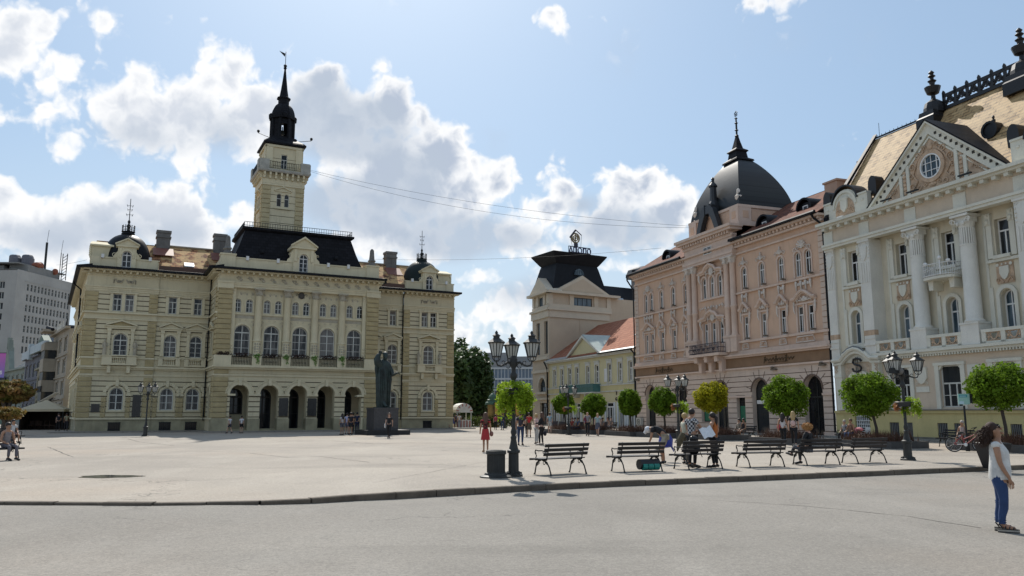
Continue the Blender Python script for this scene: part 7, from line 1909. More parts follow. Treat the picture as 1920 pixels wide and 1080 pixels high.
# far wood and low hedges behind the gap
mb = MB(); rg = random.Random(9)
for k in range(16): leafcloud(mb, (-16+1.9*k, 150+rg.uniform(-6, 6), 1.6), (2.2, 2.2, 2.6+rg.random()), 360, .3, 70+k, .2)
for k in range(30): leafcloud(mb, (-30+3.6*k, 190+rg.uniform(-6, 6), 3.0), (3.2, 3.2, 4.0+2*rg.random()), 260, .45, 170+k, .2)
tag(mb.build('far_park_greenery', leafD), 'hazy mass of park bushes far behind the square', 'bushes', kind='stuff')
mb = MB()
for k in range(18): leafcloud(mb, (-5.2+.42*k, 96+.1*k, .7), (.5, .6, .7), 160, .12, 270+k, .2)
tag(mb.build('low_hedge', leafmat(M('hedge_leaf', (.12, .16, .04), .7, .5, 2), .3)), 'low trimmed hedge at the far edge of the square', 'hedge')

# ---- statue
sq = Vector((-10.4, 64.6, 0)); SR = R(27.1)
st = thing('bronze_statue', 'tall bronze statue of a cloaked figure with one arm raised on a dark block', 'statue', sq, SR)
mb = MB(F0); mb.box(-1.75, 1.75, -1.75, 1.75, 0, .38); mb.build('platform', M('black_granite_step', (.02, .02, .022), .5, .3, 3), st)
mb = MB(F0); mb.box(-1.0, 1.0, -1.0, 1.0, .38, 2.08); mb.box(-1.03, 1.03, -1.03, 1.03, 1.98, 2.12)
pd_ = mb.build('pedestal', granite, st)
# figure facing local -x/-y; cloak with folds
mb = MB()
rings = []
prof = [(2.12, .50, .42), (2.5, .56, .46), (3.2, .58, .47), (4.0, .60, .48), (4.8, .60, .46), (5.4, .60, .40), (5.75, .50, .34), (5.95, .26, .22), (6.05, .14, .14)]
n = 36; P = []
for z, a, b in prof:
    for i in range(n):
        t = 2*PI*i/n; w = 1+.075*math.sin(9*t+z*.6)+.05*math.sin(5*t-z)*(1 if z < 5.5 else .3)
        P.append((a*w*math.cos(t), b*w*math.sin(t)+.03*(z-4), z))
Fq = []
for j in range(len(prof)-1):
    for i in range(n): Fq.append((j*n+i, j*n+(i+1) % n, (j+1)*n+(i+1) % n, (j+1)*n+i))
Fq.append(tuple(range(n-1, -1, -1))); Fq.append(tuple((len(prof)-1)*n+i for i in range(n))); mb.add(P, Fq)
mb.box(-.62, .62, -.5, .5, 2.10, 2.18)
mb.tube([(-.3, -.05, 5.5), (-.5, -.1, 5.7), (-.6, -.12, 6.0), (-.5, -.12, 6.3), (-.36, -.12, 6.42)], [.34, .34, .28, .2, .12], 10)       # raised arm in a wide sleeve
for k in range(6):
    t = k/5; mb.tube([(-.66+.1*t, -.1+.06*math.sin(k*2), 6.0), (-.70+.12*t, -.12, 5.2), (-.62+.05*t, -.1, 4.55+.12*math.sin(k*1.7))], [.06, .09, .05], 6)
mb.tube([(.35, 0, 5.55), (.62, -.1, 5.1), (.70, -.3, 4.75), (.92, -.42, 4.85)], [.26, .2, .17, .09], 10)
for k in range(7):
    a = .25+.09*k; mb.tube([(.5, -.2+.05*k, 5.3), (.55+.06*math.sin(k), -.24+.06*k, 4.4), (.46, -.2+.07*k, 2.6+.1*math.sin(k*2.1))], [.04, .08, .03], 6)
    mb.tube([(-.45+.13*k, -.42+.02*abs(k-3), 5.2), (-.42+.14*k, -.50, 3.8), (-.46+.15*k, -.46, 2.3)], [.03, .06, .03], 6)
mb.tube([(-.1, -.45, 2.6), (-.02, -.62, 2.35), (.05, -.85, 2.2)], [.13, .12, .09], 8)
body = mb.build('cloaked_figure', bronze, st, True)
mb = MB(); mb.ball((.1, -.08, 6.32), (.2, .23, .27), n=12, k=8); mb.ball((.1, -.27, 6.16), (.15, .12, .2), n=8); mb.ball((.1, -.31, 6.34), (.04, .06, .07), n=6); mb.ball((.1, .0, 6.47), (.23, .23, .16), n=8)
mb.tube([(.1, 0, 5.9), (.1, -.03, 6.2)], [.17, .14], 8); mb.build('bearded_head', bronze, body, True)
mb = MB()
mb.ball((-.36, -.13, 6.5), (.14, .12, .13), n=8)
for i in range(4): mb.tube([(-.46+.065*i, -.16, 6.56), (-.47+.07*i, -.2, 6.67), (-.45+.06*i, -.24, 6.62)], .032, 5)
mb.tube([(-.26, -.15, 6.5), (-.2, -.2, 6.58)], .035, 5)
mb.ball((.98, -.46, 4.9), (.12, .12, .09), n=8)
for i in range(4): mb.tube([(1.02, -.5+.05*i, 4.92), (1.16, -.54+.055*i, 4.88), (1.2, -.54+.055*i, 4.8)], .028, 5)
mb.build('hands', bronze, body, True)

# ---- kiosk, cafe tent, sign posts, ad column
q = gp(862, 803.5); t = thing('striped_kiosk', 'small white and red striped kiosk with rounded roof right of the town hall', 'kiosk', (q.x, q.y+3, 0), R(25))
mb = MB(F0); mb.box(-.9, .9, -.8, .8, 0, .9)
for x in (-.9, .82): 
    for y in (-.8, .72): mb.box(x, x+.08, y, y+.08, .9, 1.9)
mb.build('counter', offwhite, t)
mb = MB(F0); mb.arc(0, 1.75, .0, 1.05, -.85, .85, 0, PI, 10); mb.build('rounded_roof', offwhite, t)
mb = MB(F0)
for i in range(5): mb.box(-.8+.36*i, -.66+.36*i, .8, .83, .1, .85)
for i in range(6): a = PI*(i+.5)/6; mb.tube([(.7*math.cos(a), .87, 1.75+.7*math.sin(a)), (1.0*math.cos(a), .87, 1.75+1.0*math.sin(a))], .05, 4)
mb.build('red_stripes', M('faded_red_paint', (.42, .12, .08), .7), t)
q = gp(925, 800); t = thing('advertising_column', 'green-domed round advertising column before the far trees', 'advertising column', (q.x, 98, 0), 0)
mb = MB(); mb.lathe((0, 0), [(.75, 0), (.75, .3), (.62, .32), (.62, 2.7), (.8, 2.75)], 16); mb.build('drum', M('ochre_posters', (.40, .27, .10), .8, .5, 1.5), t)
mb = MB(); mb.lathe((0, 0), [(.95, 2.7), (.9, 2.95), (.7, 3.1), (.72, 3.3), (.55, 3.35), (.5, 3.7), (.3, 3.95), (.12, 4.1), (.03, 4.3)], 16); mb.build('green_dome', M('green_dome_paint', (.05, .12, .09), .5), t)
for px, lab in ((967, 'yellow poster board behind the near lamp post'), (937, 'ochre poster board right of the advertising column')):
    q = gp(px, 800); t = thing('poster_board', lab, 'poster board', (q.x, 97, 0), R(5)); mb = MB(F0); mb.box(-.65, .65, -.06, .06, 1.3, 3.0); mb.box(-.6, -.5, -.05, .05, 0, 1.3); mb.box(.5, .6, -.05, .05, 0, 1.3); mb.build('frame', castiron, t)
    mb = MB(F0); mb.box(-.55, .55, .061, .08, 1.4, 2.9); mb.build('poster', M('orange_yellow_poster', (.55, .33, .07), .6, .3, 2), t)
q = gp(72, 806); t = thing('cafe_tent', 'cream square market tent over dark cafe seating at the left', 'tent', (q.x, q.y+1, 0), R(20))
mb = MB(F0); mb.sqloft((0, 0), [(1.95, 1.95, 1.85), (2.0, 2.0, 2.1), (1.1, 1.1, 2.55), (.2, .2, 2.95), (.08, .08, 3.05)])
mb.build('canopy', leafmat(M('cream_canvas', (.68, .62, .47), .8, .1, 1), .3), t)
for sx in (-1, 1):
    for sy in (-1, 1): mb = MB(F0); mb.box(sx*1.9-.04, sx*1.9+.04, sy*1.9-.04, sy*1.9+.04, 0, 1.9); mb.build('pole', castiron, t)
mb = MB(F0); mb.box(-1.9, 1.9, -1.95, -1.88, 0, 1.85); mb.box(-1.9, -1.85, -1.87, 1.8, 0, 1.85); mb.build('dark_rear_cloth', M('dark_brown_cloth', (.03, .02, .018), .9, .5, 2), t)
for k in range(5):
    c = thing('cafe_chair', 'dark wicker chair under the cream cafe tent', 'chair', (q.x-1.2+.55*k, q.y+.6+.3*(k % 2), 0), R(30*k), 'dark chairs under the cafe tent')
    mb = MB(F0); mb.box(-.24, .24, -.24, .24, .4, .48); mb.build('seat', M('wicker', (.05, .03, .022), .8), c)
    mb = MB(F0); mb.box(-.24, .24, -.28, -.22, .48, .92); mb.build('backrest', MATS['wicker'], c)
    for sx in (-1, 1):
        for sy in (-1, 1): mb = MB(F0); mb.box(sx*.2-.02, sx*.2+.02, sy*.2-.02, sy*.2+.02, 0, .4); mb.build('leg', MATS['wicker'], c)
q = gp(112, 800); t = thing('folding_awning', 'pale slanting awning on the street house beside the town hall', 'awning', ((112-960)/FPX*100, 100, 0), R(-65))
mb = MB(F0); slope(mb, -3, 3, 1.6, 3.0, -.2, 4.2, t=.06); mb.build('cloth', offwhite, t); mb = MB(F0); mb.tube([(-2.8, -.2, 3.4), (-2.8, 1.5, 3.0)], .04, 4); mb.tube([(2.8, -.2, 3.4), (2.8, 1.5, 3.0)], .04, 4); mb.build('arm', castiron, t)
# banner at the left edge
bx = (3-960)/FPX*46; t = thing('street_banner', 'pink to violet banner with white letters at the left picture edge', 'banner', (bx, 46, 0), 0)
mb = MB(F0); mb.box(-.9, .28, -.01, .01, 3.72, 5.12)
bm_ = bpy.data.materials.new('pink_violet_banner'); bm_.use_nodes = True; nn_ = bm_.node_tree.nodes; ll_ = bm_.node_tree.links
tcn = nn_.new('ShaderNodeTexCoord'); sx_ = nn_.new('ShaderNodeSeparateXYZ'); mr_ = nn_.new('ShaderNodeMapRange'); mr_.inputs[1].default_value = 3.7; mr_.inputs[2].default_value = 5.1; mxx = nn_.new('ShaderNodeMix'); mxx.data_type = 'RGBA'
mxx.inputs[6].default_value = (.22, .20, .48, 1); mxx.inputs[7].default_value = (.52, .16, .45, 1); ll_.new(tcn.outputs['Object'], sx_.inputs[0]); ll_.new(sx_.outputs[2], mr_.inputs[0]); ll_.new(mr_.outputs[0], mxx.inputs[0]); ll_.new(mxx.outputs[2], nn_['Principled BSDF'].inputs[0])
ban = mb.build('cloth', leafmat(bm_, .3), t)
txt('VNS', .28, white, ban, 'lettering', .003, (-.1, -.015, 3.92), (PI/2, 0, 0), bold=.01)
mb = MB(F0); mb.tube([(-1.0, 0, 0), (-1.0, 0, 5.4)], .06, 6); mb.tube([(-1.0, 0, 5.14), (.3, 0, 5.14)], .02, 4); mb.tube([(-1.0, 0, 3.7), (.3, 0, 3.7)], .02, 4); mb.build('pole', castiron, t)
# teal street sign
q = gp(1815, 846); t = thing('information_sign', 'small teal and white sign on a dark post beside the red bicycle', 'sign', (q.x, q.y, 0), R(-8))
mb = MB(F0); mb.tube([(0, 0, 0), (0, 0, 2.05)], .045, 6); mb.lathe((0, 0), [(.1, 0), (.09, .4), (.05, .45)], 8); mb.build('post', castiron, t)
mb = MB(F0); mb.box(-.22, .26, -.04, .02, 2.1, 2.58); fr_ = mb.build('board', M('mint_sign_face', (.30, .52, .46), .5), t)
mb = MB(F0); mb.box(-.2, .16, .02, .026, 2.42, 2.54); mb.build('teal_band', M('teal_band', (.05, .30, .32), .5), fr_)
mb = MB(F0); mb.box(-.17, .1, .026, .03, 2.46, 2.49); mb.box(-.21, .0, .02, .027, 2.12, 2.24); mb.build('text_lines', M('sign_pale_text', (.45, .62, .70), .5), fr_)
mb = MB(F0); mb.box(.27, .36, -.3, .05, 2.15, 2.58); mb.build('side_board', castiron, t)
# bicycle
def bicycle(px, py, ang):
    q = gp(px, py); t = thing('bicycle', 'red city bicycle with white chain guard leaning by the teal sign', 'bicycle', (q.x, q.y, 0), ang)
    for x in (-.52, .52):
        mb = MB(F0); r = .33
        mb.tube([(x+r*math.cos(2*PI*i/24), 0, r+.02+r*math.sin(2*PI*i/24)) for i in range(25)], .022, 5); w = mb.build('tyre', castiron, t)
        mb = MB(F0); mb.tube([(x+(r-.03)*math.cos(2*PI*i/24), 0, r+.02+(r-.03)*math.sin(2*PI*i/24)) for i in range(25)], .012, 4)
        for i in range(12): a = 2*PI*i/12; mb.tube([(x, 0, r+.02), (x+.3*math.cos(a), 0, r+.02+.3*math.sin(a))], .003, 3)
        mb.ball((x, 0, r+.02), .03, n=6); mb.build('rim', M('dull_rim', (.35, .35, .35), .5), w)
    mb = MB(F0)
    for a, b in (((-.52, .35), (-.08, .32)), ((-.08, .32), (-.2, .78)), ((-.2, .7), (-.52, .35)), ((-.08, .32), (.36, .68)), ((-.17, .55), (.34, .78)), ((.33, .88), (.52, .35))): mb.tube([(a[0], 0, a[1]), (b[0], 0, b[1])], .02, 5)
    mb.build('frame', M('red_bike_paint', (.28, .02, .025), .35, coat=.5), t)
    mb = MB(F0); mb.tube([(.33, 0, .88), (.30, 0, 1.0), (.34, .0, 1.08)], .016, 5); mb.tube([(.34, -.28, 1.02), (.42, -.15, 1.1), (.34, 0, 1.06), (.42, .15, 1.1), (.2, .28, 1.04)], .015, 5); mb.build('handlebar', castiron, t)
    mb = MB(F0); mb.ball((-.22, 0, .85), (.13, .08, .045)); mb.tube([(-.2, 0, .72), (-.21, 0, .85)], .016, 5); mb.build('saddle', castiron, t)
    mb = MB(F0); mb.box(-.4, .0, .03, .05, .33, .36); mb.lathe((0, .04), [(0.01, .3), (.01, .31)], 6); mb.ball((-.06, .04, .33), (.07, .015, .08)); mb.build('chain_guard', white, t)
    mb = MB(F0); mb.box(-.75, -.3, -.06, .06, .72, .74); mb.tube([(-.7, .05, .72), (-.52, .05, .35)], .008, 4); mb.build('carrier', castiron, t)
bicycle(1815, 848, R(-30))
# overhead cables
def cable(a, b, sag, r, label, n=24):
    r *= .6
    mb = MB(); A, B = Vector(a), Vector(b); mb.tube([tuple(A.lerp(B, i/n)-Vector((0, 0, 4*sag*(i/n)*(1-i/n)))) for i in range(n+1)], r, 4)
    tag(mb.build('overhead_cable', castiron), label, 'cable', 'cables strung over the square')
def wpos(px, py, Y): 
    a = (px-960)/FPX; b = (540-py)/FPX; y = math.cos(PITCH)-b*math.sin(PITCH); z = math.sin(PITCH)+b*math.cos(PITCH); t = Y/y; return (a*t, Y, CH+z*t)
cable(wpos(577, 318, 88), wpos(1292, 424, 78), .9, .022, 'upper overhead cable from the tower to the black dome')
cable(wpos(577, 320, 88), wpos(1292, 427, 78), 1.6, .022, 'lower overhead cable from the tower to the black dome')
cable(wpos(700, 486, 92), wpos(1240, 465, 82), .5, .022, 'nearly level cable passing over the rooftop sign')
cable(wpos(105, 497, 120), wpos(163, 487, 74), .1, .022, 'short cable from the office block to the left pavilion')
# ================================================================== PEOPLE
def pmat(name, c, rough=.8, pat=None):
    if name in MATS: return MATS[name]
    if pat == 'check':
        def ex(n, l, tc, out, noise, mixc, ramp, b):
            ck = n.new('ShaderNodeTexChecker'); ck.inputs['Scale'].default_value = 15; ck.inputs[1].default_value = (.5, .5, .5, 1); ck.inputs[2].default_value = (.03, .03, .04, 1); l.new(tc.outputs['Object'], ck.inputs[0]); return ck.outputs[0]
        return M(name, c, rough, extra=ex)
    if pat == 'floral':
        def ex(n, l, tc, out, noise, mixc, ramp, b):
            q = noise(14, 2); return mixc(ramp(q.outputs[0], .52, .56), out, (.45, .05, .05))
        return M(name, c, rough, extra=ex)
    return M(name, c, rough, .25, 6)
SK = {'l': pmat('light_skin', (.52, .31, .22), .55), 'm': pmat('tanned_skin', (.40, .215, .13), .55)}
HAIR = {'dk': pmat('dark_brown_hair', (.022, .014, .011), .6), 'br': pmat('brown_hair', (.10, .05, .03), .6), 'bl': pmat('blonde_hair', (.42, .29, .13), .6), 'gr': pmat('grey_hair', (.42, .38, .34), .6), 'st': pmat('straw_hair', (.50, .27, .10), .7)}
def skin(name, V, E, Rd, mat, parent, sub=2):
    me = bpy.data.meshes.new(name); me.from_pydata([tuple(v) for v in V], E, []); o = bpy.data.objects.new(name, me); COL.objects.link(o)
    md = o.modifiers.new('s', 'SKIN'); md.use_smooth_shade = True
    sv = me.skin_vertices[0].data
    for i, r in enumerate(Rd): sv[i].radius = (r, r) if not isinstance(r, tuple) else r; sv[i].use_root = (i == 0)
    sb = o.modifiers.new('u', 'SUBSURF'); sb.levels = sub; sb.render_levels = sub
    dg = bpy.context.evaluated_depsgraph_get(); m2 = bpy.data.meshes.new_from_object(o.evaluated_get(dg))
    bpy.data.objects.remove(o); bpy.data.meshes.remove(me)
    m2.name = name; m2.materials.clear(); m2.materials.append(mat); m2.polygons.foreach_set('use_smooth', [True]*len(m2.polygons))
    return link(m2, name, parent)
def joints(pose='stand', **k):
    J = dict(pel=(0, 0, .93), sp=(0, .0, 1.10), ch=(0, .0, 1.27), nb=(0, -.01, 1.44), nk=(0, .005, 1.50), h0=(0, .025, 1.565), h1=(0, .02, 1.64), h2=(0, .01, 1.68),
        sL=(-.17, -.01, 1.39), sR=(.17, -.01, 1.39), eL=(-.225, -.03, 1.12), eR=(.225, -.03, 1.12), wL=(-.235, .05, .88), wR=(.235, .05, .88), aL=(-.23, .08, .79), aR=(.23, .08, .79),
        pL=(-.09, 0, .89), pR=(.09, 0, .89), kL=(-.10, .02, .49), kR=(.10, .02, .49), fL=(-.10, -.02, .09), fR=(.10, -.02, .09), tL=(-.115, .13, .035), tR=(.115, .13, .035))
    if pose == 'walk': J.update(kL=(-.09, .16, .52), fL=(-.09, .26, .11), tL=(-.10, .40, .06), kR=(.09, -.06, .50), fR=(.09, -.28, .16), tR=(.10, -.17, .04), eL=(-.22, -.12, 1.14), wL=(-.22, -.12, .90), aL=(-.22, -.10, .81), eR=(.22, .08, 1.13), wR=(.21, .24, .95), aR=(.21, .29, .88))
    if pose == 'sit':
        d = .47
        for q in list(J):
            x, y, z = J[q]; J[q] = (x, y, z-(.93-d-.08))
        J.update(pL=(-.10, .03, .52), pR=(.10, .03, .52), kL=(-.13, .42, .52), kR=(.13, .42, .52), fL=(-.12, .46, .10), fR=(.13, .40, .10), tL=(-.12, .60, .04), tR=(.14, .54, .04), wL=(-.16, .25, .62), aL=(-.12, .33, .60), wR=(.16, .25, .62), aR=(.10, .33, .60), eL=(-.25, .05, .72), eR=(.25, .05, .72))
    J.update(k); return {a: Vector(b) for a, b in J.items()}
def person(px, py, label, face, H=1.68, pose='stand', skc='l', hair=('dk', 'short'), top=('tee', (.5, .5, .5)), bot=('trousers', (.03, .035, .06)), shoe=(.02, .02, .02), J=None, z=0., group=None, at=None, slim=1.0, sub=1):
    q = Vector((at[0], at[1], z)) if at else gp(px, py, z)
    if not at and pose != 'sit': face -= math.atan2(q.x, q.y)
    t = thing('person', label, 'person', q, face, group); J = J or {}
    K = joints(pose, **J); sc = H/1.70; K = {a: b*sc for a, b in K.items()}
    skm = SK[skc]; w = slim*sc
    names = ['pel', 'sp', 'ch', 'nb', 'nk', 'h0', 'h1', 'h2', 'sL', 'sR', 'eL', 'eR', 'wL', 'wR', 'aL', 'aR', 'pL', 'pR', 'kL', 'kR', 'fL', 'fR', 'tL', 'tR']
    I = {n: i for i, n in enumerate(names)}
    ed = [('pel', 'sp'), ('sp', 'ch'), ('ch', 'nb'), ('nb', 'nk'), ('nk', 'h0'), ('h0', 'h1'), ('h1', 'h2'), ('nb', 'sL'), ('nb', 'sR'), ('sL', 'eL'), ('eL', 'wL'), ('wL', 'aL'), ('sR', 'eR'), ('eR', 'wR'), ('wR', 'aR'), ('pel', 'pL'), ('pel', 'pR'), ('pL', 'kL'), ('kL', 'fL'), ('fL', 'tL'), ('pR', 'kR'), ('kR', 'fR'), ('fR', 'tR')]
    rad = dict(pel=.115, sp=.105, ch=.12, nb=.075, nk=.052, h0=.082, h1=.092, h2=.06, sL=.06, sR=.06, eL=.042, eR=.042, wL=.028, wR=.028, aL=.034, aR=.034, pL=.085, pR=.085, kL=.055, kR=.055, fL=.036, fR=.036, tL=.03, tR=.03)
    skin('body', [K[n] for n in names], [(I[a], I[b]) for a, b in ed], [rad[n]*w for n in names], skm, t, sub)
    hd = (K['h1']+K['h0'])/2; hdir = (K['h2']-K['nk']).normalized()
    # clothes
    if top:
        kind, colr = top[0], top[1]; pt = top[2] if len(top) > 2 else None
        m = pmat('cloth_'+'_'.join('%02d' % int(c*99) for c in colr)+(pt or ''), colr, .85, pt)
        V = [K['pel']+Vector((0, 0, -.02)) if pose != 'bend' else K['pel'], K['sp'], K['ch'], K['nb'].lerp(K['ch'], .12)]; E_ = [(0, 1), (1, 2), (2, 3)]; Rd = [.13*w, .118*w, .135*w, .085*w]
        if kind != 'tank':
            for s in 'LR':
                i = len(V); V += [K['s'+s], K['s'+s].lerp(K['e'+s], .5 if kind == 'tee' else 1.0)]; E_ += [(3, i), (i, i+1)]; Rd += [.075*w, .06*w]
                if kind == 'long': V.append(K['w'+s]); E_.append((i+1, i+2)); Rd.append(.04*w)
        else:
            for s in 'LR': i = len(V); V.append(K['nb'].lerp(K['s'+s], .6)); E_.append((3, i)); Rd.append(.075*w)
        skin('dress' if bot and bot[0] == 'dress' else 'shirt', V, E_, Rd, m, t, sub)
    if bot:
        kind, colr = bot[0], bot[1]; m = pmat('cloth_'+'_'.join('%02d' % int(c*99) for c in colr)+(bot[2] if len(bot) > 2 else ''), colr, .85, bot[2] if len(bot) > 2 else None)
        if kind in ('trousers', 'shorts'):
            V = [K['pel']+Vector((0, 0, .03))]; E_ = []; Rd = [.122*w]
            for s in 'LR':
                i = len(V); V += [K['p'+s], K['k'+s] if kind == 'trousers' else K['p'+s].lerp(K['k'+s], .75)]; E_ += [(0, i), (i, i+1)]; Rd += [.098*w, .066*w if kind == 'trousers' else .085*w]
                if kind == 'trousers': V.append(K['f'+s].lerp(K['k'+s], .06)); E_.append((i+1, i+2)); Rd.append(.048*w)
            skin(kind, V, E_, Rd, m, t, sub)
        else:
            z0 = K['pel'].z; L = .38 if kind == 'skirt' else .42
            mb = MB(); c = K['pel']; mb.lathe((c.x, c.y), [(.14*w, z0+.1), (.165*w, z0-.05), (.19*w, z0-L*.6), (.21*w, z0-L)], 14); mb.build('skirt', m, t, True)
    if shoe:
        m = pmat('shoe_%02d%02d%02d' % tuple(int(c*99) for c in shoe), shoe, .5)
        for s in 'LR':
            mb = MB(); a, b = K['f'+s], K['t'+s]; mb.tube([tuple(a+Vector((0, -.06*sc, -.035*sc))), tuple(a+Vector((0, 0, -.02*sc))), tuple(b+Vector((0, .03, .0))), tuple(b+Vector((0, .09, -.005)))], [.042*sc, .05*sc, .042*sc, .025*sc], 8); mb.build('shoe', m, t, True)
    if hair:
        m = HAIR[hair[0]]; mb = MB(); c = K['h1']; back = Vector((0, -.03, .01)); r = .105*sc
        mb.ball(tuple(c+back+Vector((0, 0, .012))), (r*.95, r*1.02, r*1.0), n=12, k=8)
        if hair[1] == 'long':
            p = K['h0']; mb.tube([tuple(c+Vector((0, -.05, .02))), tuple(p+Vector((0, -.08, -.05))), tuple(K['nb']+Vector((0, -.10, -.05))), tuple(K['ch']+Vector((0, -.13, .0)))], [.09*sc, .10*sc, .10*sc, .05*sc], 10)
            for s in (-1, 1): mb.tube([tuple(c+Vector((s*.07, 0, .02))), tuple(p+Vector((s*.09, -.02, -.06))), tuple(K['nb']+Vector((s*.09, -.04, -.08)))], [.04*sc, .045*sc, .02], 8)
        if hair[1] == 'tail': mb.tube([tuple(c+Vector((0, -.1, .03))), tuple(c+Vector((0, -.17, -.05))), tuple(c+Vector((0, -.16, -.22))), tuple(c+Vector((0, -.14, -.38)))], [.03, .045, .04, .012], 8)
        mb.build('hair', m, t, True)
    # nose and ears
    mb = MB(); f = K['h0'].lerp(K['h1'], .35)+Vector((0, .088*sc, 0)); mb.ball(tuple(f), (.014*sc, .022*sc, .022*sc), n=6, k=4)
    for s in (-1, 1): mb.ball(tuple(K['h0'].lerp(K['h1'], .5)+Vector((s*.088*sc, 0, 0))), (.01*sc, .018*sc, .028*sc), n=6, k=4)
    mb.build('face_features', skm, t, True)
    return t, K
def fc(deg): return R(deg)      # 0 = looks away from the camera (+Y); 180 = towards it
def bag(t, c, r, col, name='handbag'):
    mb = MB(); mb.ball(c, r, n=10, k=6); mb.tube([(c[0], c[1], c[2]+r[2]*.8), (c[0]*.7, c[1]*.6, c[2]+.35), (c[0]*.4, c[1]*.4, c[2]+.62)], .012, 4)
    o = mb.build(name, pmat(name+'_cloth_%02d%02d%02d' % tuple(int(q*99) for q in col), col), None, True)
    o.matrix_world = t.matrix_world
    o.location = t.location; o.rotation_euler = t.rotation_euler; return o
blk = (.015, .015, .018); denim = (.05, .09, .19)
# --- middle group
t, K = person(910, 848, 'woman in short black and red floral dress seen from behind, hand bag at her side', fc(8), 1.68, 'stand', 'm', ('br', 'long'), ('tee', (.03, .012, .015), 'floral'), ('skirt', (.42, .035, .04)), (.3, .18, .1), dict(aR=(.25, .02, .8), kL=(-.07, .02, .49), fL=(-.075, -.02, .09), tL=(-.09, .12, .035)))
tag(bag(t, (.27, .0, .80), (.09, .1, .12), (.22, .1, .08)), 'brown and white handbag hanging from the woman in the floral dress', 'handbag')
person(976, 835, 'man in dark grey tee shirt and blue jeans just right of the near lamp post', fc(-10), 1.74, 'stand', 'm', ('dk', 'short'), ('tee', (.04, .035, .05)), ('trousers', (.03, .05, .11)), blk, dict(eR=(.2, .12, 1.14), wR=(.14, .3, 1.12), aR=(.1, .38, 1.14)))
person(1016, 835, 'long-haired woman in black top and leggings facing left with forearms forward', fc(70), 1.70, 'stand', 'l', ('br', 'long'), ('long', blk), ('trousers', blk), (.35, .3, .25), dict(eL=(-.2, .1, 1.16), wL=(-.12, .32, 1.18), aL=(-.1, .40, 1.2), eR=(.2, .06, 1.14), wR=(.15, .28, 1.08), aR=(.12, .36, 1.06), kL=(-.08, .1, .5), fL=(-.08, .1, .09), tL=(-.1, .24, .035)))
person(1006, 833, 'woman in pale pink top and white trousers half hidden by the woman in black', fc(-60), 1.62, 'stand', 'l', ('bl', 'short'), ('long', (.62, .42, .38)), ('trousers', (.5, .49, .47)), blk, dict(wL=(-.1, .3, 1.25), eL=(-.2, .12, 1.15), aL=(-.08, .38, 1.3)))
tag(bag(thing('temporary', 'x', 'x', gp(1022, 834), 0), (0, 0, .62), (.1, .09, .15), (.02, .02, .03), 'shoulder_bag'), 'black shoulder bag beside the woman in black leggings', 'bag')
person(984, 820, 'long dark-haired girl in white top and black leggings behind the man in jeans', fc(5), 1.66, 'walk', 'l', ('dk', 'long'), ('tee', (.62, .6, .6)), ('trousers', blk), blk)
person(992, 820, 'woman in red blouse and brown skirt walking away beside the girl in white', fc(0), 1.68, 'walk', 'm', ('dk', 'short'), ('tee', (.5, .035, .035)), ('skirt', (.10, .07, .045)), blk)
person(966, 818, 'person in pale shirt hidden behind the near lamp post', fc(10), 1.6, 'walk', 'l', ('br', 'short'), ('tee', (.55, .5, .52)), ('trousers', (.4, .4, .4)), (.5, .5, .5))
person(1031, 813, 'person in pale blue shirt and white shorts walking towards the tower building', fc(0), 1.68, 'walk', 'l', ('dk', 'short'), ('tee', (.30, .42, .48)), ('shorts', (.5, .5, .48)), (.3, .2, .15))
person(929, 806, 'child with a red backpack and black trousers walking towards the trees', fc(0), 1.5, 'walk', 'l', ('dk', 'short'), ('tee', (.45, .05, .09)), ('trousers', blk), blk)
person(942, 806.5, 'man in dark navy clothes by the distant lamp post', fc(20), 1.65, 'stand', 'm', ('dk', 'short'), ('long', (.03, .04, .08)), ('trousers', (.04, .06, .12)), blk)
t, K = person(1102, 817.5, 'bald man in grey shirt with maroon shoulder bag walking before the yellow house', fc(175), 1.78, 'walk', 'l', None, ('long', (.25, .23, .25)), ('trousers', blk), blk)
tag(bag(t, (.2, .1, 1.15), (.12, .1, .25), (.16, .03, .05), 'shoulder_bag'), 'maroon shoulder bag on the bald walking man', 'bag')
person(1121, 818, 'woman in patterned pale blue blouse and dark skirt walking beside the bald man', fc(170), 1.64, 'walk', 'l', ('bl', 'short'), ('tee', (.30, .40, .42)), ('skirt', (.10, .10, .13)), blk)
# --- right of the middle: hikers at the benches
t, K = person(1299, 877, 'tall man in black and white checked shirt studying a map with a woman', fc(-42), 1.80, 'stand', 'm', ('dk', 'short'), ('tee', (.4, .4, .4), 'check'), ('trousers', blk), (.05, .045, .04), dict(eR=(.25, .15, 1.17), wR=(.26, .40, 1.12), aR=(.25, .48, 1.13), eL=(-.22, .05, 1.13), wL=(-.1, .27, 1.08), aL=(-.06, .34, 1.08), h0=(0, .05, 1.56), h1=(0, .06, 1.635), h2=(0, .06, 1.675)), sub=2)
t2, K2 = person(1341, 877, 'dark-haired woman in an orange vest top and long black skirt trousers holding the map', fc(62), 1.68, 'stand', 'm', ('dk', 'tail'), ('tank', (.42, .13, .03)), ('trousers', blk), blk, dict(eL=(-.21, .0, 1.14), wL=(-.16, .25, 1.1), aL=(-.12, .32, 1.12), eR=(.21, -.04, 1.13), wR=(.17, .2, 1.1), aR=(.13, .28, 1.11), h0=(0, .05, 1.56), h1=(0, .06, 1.635), h2=(0, .07, 1.675)), sub=2, slim=1.02)
a = wpos(1326, 811, 24.6); mb = MB()
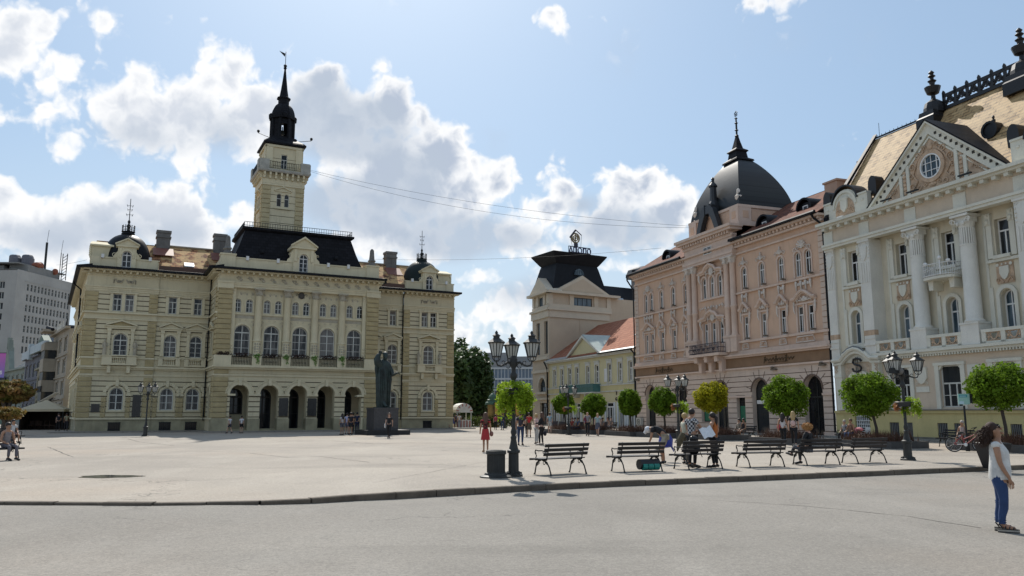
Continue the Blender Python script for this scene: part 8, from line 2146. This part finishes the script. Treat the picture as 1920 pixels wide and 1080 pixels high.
for i, (x0, x1, za, zb) in enumerate(((-.2, -.07, .0, .04), (-.07, .07, .04, -.01), (.07, .2, -.01, .05))):
    mb.add([(x0, -.15, za-.1), (x1, -.15, zb-.09), (x1, .15, zb+.09), (x0, .15, za+.08), (x0, -.15, za-.103), (x1, -.15, zb-.093), (x1, .15, zb+.087), (x0, .15, za+.077)], [(0, 1, 2, 3), (7, 6, 5, 4)])
mp_ = tag(mb.build('paper_map', M('map_paper', (.68, .70, .72), .8, .1, 5)), 'unfolded white map held between the checked man and the woman in orange', 'map'); mp_.location = a; mp_.rotation_euler = (R(25), R(-12), R(20))
person(1287, 871, 'third hiker in a pale top and olive jacket hidden behind the checked man', fc(-60), 1.66, 'stand', 'l', ('bl', 'short'), ('tee', (.5, .5, .4)), ('trousers', (.10, .09, .07)), blk)
mb = MB(); mb.tube([(0, 0, 1.05), (-.12, 0, .8), (-.22, 0, .45)], [.09, .12, .02], 8); q = gp(1283, 872); o = tag(mb.build('olive_jacket', pmat('olive_jacket', (.10, .085, .05)), None, True), 'olive jacket hanging from the hidden hiker by the checked man', 'jacket'); o.location = q
t, K = person(1243, 870, 'man in white cap and black tee bending down over the bench with blue bag', fc(75), 1.74, 'stand', 'm', None, ('tee', blk), ('shorts', (.34, .32, .27)), blk,
 dict(pel=(0, -.12, .93), sp=(0, .02, 1.06), ch=(0, .17, 1.14), nb=(0, .33, 1.17), nk=(0, .38, 1.16), h0=(0, .45, 1.15), h1=(0, .50, 1.12), h2=(0, .53, 1.10), sL=(-.16, .28, 1.15), sR=(.16, .28, 1.15), eL=(-.2, .32, .86), eR=(.22, .18, 1.0), wL=(-.16, .42, .66), aL=(-.14, .5, .62), wR=(.2, .0, .82), aR=(.2, -.05, .75), pL=(-.09, -.12, .89), pR=(.09, -.1, .89)), sub=2)
mb = MB(); mb.ball((0, .50, 1.15), (.105, .115, .115), n=12, k=8); mb.tube([(0, .55, 1.10), (0, .62, 1.02)], [.07, .05], 8); cp = mb.build('white_cap', pmat('white_cotton', (.7, .7, .72)), t, True)
mb = MB(); mb.tube([(0, 0, .95), (.02, -.02, .75), (.05, -.05, .5)], [.18, .26, .20], 12); mb.tube([(.2, 0, .6), (.3, -.05, .35)], [.05, .012], 6); q = gp(1248, 866); o = tag(mb.build('blue_raincoat', pmat('royal_blue_nylon', (.02, .035, .28), .4), None, True), 'royal blue rain cover draped at the hip of the bending man', 'rain cover'); o.location = (q.x, q.y, 0)
b1 = benches[1]; mb = MB(); mb.tube([(-.34, 0, .21), (.34, 0, .21)], .15, 12); sl_ = mb.build('bag_body', pmat('black_nylon', (.015, .015, .017), .5), None, True)
th_ = thing('rolled_travel_bag', 'black travel bag with green straps panel under the second bench', 'bag', b1.location+Vector((.3, .12, 0)), b1.rotation_euler.z); sl_.parent = th_
mb = MB(); 
for a, b in ((-.28, -.1), (-.07, .1), (.13, .28)): mb.tube([(a, .10, .14), (b, .10, .14)], .10, 12)
mb.build('green_roll', pmat('sea_green_nylon', (.01, .22, .17), .45), th_, True)
b2 = benches[2]
th_ = thing('dark_backpack', 'large black backpack leaning on the backrest of the third bench', 'backpack', b2.location+Vector((-.12, .0, .46)), b2.rotation_euler.z)
mb = MB(F0); mb.ball((0, .13, .22), (.24, .15, .26), n=12, k=8); mb.ball((.0, .10, .46), (.17, .11, .1), n=10); mb.build('pack', pmat('black_nylon', (.015, .015, .017), .5), th_, True)
mb = MB(F0); mb.tube([(.15, .1, .5), (.2, .1, .58), (.05, .1, .58)], .02, 5); mb.tube([(-.1, -.02, .1), (-.18, -.05, -.1)], .012, 4); mb.build('strap', pmat('black_nylon', (.015, .015, .017), .5), th_)
# straw-haired sitter
b4 = benches[4]; f = b4.rotation_euler.z; pos = b4.location; lx = Vector((math.cos(f), math.sin(f), 0))
pp_ = pos-lx*(-.38)
t, K = person(0, 0, 'person with bushy straw-coloured hair in black top sitting on the fifth bench, legs crossed', f+PI+R(22), 1.70, 'sit', 'l', None, ('long', blk), ('trousers', (.09, .09, .10)), blk, dict(kL=(-.10, .46, .58), fL=(.12, .72, .34), tL=(.16, .86, .36)), at=(pp_.x, pp_.y), sub=2)
mb = MB(); c = K['h1']; mb.ball((c.x, c.y-.02, c.z), (.14, .15, .11), n=14, k=8); leafcloud(mb, (c.x, c.y-.02, c.z), (.18, .19, .145), 900, .022, 5, .7); mb.build('hair', HAIR['st'], t)
# two women walking away
t, K = person(1470, 838, 'long-haired girl in white sleeveless top and dark trousers walking away', fc(-12), 1.66, 'walk', 'm', ('dk', 'long'), ('tank', (.62, .62, .64)), ('trousers', blk), (.5, .5, .5))
tag(bag(t, (-.2, -.02, 1.0), (.1, .12, .16), (.55, .08, .10), 'shoulder_bag'), 'coral red bag carried by the girl in white', 'bag')
t, K = person(1490, 839, 'blonde girl in black with a small pink backpack walking away', fc(-5), 1.74, 'walk', 'l', ('bl', 'long'), ('tee', blk), ('trousers', blk), (.6, .6, .6))
o = tag(bag(t, (0, -.17, 1.2), (.12, .07, .15), (.62, .42, .38), 'small_backpack'), 'small pale pink backpack on the blonde girl', 'backpack')
# sitters
def sitter(b, off, label, **k):
    f = b.rotation_euler.z; lx = Vector((math.cos(f), math.sin(f), 0)); p = b.location+lx*off+Vector((math.sin(f), -math.cos(f), 0))*.16
    return person(0, 0, label, f+PI, pose='sit', at=(p.x, p.y), **k)
sitter(bR1, -.35, 'boy in striped white and maroon shirt sitting by the pink jacket bench', H=1.62, skc='l', hair=('gr', 'short'), top=('tee', (.45, .35, .35), 'check'), bot=('trousers', blk))
sitter(bR1, .1, 'man in a tan vest and blue jeans leaning in on the same bench', H=1.7, skc='m', hair=('br', 'short'), top=('tank', (.25, .14, .10)), bot=('trousers', denim))
mb = MB(F0); mb.ball((.55, .02, .75), (.3, .14, .12)); mb.tube([(.4, .1, .8), (.45, .2, .5)], [.1, .08], 6); o = tag(mb.build('pink_jacket', pmat('pink_cloth', (.6, .2, .22)), None, True), 'pink jacket thrown over the backrest of the far right bench', 'jacket'); o.location = bR1.location; o.rotation_euler = bR1.rotation_euler
sitter(bR2, .45, 'grey-haired person in pale top and shorts sitting behind the red bicycle', H=1.66, skc='m', hair=('gr', 'short'), top=('tank', (.45, .36, .34)), bot=('shorts', (.4, .4, .42)))
sitter(bR3, -.5, 'sitter in beige clothes on the bench before the pink building', H=1.66, skc='l', hair=('dk', 'short'), top=('long', (.32, .27, .22)), bot=('trousers', (.3, .28, .25)))
sitter(bR3, -.05, 'sitter in dark vest with crossed legs on the bench before the pink building', H=1.68, skc='m', hair=('dk', 'short'), top=('tank', (.05, .04, .04)), bot=('shorts', (.2, .16, .13)))
sitter(bR4, -.3, 'left dark-haired sitter on the far bench at the yellow house', H=1.66, skc='m', hair=('dk', 'short'), top=('tank', (.3, .26, .22)), bot=('trousers', (.2, .2, .2)))
sitter(bR4, .3, 'right dark-haired sitter on the far bench at the yellow house', H=1.68, skc='l', hair=('dk', 'short'), top=('tee', (.18, .15, .13)), bot=('trousers', (.3, .3, .3)))
for i, (x, c, lab) in enumerate(((1073, (.3, .05, .04), 'sitter with auburn hair at the cafe edge by the yellow house'), (1078, (.4, .4, .35), 'sitter in pale shirt at the cafe edge by the yellow house'), (1084, (.12, .14, .22), 'sitter in blue lying back at the cafe edge by the yellow house'), (1130, (.35, .3, .28), 'sitter just right of the walking couple, before the yellow house'))):
    person(x, 813, lab, RZP+PI+R(10), 1.66, 'sit', 'm', ('dk' if i else 'br', 'short'), ('tee', c), ('trousers', (.06, .07, .12)))
for x, y in ((1046, 810), (1052, 811.5), (1078, 812), (1086, 812), (1130, 811), (1038, 809)):
    q = gp(x, y); c = thing('terrace_chair', 'low dark terrace chair in front of the yellow house', 'chair', (q.x, q.y, 0), RZP+R(x % 40), 'dark terrace chairs at the yellow house')
    mb = MB(F0); mb.box(-.28, .28, -.28, .28, .36, .46); mb.build('seat', M('dark_rattan', (.05, .045, .05), .8), c); mb = MB(F0); mb.box(-.28, .28, -.34, -.26, .4, .95); mb.build('backrest', MATS['dark_rattan'], c)
    for sx in (-1, 1):
        for sy in (-1, 1): mb = MB(F0); mb.box(sx*.24-.02, sx*.24+.02, sy*.24-.02, sy*.24+.02, 0, .36); mb.build('leg', MATS['dark_rattan'], c)
# town hall front people
for (x, y, H, top, bot, hr, lab, face, pose) in (
 (641, 815.5, 1.62, (.5, .47, .48), ('shorts', (.12, .12, .15)), ('dk', 'long'), 'girl in white tee and grey shorts, leftmost of the group by the statue', 30, 'stand'),
 (650, 814, 1.66, (.42, .42, .58), ('shorts', (.15, .15, .2)), ('dk', 'short'), 'boy in pale violet shirt in the group by the statue', -20, 'stand'),
 (657, 815.5, 1.70, (.02, .02, .03), ('shorts', (.02, .02, .03)), ('dk', 'short'), 'person in black with bare legs in the middle of the group by the statue', 10, 'stand'),
 (661, 813.5, 1.68, (.03, .03, .04), ('trousers', blk), ('dk', 'short'), 'dark-clothed person turned left in the group by the statue', 60, 'stand'),
 (669, 812.5, 1.72, (.02, .025, .06), ('trousers', (.02, .025, .06)), ('dk', 'short'), 'person in navy, rightmost of the group by the statue', -15, 'stand'),
 (430, 813, 1.42, (.6, .6, .62), ('shorts', (.05, .05, .07)), ('dk', 'short'), 'child in white tee before the leftmost arch of the town hall', 40, 'walk'),
 (452, 812.5, 1.42, (.62, .62, .64), ('shorts', blk), ('dk', 'short'), 'child in white blouse and black shorts standing at the first arcade pier', -20, 'stand'),
 (830.5, 802.5, 1.62, (.03, .03, .04), ('trousers', (.35, .33, .35)), ('dk', 'short'), 'person in dark top and grey trousers at the right corner of the town hall', -50, 'walk'),
 (841, 804, 1.66, (.6, .6, .66), ('shorts', (.03, .03, .03)), ('dk', 'short'), 'man in white shirt and black shorts near the right corner of the town hall', 0, 'walk'),
 (850, 803, 1.62, (.08, .10, .25), ('skirt', (.08, .10, .25)), ('dk', 'long'), 'woman in blue dress near the right corner of the town hall', 10, 'stand'),
 (855, 803, 1.60, (.10, .08, .10), ('trousers', (.03, .03, .05)), ('dk', 'short'), 'person in dark clothes between the woman in blue and the kiosk customer', 10, 'walk'),
 (861, 803.5, 1.60, (.55, .52, .5), ('trousers', (.25, .27, .32)), ('dk', 'short'), 'person in cream top standing before the striped kiosk', 5, 'stand'),
 (108, 808.5, 1.66, (.02, .02, .03), ('trousers', blk), ('dk', 'short'), 'person in black walking into the side street left of the town hall', 10, 'walk'),
 (123, 808, 1.64, (.42, .40, .28), ('trousers', (.05, .05, .06)), ('dk', 'short'), 'person in pale olive top walking beside the town hall corner', 5, 'walk')):
    person(x, y, lab, fc(face), H, pose, 'm' if x % 2 else 'l', hr, ('tee', top), bot, blk)
t, K = person(729, 822, 'long-haired woman in black with a white bag walking before the statue', fc(170), 1.66, 'walk', 'l', ('br', 'long'), ('tee', blk), ('trousers', blk), blk)
tag(bag(t, (.26, .05, .85), (.07, .1, .16), (.6, .6, .6), 'shopping_bag'), 'white shopping bag held by the woman before the statue', 'bag')
# left edge sitters
t, K = sitter(bL1, .35, 'barelegged sitter with raised arm cut by the left picture edge', H=1.7, skc='m', hair=('dk', 'short'), top=('tank', (.25, .22, .22)), bot=('trousers', (.14, .13, .15)))
t, K = sitter(bL2, .3, 'dark-haired sitter in white tee and shorts near the left edge', H=1.68, skc='m', hair=('dk', 'short'), top=('tee', (.55, .55, .55)), bot=('shorts', (.3, .2, .2)))

# ---- the woman in the foreground
def fore_woman():
    H = 1.66; zr = -.13
    q = gp(1884, 997, zr); t = thing('person', 'woman with curly dark hair, white sleeveless top and blue jeans, looking up', 'person', q, R(-119))
    # local +Y forward (to the picture's right)
    names = {}; V = []; Rd = []; Ed = []
    def nd(n, p, r, frm=None):
        names[n] = len(V); V.append(Vector(p)); Rd.append(r)
        if frm is not None: Ed.append((names[frm], names[n]))
    nd('pel', (0, -.01, .93), (.15, .125)); nd('sp', (0, .01, 1.08), (.135, .115), 'pel'); nd('ch', (0, .015, 1.24), (.14, .115), 'sp'); nd('nb', (0, -.01, 1.365), (.085, .075), 'ch')
    nd('nk', (0, .01, 1.43), .050, 'nb'); nd('n2', (0, .02, 1.475), .055, 'nk'); nd('h0', (0, .005, 1.535), .082, 'n2'); nd('h1', (0, -.02, 1.60), .088, 'h0'); nd('h2', (0, -.045, 1.635), .055, 'h1')
    for s, n in ((-1, 'L'), (1, 'R')):
        fw = .03 if s > 0 else -.02
        nd('s'+n, (s*.155, -.02, 1.345), .055, 'nb'); nd('u'+n, (s*.185, -.02+fw*.5, 1.22), .050, 's'+n); nd('e'+n, (s*.20, -.02+fw, 1.08), .040, 'u'+n); nd('m'+n, (s*.195, .03+fw, .96), .036, 'e'+n); nd('w'+n, (s*.185, .09+fw, .85), .026, 'm'+n); nd('a'+n, (s*.18, .105+fw, .79), (.014, .030), 'w'+n)
        for k, (dy, L, r) in enumerate(((-.028, .065, .0085), (-.010, .078, .009), (.010, .076, .009), (.027, .066, .0085))):
            b = 'f%d%s' % (k, n); nd(b, (s*.178, .11+fw+dy, .745), r, 'a'+n); nd(b+'m', (s*.170, .112+fw+dy*1.1, .745-L*.5), r*.95, b); nd(b+'t', (s*.155, .106+fw+dy*1.1, .745-L), r*.8, b+'m')
        nd('th'+n, (s*.165, .135+fw, .78), .011, 'a'+n); nd('tt'+n, (s*.155, .150+fw, .735), .009, 'th'+n)
        nd('p'+n, (s*.085, -.01, .86), .10, 'pel'); nd('k'+n, (s*.09, .0+.02*s, .47), .058, 'p'+n); nd('f'+n, (s*.09, -.045+.02*s, .11), .034, 'k'+n); nd('b'+n, (s*.095, .03+.02*s, .075), .034, 'f'+n); nd('t'+n, (s*.10, .13+.02*s, .062), (.036, .022), 'b'+n)
    skin('body', V, Ed, Rd, SK['m'], t, 2)
    g = lambda n: V[names[n]]
    # top: loose blouse with belly and bust
    white_ = pmat('white_crinkled_cotton', (.66, .65, .62), .9)
    P = []; n = 24
    pr = [(.80, .175, .15, .0), (.86, .18, .158, .005), (.95, .175, .16, .01), (1.04, .16, .15, .015), (1.14, .155, .14, .02), (1.22, .165, .145, .025), (1.29, .165, .125, .01), (1.35, .15, .10, -.01), (1.40, .09, .075, -.01), (1.425, .06, .06, 0)]
    for z, a, b, y0 in pr:
        for i in range(n):
            tt = 2*PI*i/n; w = 1+.03*math.sin(5*tt+z*20)*(1 if z < 1.1 else .3); P.append((a*w*math.cos(tt), y0+b*w*math.sin(tt), z+(.015*math.sin(3*tt) if z < .82 else 0)))
    F_ = []
    for j in range(len(pr)-1):
        for i in range(n): F_.append((j*n+i, j*n+(i+1) % n, (j+1)*n+(i+1) % n, (j+1)*n+i))
    mb = MB(); mb.add(P, F_)
    for s in (-1, 1): mb.ball((s*.165, -.02, 1.345), (.05, .075, .06), n=12, k=8)
    o = mb.build('blouse', white_, t, True); sb = o.modifiers.new('u', 'SUBSURF'); sb.levels = 1; sb.render_levels = 1
    # jeans
    jn_ = pmat('blue_denim', (.028, .06, .155), .85)
    mb = MB(); mb.ball((0, -.015, .87), (.165, .125, .13), n=20, k=10)
    for s, nme in ((-1, 'L'), (1, 'R')):
        p, k, f = g('p'+nme), g('k'+nme), g('f'+nme)
        P5 = [p+Vector((-s*.01, 0, .03)), p+Vector((0, -.015, -.07)), p.lerp(k, .5)+Vector((0, .01, 0)), k+Vector((0, .004, .03)), k+Vector((0, -.008, -.10)), k.lerp(f, .6)+Vector((0, -.012, 0)), f+Vector((0, 0, .05)), f+Vector((0, 0, .02))]
        mb.tube([tuple(q_) for q_ in P5], [.095, .095, .085, .066, .066, .056, .047, .05], 14)
        for zz in (.16, .19, .43, .46): mb.tube([(f.x+.052*math.cos(a_*.7), f.y+(.03 if zz > .4 else .0)+.055*math.sin(a_*.7), zz+.01*math.sin(a_*2)) for a_ in range(10)], .007, 4)
    mb.build('jeans', jn_, t, True)
    # platform sandals
    for s, nme in ((-1, 'L'), (1, 'R')):
        f = g('f'+nme); x0 = f.x; y0 = f.y
        mb = MB(); pts = [(x0+s*.0-.038, y0-.07), (x0+.038, y0-.07), (x0+.048, y0+.08), (x0+.045, y0+.19), (x0, y0+.225), (x0-.045, y0+.19), (x0-.048, y0+.08)]
        mb.slab(pts, .018, .045); so_ = mb.build('sandal', pmat('pale_platform', (.42, .38, .32), .8), t)
        mb = MB(); mb.slab([(a*1.0, b) for a, b in pts], 0.0, .0175); mb.slab(pts, .0455, .056); mb.build('sole', pmat('black_sole', (.015, .014, .014), .6), so_)
        mb = MB()
        for yy in (.03, .085, .14): mb.tube([(x0-.05, y0+yy, .05), (x0-.03, y0+yy+.01, .10-.15*yy), (x0, y0+yy+.015, .118-.2*yy), (x0+.03, y0+yy+.01, .10-.15*yy), (x0+.05, y0+yy, .05)], .009, 5)
        mb.tube([(x0-.045, y0+.0, .06), (x0-.035, y0-.05, .13), (x0, y0-.055, .14), (x0+.035, y0-.05, .13), (x0+.045, y0, .06)], .009, 5); mb.build('strap', pmat('black_leather', (.012, .011, .011), .4), so_)
    # face (head tipped back) and sunglasses
    c = Vector((0, .0, 1.565)); up = Vector((0, -.5, .86)); fw = Vector((0, .86, .5))
    P_ = lambda a, b, x=0: tuple(c+up*a+fw*b+Vector((x, 0, 0)))
    mb = MB(); mb.ball(P_(-.01, .088), (.012, .022, .018), n=8); mb.tube([P_(.03, .075), P_(-.008, .098)], [.008, .012], 6); mb.ball(P_(-.075, .062), (.026, .024, .022), n=8)
    mb.ball(P_(-.04, .083), (.022, .008, .006), n=8)
    for s in (-1, 1): mb.ball((s*.083, -.02, 1.56), (.009, .02, .03), n=8)
    mb.build('face_features', SK['m'], t, True)
    mb = MB()
    for s in (-1, 1): mb.ball(P_(.03, .083, s*.035), (.03, .014, .024), n=10); mb.tube([P_(.035, .07, s*.07), P_(.03, -.02, s*.09)], .005, 4)
    mb.tube([P_(.035, .085, -.02), P_(.035, .085, .02)], .005, 4); mb.build('sunglasses', pmat('black_lens', (.008, .008, .009), .1), t, True)
    mb = MB(); mb.ball(P_(-.046, .086), (.018, .006, .005), n=8); mb.build('lips', pmat('lip_tone', (.35, .1, .09), .5), t)
    # curly hair streaming behind
    hm = HAIR['dk']; rg = np.random.default_rng(4)
    mb = MB(); mb.ball((0, -.055, 1.605), (.10, .095, .105), n=14, k=10); mb.ball((0, -.10, 1.54), (.10, .085, .12), n=12, k=8); mb.ball((0, -.12, 1.45), (.09, .07, .11), n=12, k=8)
    for i in range(340):
        a = rg.uniform(0, PI*2); b = rg.uniform(-.5, 1); st_ = np.array([.09*math.cos(a), -.06+.06*math.sin(a)*.6-.03, 1.60+.07*b-.03])
        L = rg.uniform(.08, .25); pts = []; ph = rg.uniform(0, 6); am = rg.uniform(.006, .018); dr = np.array([rg.normal()*.2+st_[0]*2, -.6+rg.normal()*.25, -.7+rg.normal()*.25]); dr /= np.linalg.norm(dr)
        for k in range(7):
            u = k/6; pts.append(tuple(st_+dr*L*u+np.array([am*math.sin(ph+u*16), am*math.cos(ph+u*13), -.06*u*u+am*math.sin(ph+u*11)])))
        mb.tube(pts, [.007, .009, .009, .008, .007, .005, .002], 4)
    mb.build('curly_hair', pmat('dark_curly_hair', (.045, .022, .014), .8), t, True)
    return t
fore_woman()
for o in list(bpy.data.objects):
    if o.get('label') == 'x': bpy.data.objects.remove(o)

# ================================================================== one piece, one part
SING = {'quoins': 'quoin_strip', 'string_courses': 'string_course', 'mouldings': 'moulding', 'corner_quoins': 'corner_quoin_strip', 'tower_quoins': 'tower_quoin_strip', 'return_quoins': 'return_quoin_strip', 'side_quoins': 'side_quoin_strip',
 'return_courses': 'return_course', 'side_string_courses': 'side_string_course', 'arcade_mouldings': 'arcade_moulding', 'tower_mouldings': 'tower_moulding', 'balcony_piers': 'balcony_pier', 'hands': 'hand', 'antennas': 'antenna', 'water_tanks': 'water_tank',
 'rusty_dishes': 'rusty_dish', 'front_mouldings': 'front_moulding', 'side_mouldings': 'side_moulding', 'text_lines': 'text_line', 'red_stripes': 'red_stripe', 'dentils': 'dentil_row', 'bars': 'grating', 'mullions': 'curtain_wall_grid', 'frieze_scrolls': 'frieze_scroll', 'voussoir_joints': 'voussoir_pattern', 'perforations': 'perforation', 'ochre_posters': 'poster_drum'}
def comp(n, a, b):
    p = list(range(n))
    def fd(x):
        while p[x] != x: p[x] = p[p[x]]; x = p[x]
        return x
    for x, y in zip(a, b):
        x, y = fd(x), fd(y)
        if x != y: p[x] = y
    r = [fd(i) for i in range(n)]; u = {q: i for i, q in enumerate(sorted(set(r)))}; return np.array([u[q] for q in r]), len(u)
SKIPW = ('foliage', 'crown', 'shrub', 'leaf', 'hedge', 'greenery', 'body', 'hair', 'shirt', 'face', 'lettering', 'flower', 'plant', 'blossom', 'kerb')
def split_pieces(o):
    me = o.data; nv = len(me.vertices)
    if nv == 0 or nv > 40000: return
    ed = np.empty(len(me.edges)*2, dtype=np.int32); me.edges.foreach_get('vertices', ed); ed = ed.reshape(-1, 2)
    isl, k = comp(nv, ed[:, 0].tolist(), ed[:, 1].tolist())
    if k < 2 or k > 800: return
    co = np.empty(nv*3, dtype=np.float32); me.vertices.foreach_get('co', co); co = co.reshape(-1, 3).astype(float)
    mw = np.array(o.matrix_world); co = co @ mw[:3, :3].T
    lo = np.full((k, 3), np.inf); hi = np.full((k, 3), -np.inf); np.minimum.at(lo, isl, co); np.maximum.at(hi, isl, co)
    size = (hi-lo).max(axis=1); gap = np.maximum(0, np.maximum(lo[:, None]-hi[None], lo[None]-hi[:, None]))
    near = np.sqrt((gap**2).sum(axis=2)) <= np.maximum(.02, .5*np.maximum(size[:, None], size[None]))
    a, b = np.nonzero(np.triu(near, 1)); pc, n = comp(k, a.tolist(), b.tolist())
    if n < 2 or n > (30 if o.name.split('.')[0] in ('perforations', 'frieze_scrolls') else 12): return
    pv = pc[isl]; polys = [tuple(p.vertices) for p in me.polygons]; mi = [p.material_index for p in me.polygons]; sm = [p.use_smooth for p in me.polygons]
    V = [tuple(v.co) for v in me.vertices]; base = o.name.split('.')[0]; base = SING.get(base, base)
    for q in range(n):
        idx = np.nonzero(pv == q)[0].tolist(); mp = {x: i for i, x in enumerate(idx)}
        sel = [i for i, p in enumerate(polys) if p[0] in mp]
        m2 = bpy.data.meshes.new(base); m2.from_pydata([V[x] for x in idx], [], [tuple(mp[x] for x in polys[i]) for i in sel])
        for mt in me.materials: m2.materials.append(mt)
        m2.polygons.foreach_set('material_index', [mi[i] for i in sel]); m2.polygons.foreach_set('use_smooth', [sm[i] for i in sel])
        if sm and any(sm):
            try: m2.set_sharp_from_angle(angle=R(40))
            except Exception: pass
        if q == 0: o.data = m2; o.name = base
        else:
            c = bpy.data.objects.new(base, m2); COL.objects.link(c); c.parent = o.parent; c.location = o.location; c.rotation_euler = o.rotation_euler
bpy.context.view_layer.update()
for o in list(bpy.data.objects):
    if o.type == 'MESH' and o.parent and o.data.users == 1 and not any(w in o.name for w in SKIPW): split_pieces(o)
for o in bpy.data.objects:
    b_ = o.name.split('.')[0]
    if b_ in SING: o.name = SING[b_]
